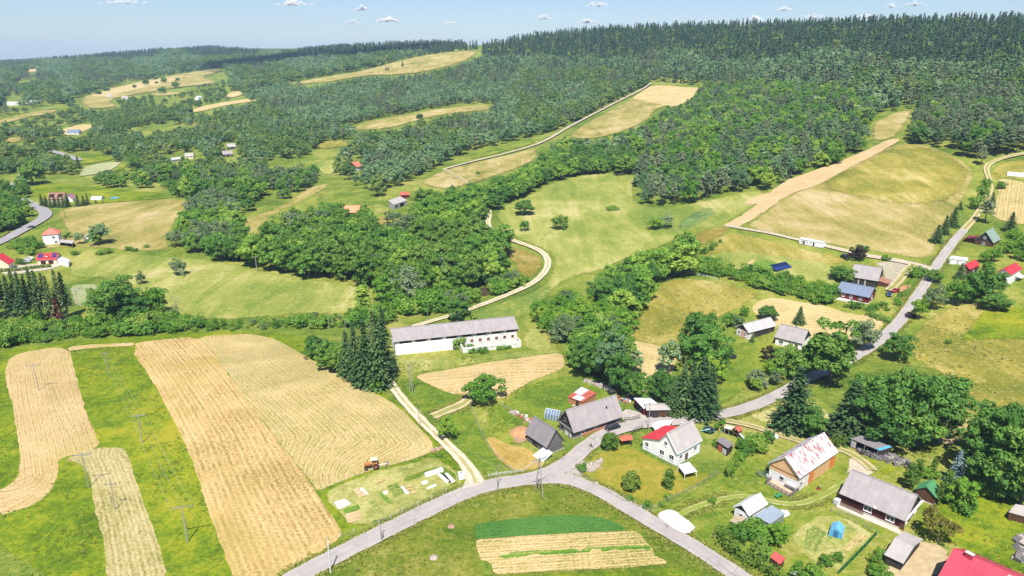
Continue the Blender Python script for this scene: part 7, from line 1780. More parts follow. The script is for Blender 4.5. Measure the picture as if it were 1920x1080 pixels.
rocks('rubble_pile', 'little heap of red brick rubble beside the gravel track', 'rubble pile', [(812,846),(822,842)], 20, .6, P_BRICKY, 1.0, .3, 8, [M_STONE])
rocks('stone_edging', 'stones edging the lower fence of the white house lawn', 'stone edging', [(1110,906),(1150,928),(1190,948),(1220,962)], 70, .5, M_STONE, .6, .1, 9)
rocks('scrap_heap', 'odd boards and bricks in the shade behind the white-roofed shed', 'scrap heap', [(1155,748),(1172,755),(1190,742)], 40, .9, P_BRICKY, 1.4, .4, 10, [M_CONC, P_DARK, M_BLUE])
rocks('firewood_pile', 'pale pile of cut branches on the yard lawn', 'wood pile', [(1910,1010),(1918,1035),(1914,1052)], 60, 1.0, M_STONE, 1.4, .7, 11, [P_GREY])
def mound(name, label, cat, u, v, r, h, mat, ell=1.0):
    P = g1(u, v); m = MB(); n = 22; rr = [(1.0, -.3), (.97, .02), (.82, .35), (.55, .75), (.25, .96), (.01, 1.0)]; p = []; f = []
    for a, z in rr:
        for i in range(n):
            t = 2*math.pi*i/n; q = 1+.18*mnoise.noise((math.cos(t)*1.5+u, math.sin(t)*1.5, z*2)); p.append((r*a*q*math.cos(t)*ell, r*a*q*math.sin(t), z*h))
    for j in range(len(rr)-1):
        for i in range(n): f.append((j*n+i, j*n+(i+1) % n, (j+1)*n+(i+1) % n, (j+1)*n+i))
    m.poly(p, f, mat); o = m.build(name, None, P, smooth=True); return tag(o, label, cat)
mound('straw_heap', 'rust-brown heap of old straw beside the small grey log barn', 'straw heap', 977,812, 3.4, 1.7, M_HEAP)
mound('molehill', 'bare earth heap on the junction meadow, higher of two', 'earth heap', 846,987, 1.0, .5, M_SOIL)
mound('molehill', 'bare earth heap on the junction meadow, lower of two', 'earth heap', 813,1046, 1.0, .5, M_STONE)
mound('gravel_heap', 'small pale sand heap beside the farm drive', 'sand heap', 1652,496, 2.2, .9, M_STONE)

def sheet(label, corners, mat, h=.25, name='ground_sheet', cat='plastic sheet'):
    """a loose sheet lying rumpled on the ground"""
    P = [g1(*c) for c in corners]; c0 = sum(P, Vector())/4; n = 7; V = []; f = []
    for i in range(n):
        for j in range(n):
            a = P[0].lerp(P[1], i/(n-1)); b = P[3].lerp(P[2], i/(n-1)); q = a.lerp(b, j/(n-1)); e = min(i, j, n-1-i, n-1-j)
            q.x += .25*mnoise.noise((i*1.1+c0.x, j, 0)); q.y += .25*mnoise.noise((i, j*1.1+c0.y, 4))
            V.append(q-c0+Vector((0, 0, .16+(h*(.4+.6*abs(mnoise.noise((i*.9, j*.9, c0.x)))) if e else .02))))
    for i in range(n-1):
        for j in range(n-1): f.append((i*n+j, i*n+j+1, (i+1)*n+j+1, (i+1)*n+j))
    m = MB(); m.poly(V, f, mat); o = m.build(name, None, c0, smooth=True)
    sd_ = o.modifiers.new('thickness', 'SOLIDIFY'); sd_.thickness = .03
    return tag(o, label, cat)
TB = plain('black_sheet', (.03,.035,.035), .6, .2)
for i, (lab, cs, mt) in enumerate([
    ('white sheet spread at the lower corner of the garden plot', [(626,942),(648,935),(660,946),(634,957)], M_TARPW),
    ('narrow white sheet along the brown bed of the garden plot', [(673,917),(679,914),(692,928),(686,931)], M_TARPW),
    ('tiny white sheet between the bean rows of the garden plot', [(717,924),(727,921),(729,925),(721,929)], M_TARPW),
    ('long pinkish-white sheet on a bed in the middle of the garden plot', [(748,913),(755,911),(769,926),(762,929)], plain('pinkish_sheet', (.68,.62,.62), .6, .1)),
    ('white sheet with a dark middle on the garden plot', [(788,905),(799,901),(804,906),(794,911)], M_TARPW),
    ('crooked white sheet below the long tunnel on the garden plot', [(796,918),(817,907),(820,911),(803,919)], M_TARPW),
    ('white strip of sheet beside the black one at the end of the garden plot', [(818,890),(824,888),(846,904),(838,908)], M_TARPW),
    ('second white strip of sheet beyond the black one at the end of the garden plot', [(831,887),(838,885),(854,903),(847,907)], M_TARPW),
    ('black sheet lying between two white strips on the garden plot', [(824,889),(831,887),(848,905),(843,908)], TB)]):
    sheet(lab, cs, mt)
polytunnel('low milky tunnel made of two bent covers on the garden plot', (797,893), (829,882), 1.0, M_TARPW, 6)
P = g1(865,897); root = thing('water_tank', 'white cube-shaped water tank at the corner of the garden plot', 'water tank', P, .3)
part(root, 'tank', lambda m: m.box((0, 0, .85), (1.5, 1.4, 1.5), M_PLASTW)); part(root, 'lid', lambda m: m.lathe((0, 0, 1.6), [(.01, .08), (.25, .08), (.27, 0)], M_GREENP, 12)); part(root, 'pallet', lambda m: m.box((0, 0, 0), (1.6, 1.5, .24), M_WOODG))
P = g1(1569,946); root = thing('water_tank', 'white cube-shaped water tank at the end of the long dark house', 'water tank', P, .5)
part(root, 'tank', lambda m: m.box((0, 0, .85), (1.2, 1.1, 1.3), M_PLASTW)); part(root, 'cage', lambda m: [m.box((0, 0, z), (1.26, 1.16, .05), M_STEEL) for z in (.35, .7, 1.05, 1.4)]); part(root, 'pallet', lambda m: m.box((0, 0, .05), (1.3, 1.2, .2), M_WOODG))
def greenhouse(label, u, v, rz, L, W, h, film, bars, ribs=5):
    root = thing('greenhouse', label, 'greenhouse', g1(u, v), rz); s = h*.62
    pr = [(-W/2, -.1), (-W/2*.94, s), (0, h), (W/2*.94, s), (W/2, -.1)]
    m = MB()
    for i in range(4):
        (y0, z0), (y1, z1) = pr[i], pr[i+1]; m.poly([(-L/2, y0, z0), (L/2, y0, z0), (L/2, y1, z1), (-L/2, y1, z1)], [(0, 1, 2, 3)], film)
    for x in (-L/2, L/2): m.poly([(x, y, z) for y, z in pr], [(0, 1, 2, 3, 4)], film)
    m.build('cover', root)
    for k in range(ribs):
        x = -L/2+L*k/(ribs-1)
        part(root, 'rib', lambda mm: [mm.tube((x, pr[i][0]*1.02, pr[i][1]), (x, pr[i+1][0]*1.02, pr[i+1][1]+.02), .05, .05, bars, 5) for i in range(4)])
    part(root, 'ridge_bar', lambda mm: mm.tube((-L/2, 0, h+.03), (L/2, 0, h+.03), .05, .05, bars, 5))
    part(root, 'door', lambda mm: mm.box((-L/2-.04, 0, h*.36), (.06, W*.34, h*.74), M_GLASS if film is not M_BLUE else plain('dark_blue_flap', (.04,.16,.32), .5, .1)))
    return root
greenhouse('small glass greenhouse with white bars behind the log farmhouse', 1037,783, -.35, 4.2, 3.0, 2.6, plain('bluish_glass', (.16,.22,.30), .15, .15, spec=.6), TRIM, 6)
greenhouse('bright blue plastic greenhouse in the vegetable garden', 1568,1002, 1.0, 3.0, 2.6, 2.5, M_BLUE, plain('light_blue_bars', (.30,.55,.72), .5, .1), 4)

# hedge
def hedge(label, pts, w, h, leaf, per, name='hedge', cat='hedge', size=.34):
    C = resample(ground(pts)[:, :2], w*.42, False); P0 = Vector((*C[0], h1(*C[0]))); ce = []; rd = []
    for x, y in C:
        for k in range(3):
            X = x+rng.uniform(-.3, .3)*w; Y = y+rng.uniform(-.3, .3)*w; ce.append((X-P0.x, Y-P0.y, h1(X, Y)-P0.z+h*(.25+.27*k)+rng.uniform(-.1, .1)*h)); rd.append(w*rng.uniform(.36, .52))
    Q, T = puffs(np.array(ce), np.array(rd), per, size); me = quads_mesh(name, Q, [leaf]); fattr(me, 'tint', np.repeat(T, 4))
    o = bpy.data.objects.new(name, me); link(o); o.location = P0; return tag(o, label, cat)
hedge('long dark clipped conifer hedge along the road below the garages', [(1350,1012),(1362,1030),(1395,1052),(1430,1072),(1462,1092)], 3.2, 3.2, L_THUJA, 46)
hedge('neat evergreen hedge between the cream house and the solar garage', [(33,494),(38,496),(44,498)], 2.6, 3.0, L_THUJA, 40)
hedge('row of small thujas fencing the yard above the spruce stand', [(0,511),(30,510),(60,506),(95,502)], 1.2, 2.2, L_THUJA, 26)
hedge('leafy hedge beside the road below the farm garden', [(1690,560),(1702,545),(1712,530)], 2.6, 2.2, L_BUSH, 40)
hedge('dark low hedge across the farm garden', [(1628,592),(1645,600),(1665,606)], 2.6, 2.0, L_DARK, 40)

# vehicles
def car(label, u, v, rz, paint, L=4.5, W=1.82, Hh=1.55, kind='suv', name='parked_car', cat='car'):
    P = g1(u, v)+Vector((0, 0, .3)); root = thing(name, label, cat, P, rz); z0 = .32
    prof = [(-L/2, z0+.05), (-L/2+.05, .78), (-L*.30, .98), (-L*.17, Hh-.08), (-L*.02, Hh), (L*.30, Hh-.05), (L*.46, 1.0), (L/2-.02, .92), (L/2, z0+.05)] if kind == 'suv' else \
           [(-L/2, z0+.05), (-L/2+.06, .7), (-L*.24, .88), (-L*.08, Hh-.06), (L*.14, Hh), (L*.32, .98), (L/2-.05, .92), (L/2, z0+.05)]
    m = MB(); n = len(prof); 
    def yw(z): return W/2*(1.0 if z < .95 else 1-.17*(z-.95)/(Hh-.95))
    p = [(x, -yw(z), z) for x, z in prof]+[(x, yw(z), z) for x, z in prof]
    m.poly(p, [tuple(range(n)), tuple(range(2*n-1, n-1, -1))]+[(i, i+1, i+1+n, i+n) for i in range(n-1)]+[(n-1, 0, n, 2*n-1)], paint)
    m.box((0, 0, z0), (L*.94, W*.94, .14), M_TYRE); b = m.build('body', root)
    bv = b.modifiers.new('soft_edges', 'BEVEL'); bv.width = .06; bv.segments = 2; bv.limit_method = 'ANGLE'
    top = [(x, z) for x, z in prof if z >= .97]
    for s in (-1, 1):
        part(root, 'side_window', lambda q: q.poly([(x*.97+.02, s*(yw(z*.93+.06)+.012), z*.90+.10) for x, z in (prof[2:7] if kind == 'suv' else prof[2:6])], [tuple(range(len(prof[2:7] if kind == 'suv' else prof[2:6])))], M_GLASS))
    a, c = prof[2], prof[3]
    part(root, 'windscreen', lambda q: q.poly([(a[0]-.02, -W*.40, a[1]+.03), (a[0]-.02, W*.40, a[1]+.03), (c[0]-.03, W*.36, c[1]-.02), (c[0]-.03, -W*.36, c[1]-.02)], [(0, 1, 2, 3)], M_GLASS))
    for s in (-1, 1):
        part(root, 'headlight', lambda q: q.box((-L/2+.05, s*W*.36, .68), (.12, .34, .14), M_PLASTW)); part(root, 'tail_light', lambda q: q.box((L/2-.03, s*W*.38, .8), (.1, .24, .2), M_RUST))
        for x in (-L*.31, L*.30):
            wm = MB(); wm.lathe((x, s*(W/2-.12), .33), [(.2, -.11), (.31, -.11), (.33, -.05), (.33, .05), (.31, .11), (.2, .11)], M_TYRE, 16, 'Y'); wo = wm.build('wheel', root)
            rm = MB(); rm.lathe((x, s*(W/2-.12), .33), [(.01, s*.08), (.2, s*.10), (.2, -s*.10)], M_STEEL, 14, 'Y'); rm.build('rim', wo)
    return root
car('black estate car parked on the road beside the log farmhouse', 1148,806, math.atan2(.55, 1), M_BLACKP)
car('black car driving on the valley road', 59,429, .9, M_BLACKP, name='car')
car('dark blue car parked on the farm drive', 1666,555, 1.2, plain('dark_blue_paint', (.02,.05,.16), .2, .1, spec=.6), 4.2, 1.75, 1.5, 'sedan')
car('red car parked beside the orange-tiled shed', 1679,548, .5, plain('red_paint', (.45,.02,.04), .2, .1, spec=.6), 4.2, 1.75, 1.45, 'sedan')
car('silver car on the garden drive between the two red roofs', 49,493, .2, plain('silver_paint', (.5,.52,.55), .25, .08, spec=.5), 4.4, 1.8, 1.5, 'sedan')
car('white car beside the evergreen hedge near the solar garage', 55,488, .1, plain('white_paint', (.72,.73,.74), .25, .05, spec=.5), 4.3, 1.8, 1.5)
car('black van parked under the dark purple tree at the farm drive', 1584,486, 1.9, M_BLACKP, 4.8, 1.95, 2.0)
car('pale car in the trees beside the valley road', 33,365, .6, plain('pale_paint', (.6,.61,.62), .25, .05, spec=.5))
root, Q, Wl, rf = shed('tiled_shelter', 'small car shelter with a weathered orange tile roof on the farm drive', 'shelter', [(1686,548),(1706,541),(1708,533),(1689,537)], [2.0,2.0,2.8,2.8], (1697,551), P_BROWN, RF_ORANGE and sheet_roof('weathered_orange_tiles', (.45,.17,.09), (.52,.24,.14), .3, var=.4), open_side=[0])

# tractor with hay rake
def tractor(u, v, rz):
    P = g1(u, v)+Vector((0, 0, .3)); root = thing('tractor', 'old orange tractor with a cream cab roof working on the big mown field', 'tractor', P, rz); OR = plain('orange_tractor_paint', (.48,.19,.05), .5, .15); CRM = plain('cream_cab_paint', (.74,.62,.42), .6, .08)
    part(root, 'hood', lambda m: [m.box((-1.35, 0, 1.25), (1.7, .72, .6), OR), m.box((-2.22, 0, 1.15), (.1, .66, .7), CRM)])
    part(root, 'chassis', lambda m: m.box((-.4, 0, .82), (3.2, .46, .4), P_DARK))
    c = part(root, 'cab', lambda m: [m.box((.45, 0, 1.3), (1.3, 1.25, .7), OR), m.box((.45, 0, 2.55), (1.65, 1.5, .16), CRM)]+[m.box((.45+x*.58, y*.56, 2.05), (.09, .09, .95), CRM) for x in (-1, 1) for y in (-1, 1)])
    part(root, 'cab_glass', lambda m: m.box((.45, 0, 2.05), (1.12, 1.08, .86), M_GLASS), c)
    part(root, 'exhaust', lambda m: m.tube((-1.2, .2, 1.5), (-1.2, .2, 2.4), .05, .05, M_TYRE, 8))
    for s in (-1, 1):
        for x, r, w in ((.75, .80, .42), (-1.65, .46, .26)):
            w_m = MB(); w_m.lathe((x, s*.85, r), [(r*.55, -w/2), (r*.95, -w/2), (r, -w*.3), (r, w*.3), (r*.95, w/2), (r*.55, w/2)], M_TYRE, 20, 'Y'); wo = w_m.build('wheel', root)
            r_m = MB(); r_m.lathe((x, s*.85, r), [(.01, s*w*.4), (r*.56, s*w*.42), (r*.56, -s*w*.42)], M_RUST, 16, 'Y'); r_m.build('rim', wo)
        part(root, 'mudguard', lambda m: [m.box((.75+.86*math.cos(a), s*.85, .8+.86*math.sin(a)), (.36, .46, .05), OR, ry=-a+math.pi/2) for a in (math.radians(40), math.radians(65), math.radians(90), math.radians(115), math.radians(140))])
    k = thing('hay_rake', 'spidery grey hay rake hitched behind the orange tractor', 'hay rake', P+Vector((math.cos(rz)*2.9, math.sin(rz)*2.9, 0)), rz)
    part(k, 'drawbar', lambda m: [m.tube((-1.4, 0, .7), (.8, 0, .8), .06, .06, M_STEEL, 6), m.tube((.2, -1.3, .75), (.9, 1.3, .75), .06, .06, M_STEEL, 6)])
    for i in range(4):
        y = -1.2+.8*i
        part(k, 'rake_wheel', lambda m: [m.tube((.2+.23*i, y, .62), (.2+.23*i+.15*math.sin(a)*.4, y+.62*math.cos(a), .62+.62*math.sin(a)), .025, .02, M_STEEL, 5) for a in [2*math.pi*j/12 for j in range(12)]])
tractor(699,879, .22)

# rider
def skin_body(name, pts, edges, rad, mats, parent=None, loc=(0, 0, 0), rz=0):
    me = bpy.data.meshes.new(name); me.from_pydata(pts, edges, []); o = bpy.data.objects.new(name, me); link(o, parent); o.location = loc; o.rotation_euler = (0, 0, rz)
    sk = o.modifiers.new('skin', 'SKIN'); sv = me.skin_vertices[0].data
    for v, r in zip(sv, rad): v.radius = (r, r)
    sv[0].use_root = True; ss = o.modifiers.new('smooth', 'SUBSURF'); ss.levels = 1; ss.render_levels = 2
    for m in mats: me.materials.append(m)
    return o
def rider(u, v, rz):
    P = g1(u, v)+Vector((0, 0, .32)); SK = plain('skin', (.50,.30,.22), .6, .08); SH = plain('pale_shirt', (.66,.66,.68), .9, .08); TR = plain('dark_trousers', (.04,.045,.06), .9, .1); HR = plain('brown_hair', (.07,.045,.03), .8, .1)
    bk = thing('bicycle', 'dark bicycle on the road in front of the log farmhouse', 'bicycle', P, rz)
    for x in (-.52, .52):
        wo = part(bk, 'wheel', lambda m: [m.tube((x+.34*math.cos(2*math.pi*i/20), 0, .34+.34*math.sin(2*math.pi*i/20)), (x+.34*math.cos(2*math.pi*(i+1)/20), 0, .34+.34*math.sin(2*math.pi*(i+1)/20)), .022, .022, M_TYRE, 6) for i in range(20)])
        part(bk, 'spokes', lambda m: [m.tube((x, 0, .34), (x+.33*math.cos(2*math.pi*i/10), 0, .34+.33*math.sin(2*math.pi*i/10)), .005, .005, M_STEEL, 4) for i in range(10)], wo)
    part(bk, 'frame', lambda m: [m.tube(a, b, .022, .022, M_RUST, 6) for a, b in [((.52, 0, .34), (.1, 0, .32)), ((.1, 0, .32), (.22, 0, .88)), ((.22, 0, .82), (-.36, 0, .86)), ((.1, 0, .32), (-.36, 0, .80)), ((-.38, 0, .95), (-.52, 0, .34)), ((.52, 0, .34), (.22, 0, .82))]])
    part(bk, 'handlebar', lambda m: [m.tube((-.36, -.28, 1.02), (-.36, .28, 1.02), .018, .018, M_STEEL, 6), m.tube((-.38, 0, .9), (-.36, 0, 1.02), .018, .018, M_STEEL, 6)])
    part(bk, 'saddle', lambda m: m.box((.24, 0, .93), (.26, .16, .06), M_TYRE))
    pts = [(.22, 0, 1.0), (.16, 0, 1.2), (.06, 0, 1.42), (.03, 0, 1.53), (-.01, 0, 1.66), (-.02, 0, 1.76),
           (.19, .10, .98), (-.12, .13, .78), (.06, .12, .36), (-.08, .12, .30), (.19, -.10, .98), (-.06, -.13, .92), (.12, -.12, .52), (-.02, -.12, .44),
           (.05, .20, 1.44), (-.14, .25, 1.22), (-.34, .24, 1.05), (.05, -.20, 1.44), (-.14, -.25, 1.22), (-.34, -.24, 1.05)]
    ed = [(0, 1), (1, 2), (2, 3), (3, 4), (4, 5), (0, 6), (6, 7), (7, 8), (8, 9), (0, 10), (10, 11), (11, 12), (12, 13), (2, 14), (14, 15), (15, 16), (2, 17), (17, 18), (18, 19)]
    rad = [.15, .14, .16, .06, .105, .085, .10, .07, .045, .04, .10, .07, .045, .04, .07, .045, .035, .07, .045, .035]
    pr = thing('person', 'person in a pale top and dark trousers riding a bicycle on the road', 'person', P, rz)
    skin_body('body', pts, ed, rad, [SK], pr)
    skin_body('shirt', [(.22, 0, 1.06), (.16, 0, 1.2), (.06, 0, 1.43), (.05, .20, 1.44), (-.12, .245, 1.24), (.05, -.20, 1.44), (-.12, -.245, 1.24)], [(0, 1), (1, 2), (2, 3), (3, 4), (2, 5), (5, 6)], [.165, .16, .175, .085, .06, .085, .06], [SH], pr)
    skin_body('trousers', [(.22, 0, 1.0), (.19, .10, .98), (-.12, .13, .78), (.05, .12, .40), (.19, -.10, .98), (-.06, -.13, .92), (.11, -.12, .55)], [(0, 1), (1, 2), (2, 3), (0, 4), (4, 5), (5, 6)], [.165, .115, .085, .06, .115, .085, .06], [TR], pr)
    skin_body('hair', [(.02, 0, 1.70), (.0, 0, 1.79)], [(0, 1)], [.11, .085], [HR], pr)
    for s in (-1, 1):
        for i in range(4): part(pr, 'finger', lambda m: m.tube((-.34+.02*i, s*.245, 1.05), (-.40+.02*i, s*.25, 1.0), .011, .008, SK, 6))
        part(pr, 'thumb', lambda m: m.tube((-.33, s*.235, 1.05), (-.36, s*.20, 1.01), .012, .009, SK, 6))
    part(pr, 'nose', lambda m: m.box((-.125, 0, 1.68), (.04, .03, .04), SK)); part(pr, 'eyes', lambda m: [m.box((-.105, s*.035, 1.70), (.02, .02, .014), M_DARK) for s in (-1, 1)])
rider(1108.5,841, 2.2)

# play and yard things
def trampoline(label, u, v, r, mat):
    root = thing('trampoline', label, 'trampoline', g1(u, v), .3)
    part(root, 'mat', lambda m: m.lathe((0, 0, .85), [(.01, 0), (r*.86, 0)], M_TYRE, 20)); part(root, 'pad_rim', lambda m: m.lathe((0, 0, .87), [(r*.84, 0), (r*.86, .05), (r, .04), (r, -.05), (r*.84, -.02)], mat, 20))
    for i in range(6):
        a = 2*math.pi*i/6; part(root, 'leg', lambda m: m.tube((r*.95*math.cos(a), r*.95*math.sin(a), -.3), (r*.95*math.cos(a), r*.95*math.sin(a), .85), .04, .04, M_STEEL, 6))
    return root
trampoline('dark round trampoline on the lawn behind the white house', 1329,810, 1.7, plain('teal_pad', (.03,.12,.12), .6, .1))
trampoline('black trampoline on the cottage lawn under the broad tree', 1370,671, 2.0, M_TYRE)
P = g1(1323,812); root = thing('slide', 'pale blue plastic slide beside the dark round trampoline', 'slide', P, -.6)
part(root, 'chute', lambda m: [m.slab([(-1.4, -.3, .25), (1.0, -.3, 1.5), (1.0, .3, 1.5), (-1.4, .3, .25)], .06, plain('pale_blue_plastic', (.42,.60,.64), .4, .08))]+[m.slab([(-1.4, s*.3-.03, .45), (1.0, s*.3-.03, 1.7), (1.0, s*.3+.03, 1.7), (-1.4, s*.3+.03, .45)], .2, plain('pale_blue_side', (.38,.56,.60), .4, .08)) for s in (-1, 1)])
part(root, 'ladder', lambda m: [m.tube((1.0, s*.28, 1.6), (1.5, s*.28, -.2), .04, .04, M_GREENP, 6) for s in (-1, 1)]+[m.box((1.05+.1*i, 0, 1.3-.35*i), (.06, .56, .05), M_GREENP) for i in range(4)])
P = g1(1381,818); root = thing('playhouse', 'wooden playhouse with a brick-red roof and a blue slide', 'playhouse', P, .7)
part(root, 'platform', lambda m: [m.box((0, 0, 1.2), (1.8, 1.7, .12), P_BROWN)]+[m.box((x*.8, y*.75, 1.0), (.12, .12, 2.6), P_BROWN) for x in (-1, 1) for y in (-1, 1)])
part(root, 'wall', lambda m: [m.box((0, -.78, 1.6), (1.7, .06, .7), RF_BRICK), m.box((.82, 0, 1.6), (.06, 1.6, .7), RF_BRICK)])
part(root, 'roof', lambda m: [m.slab([(-1.1, s*1.1, 2.2), (1.1, s*1.1, 2.2), (1.1, 0, 3.0), (-1.1, 0, 3.0)], .08, RF_BRICK) for s in (-1, 1)])
part(root, 'slide', lambda m: m.slab([(-.25, -2.9, .1), (.25, -2.9, .1), (.25, -.8, 1.3), (-.25, -.8, 1.3)], .07, plain('light_blue_slide', (.45,.60,.72), .4, .05)))
P = g1(1355,812); root = thing('swing_frame', 'yellow wooden swing frame beside the playhouse', 'swing', P, .4); YW = plain('yellow_wood', (.58,.42,.12), .7, .1)
part(root, 'frame', lambda m: [m.tube((x, y, -.2), (x, 0, 2.2), .06, .06, YW, 6) for x in (-1.3, 1.3) for y in (-.8, .8)]+[m.tube((-1.4, 0, 2.2), (1.4, 0, 2.2), .06, .06, YW, 6)])
for x in (-.5, .5): part(root, 'swing_seat', lambda m: [m.box((x, 0, .55), (.45, .2, .05), M_BLUE), m.tube((x-.2, 0, .55), (x-.2, 0, 2.2), .012, .012, M_STEEL, 4), m.tube((x+.2, 0, .55), (x+.2, 0, 2.2), .012, .012, M_STEEL, 4)])
root, Q, Wl, rf = shed('sandpit_shelter', 'low pergola with a pale sailcloth roof beside the playhouse', 'pergola', [(1357,802),(1377,807),(1380,801),(1361,795)], [1.8,1.8,2.0,2.0], (1366,812), P_BROWN, plain('pale_sailcloth', (.58,.50,.42), .9, .1), open_side=[0,1,2,3])
P = g1(1451,925); 
sheet('pale concrete slab beside the blue-grey garage', [(1462,955),(1478,958),(1482,966),(1470,972)], M_CONC, .02, 'ground_slab', 'slab')
sheet('white tarpaulin over stones beside the small dark tree', [(1443,815),(1457,815),(1460,823),(1448,825)], M_TARPW, .8, 'tarpaulin', 'tarpaulin')
P = g1(1459,932); root = thing('cart', 'small green hand cart in the farmyard grass', 'cart', P, .6)
part(root, 'tray', lambda m: m.slab([(-1, -.5, .6), (1, -.5, .6), (1, .5, .6), (-1, .5, .6)], .25, M_GREENP)); part(root, 'wheel', lambda m: [m.lathe((.2, s*.6, .3), [(.2, -.05), (.3, -.05), (.3, .05), (.2, .05)], M_TYRE, 12, 'Y') for s in (-1, 1)]); part(root, 'handle', lambda m: m.tube((-1, 0, .55), (-2.0, 0, .8), .03, .03, M_GREENP, 6))
P = g1(1534,918); root = thing('garden_machine', 'small red mower in front of the pale step of the big barn', 'mower', P, .4)
part(root, 'deck', lambda m: m.box((0, 0, .3), (.9, .7, .3), M_RUST)); part(root, 'engine', lambda m: m.lathe((0, 0, .45), [(.25, 0), (.25, .25), (.02, .3)], M_TYRE, 10)); part(root, 'handle', lambda m: [m.tube((.3, s*.25, .4), (1.2, s*.25, 1.0), .025, .025, M_STEEL, 6) for s in (-1, 1)])
for lab, u, v, r in (('grey silage bale at the gable of the big barn, beside the pen', 1441, 897, .7), ('grey silage bale at the gable of the big barn, against the wall', 1437, 889, .7)):
    o = MB(); o.lathe((0, 0, r*.8), [(.01, -.6), (r*.8, -.6), (r, -.4), (r, .4), (r*.8, .6), (.01, .6)], plain('grey_wrap', (.34,.35,.38), .5, .15), 16, 'Y'); q = o.build('silage_bale', None, g1(u, v), .6); tag(q, lab, 'bale')
root, Q, Wl, rf = shed('roofed_box', 'tiny box with a white lid at the lower edge of the garden', 'box', [(1481,1074),(1493,1078),(1499,1073),(1488,1068)], [1.0,1.0,1.2,1.2], (1490,1083), P_DARK, RF_WHITE)

# bare tree
def bare_tree(u, v, vt, label):
    P, h = pole_height(u, v, vt); root = thing('dead_tree', label, 'bare tree', P, .4); rs = random.Random(5); GR = plain('grey_dead_wood', (.30,.26,.2), .95, .2)
    part(root, 'trunk', lambda m: [m.tube((0, 0, -.5), (.2, 0, h*.45), .28, .18, GR, 8), m.tube((.2, 0, h*.45), (.1, 0, h*.95), .18, .04, GR, 6)])
    def br(m):
        for i in range(16):
            z = h*(.3+.6*i/16); a = rs.uniform(0, 6.28); L = h*rs.uniform(.16, .34)*(1-.5*i/16); p = Vector((.2, 0, z)); q = p+Vector((math.cos(a)*L, math.sin(a)*L, L*.8)); m.tube(p, q, .07, .03, GR, 5)
            for j in range(4):
                b = a+rs.uniform(-.9, .9); s = p.lerp(q, rs.uniform(.4, 1)); m.tube(s, s+Vector((math.cos(b)*L*.4, math.sin(b)*L*.4, L*.35)), .03, .012, GR, 4)
    part(root, 'branches', br)
bare_tree(333,605,556,'leafless grey tree standing in the stream thicket')

# clouds, far behind the ridge
def cloud_mat():
    t = NT('cloud_vapour', 1.0, 0.0); t.col((.96,.94,.94)); tr = t.N('ShaderNodeBsdfTranslucent'); tr.inputs[0].default_value = (.96, .94, .94, 1)
    a = t.N('ShaderNodeMixShader'); a.inputs[0].default_value = .6; t.L(t.p.outputs[0], a.inputs[1]); t.L(tr.outputs[0], a.inputs[2])
    tp = t.N('ShaderNodeBsdfTransparent'); b = t.N('ShaderNodeMixShader'); b.inputs[0].default_value = .2; t.L(tp.outputs[0], b.inputs[1]); t.L(a.outputs[0], b.inputs[2]); t.L(b.outputs[0], t.out.inputs[0]); return t.done()
M_CLOUD = cloud_mat()
for i, (u, v, w_, h_, lab) in enumerate([(550,5,70,13,'flat cloud at the very top above the far hills'),(678,16,26,9,'tiny cloud right of the flat one'),(728,36,38,12,'small bright cloud above the middle hills'),(660,40,28,8,'faint small cloud low over the far hills'),
    (1122,8,40,10,'small cloud at the top above the ridge'),(1020,32,34,9,'small cloud low over the left end of the ridge'),(1102,39,38,10,'small cloud touching the ridge'),(842,42,28,6,'thin faint cloud strip over the middle hills'),
    (1417,36,36,13,'bright cloud peeping over the forest ridge'),(1471,16,26,9,'little round cloud over the ridge'),(1527,30,36,9,'small cloud just above the ridge trees'),(1625,30,32,9,'faint cloud just above the ridge trees'),(1672,11,26,8,'tiny cloud high over the ridge'),(1716,8,34,9,'wide cloud high over the ridge'),(230,3,90,10,'long thin cloud at the top over the valley')]):
    Yd = 21000+900*(i % 5); d = rays((u, v))[0]; c = d*(Yd/d[1]); c[2] += CH; k = Yd/F; n = int(rng.integers(16, 46))
    px = rng.normal(0, .20, n).clip(-.46, .46); base = np.abs(rng.normal(0, .24, n)).clip(0, .6)*(1-1.6*np.abs(px))
    C_ = np.stack([px*w_*k, rng.normal(0, .2, n)*w_*k*.5, (base-.25)*h_*k*1.5], 1)
    Q, T = puffs(C_, h_*k*rng.uniform(.12, .40, n), 26, h_*k*.36, up=2.2, jit=.35, low=-.1)
    me = quads_mesh('cloud', Q, [M_CLOUD]); o = bpy.data.objects.new('cloud', me); link(o); o.location = c; tag(o, lab, 'cloud', 'small fair-weather clouds')

# clouds overhead whose shade lies on the far woods
for u, v, a_, b_, lab in ((505,116,330,150,'dense cloud high over the valley shading the far woods'),(735,99,260,90,'smaller dense cloud high over the valley shading the far woods')):
    P = g1(u, v); kz = (1350-P.z)/sd.z; c = P+sd*kz; n = 30
    C_ = np.stack([rng.normal(0, .33, n)*a_, rng.normal(0, .33, n)*b_, rng.uniform(0, 1, n)*50], 1)
    Q, T = puffs(C_, rng.uniform(45, 85, n), 60, 46, up=2.2, jit=.35, low=-.8)
    me = quads_mesh('cloud', Q, [M_CLOUD]); o = bpy.data.objects.new('cloud', me); link(o); o.location = c; tag(o, lab, 'cloud', 'small fair-weather clouds')
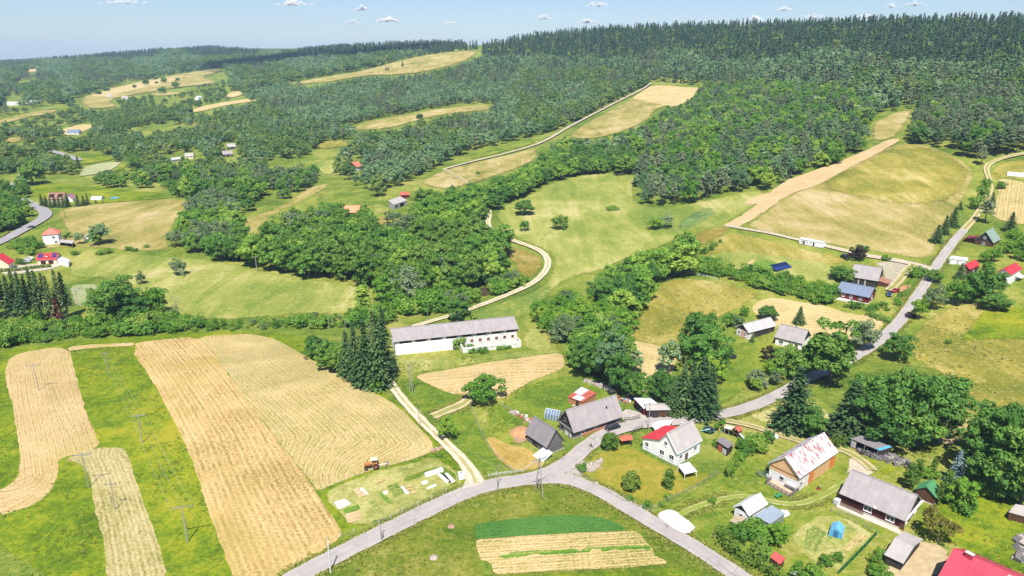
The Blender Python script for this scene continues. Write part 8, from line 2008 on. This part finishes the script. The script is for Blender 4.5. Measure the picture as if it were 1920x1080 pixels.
# ---------------------------------------------------------------- tall grass and weeds standing on the near meadows
L_GRASS = leaf_mat('tall_grass_blades', [(0, (.05,.12,.012)), (.3, (.10,.19,.016)), (.55, (.19,.25,.025)), (.8, (.32,.31,.07)), (1, (.48,.41,.17))], .3, amt=(0.0, 1.0))
def tufts(name, label, zones, verges=()):
    Q = []; T = []
    allw = []
    for poly, dens, h, dry in zones:
        W = ground(resample(np.array(poly, float), 25))[:, :2]; lo, hi = W.min(0), W.max(0); n = int((hi-lo).prod()*dens)
        P = rng.uniform(lo, hi, (n, 2)); P = P[inside(P, W)]
        g = np.array([mnoise.noise((p[0]*.09, p[1]*.09, 1.7))+.6*mnoise.noise((p[0]*.4, p[1]*.4, 8.1)) for p in P])
        k = rng.random(len(P)) < np.clip(.35+g*1.5, .04, 1); P = P[k]; g = g[k]
        allw.append((P, h*(.7+.6*np.clip(g+.3, 0, 1)), np.clip(dry+g*.35, 0, .75)))
    for C, wd in ROADS[:4]:
        w_ = (max(wd) if hasattr(wd, '__len__') else wd)/2
        t = np.gradient(C, axis=0); t /= np.linalg.norm(t, axis=1)[:, None]; nn = np.stack([-t[:, 1], t[:, 0]], 1)
        for s in (-1, 1):
            i = rng.integers(len(C), size=len(C)*9); P = C[i]+nn[i]*s*(w_+np.abs(rng.normal(.25, .5, len(i))))[:, None]+rng.normal(0, .6, (len(i), 2))*t[i]
            k = (np.hypot(P[:, 0], P[:, 1]) < 420); P = P[k]; allw.append((P, np.full(len(P), .35), np.full(len(P), .55)))
    for P, h, dry in allw:
        bad = np.zeros(len(P), bool)
        for C, wd in ROADS: bad |= seg_dist(P, C)[0] < (max(wd) if hasattr(wd, '__len__') else wd)/2+.05
        z0 = H(P[:, 0], P[:, 1]); px = project(np.column_stack([P, z0]))[0]
        for a in AVOID: bad |= inside(px, a)
        P = P[~bad]; h = h[~bad]; dry = dry[~bad]; z = z0[~bad]+.12
        for j in range(5):
            n = len(P); off = rng.normal(0, 1, (n, 2))*h[:, None]*.55
            Cn = np.column_stack([P+off, z+h*rng.uniform(.1, .75, n)]); N_ = rng.normal(size=(n, 3)); N_[:, 2] = np.abs(N_[:, 2])+.5
            Q.append(cards(Cn, N_, 1.0, (.5, .9)).reshape(n, 4, 3)); c = Cn[:, None]; Q[-1] = c+(Q[-1]-c)*(h*.95)[:, None, None]; T.append(np.clip(dry+rng.uniform(0, .3, n), 0, 1))
    Q = np.concatenate(Q); T = np.concatenate(T)
    me = quads_mesh(name, Q, [L_GRASS]); fattr(me, 'tint', np.repeat(T, 4)); o = bpy.data.objects.new(name, me); link(o); tag(o, label, 'tall grass', kind='stuff'); print(name, len(Q))
tufts('tall_grass', 'tall grass and weeds standing on the meadows and road verges', [
    ([(570,1095),(640,1052),(700,1022),(780,975),(850,938),(930,915),(1010,908),(1060,914),(1120,938),(1180,970),(1195,990),(1040,962),(885,985),(885,1095)], .55, .34, .30),
    ([(1195,992),(1180,972),(1260,1012),(1330,1062),(1365,1095),(1270,1095),(1262,1055)], .55, .34, .30),
    ([(135,655),(238,650),(290,722),(345,830),(390,960),(440,1095),(320,1095),(264,925),(235,842),(192,836),(150,720)], .4, .34, .3),
    ([(-60,960),(60,955),(115,880),(150,862),(175,950),(200,1095),(-60,1095)], .4, .34, .3),
    ([(740,712),(800,714),(870,746),(905,800),(912,830),(955,886),(905,896),(880,868),(845,835),(800,787),(757,740)], .4, .34, .28),
    ([(905,762),(1000,716),(1062,704),(1095,725),(1060,760),(1000,780),(950,770),(985,800),(960,812),(915,815)], .45, .35, .15),
    ([(1225,950),(1300,915),(1345,885),(1400,850),(1430,895),(1420,930),(1365,940),(1360,990),(1300,1005),(1245,980)], .4, .34, .22),
    ([(1740,950),(1800,960),(1880,935),(1930,970),(1930,1095),(1900,1072),(1795,1025),(1710,1000)], .3, .32, .3),
    ([(1690,655),(1720,610),(1800,570),(1960,590),(1960,780),(1830,760),(1760,700)], .22, .5, .5),
    ([(735,700),(742,674),(860,674),(1000,655),(1055,660),(900,680),(780,702)], .4, .45, .35),
    ([(1174,638),(1212,560),(1265,521),(1432,548),(1360,592),(1290,636)], .2, .5, .5),
    ([(1395,776),(1450,752),(1560,775),(1590,805),(1640,840),(1800,850),(1800,880),(1640,850),(1500,815)], .3, .45, .35),
    ([(1345,660),(1375,640),(1470,660),(1430,715),(1350,770),(1335,760)], .3, .35, .2),
    ([(-60,690),(-60,925),(30,900),(30,800),(8,700)], .5, .34, .25)])
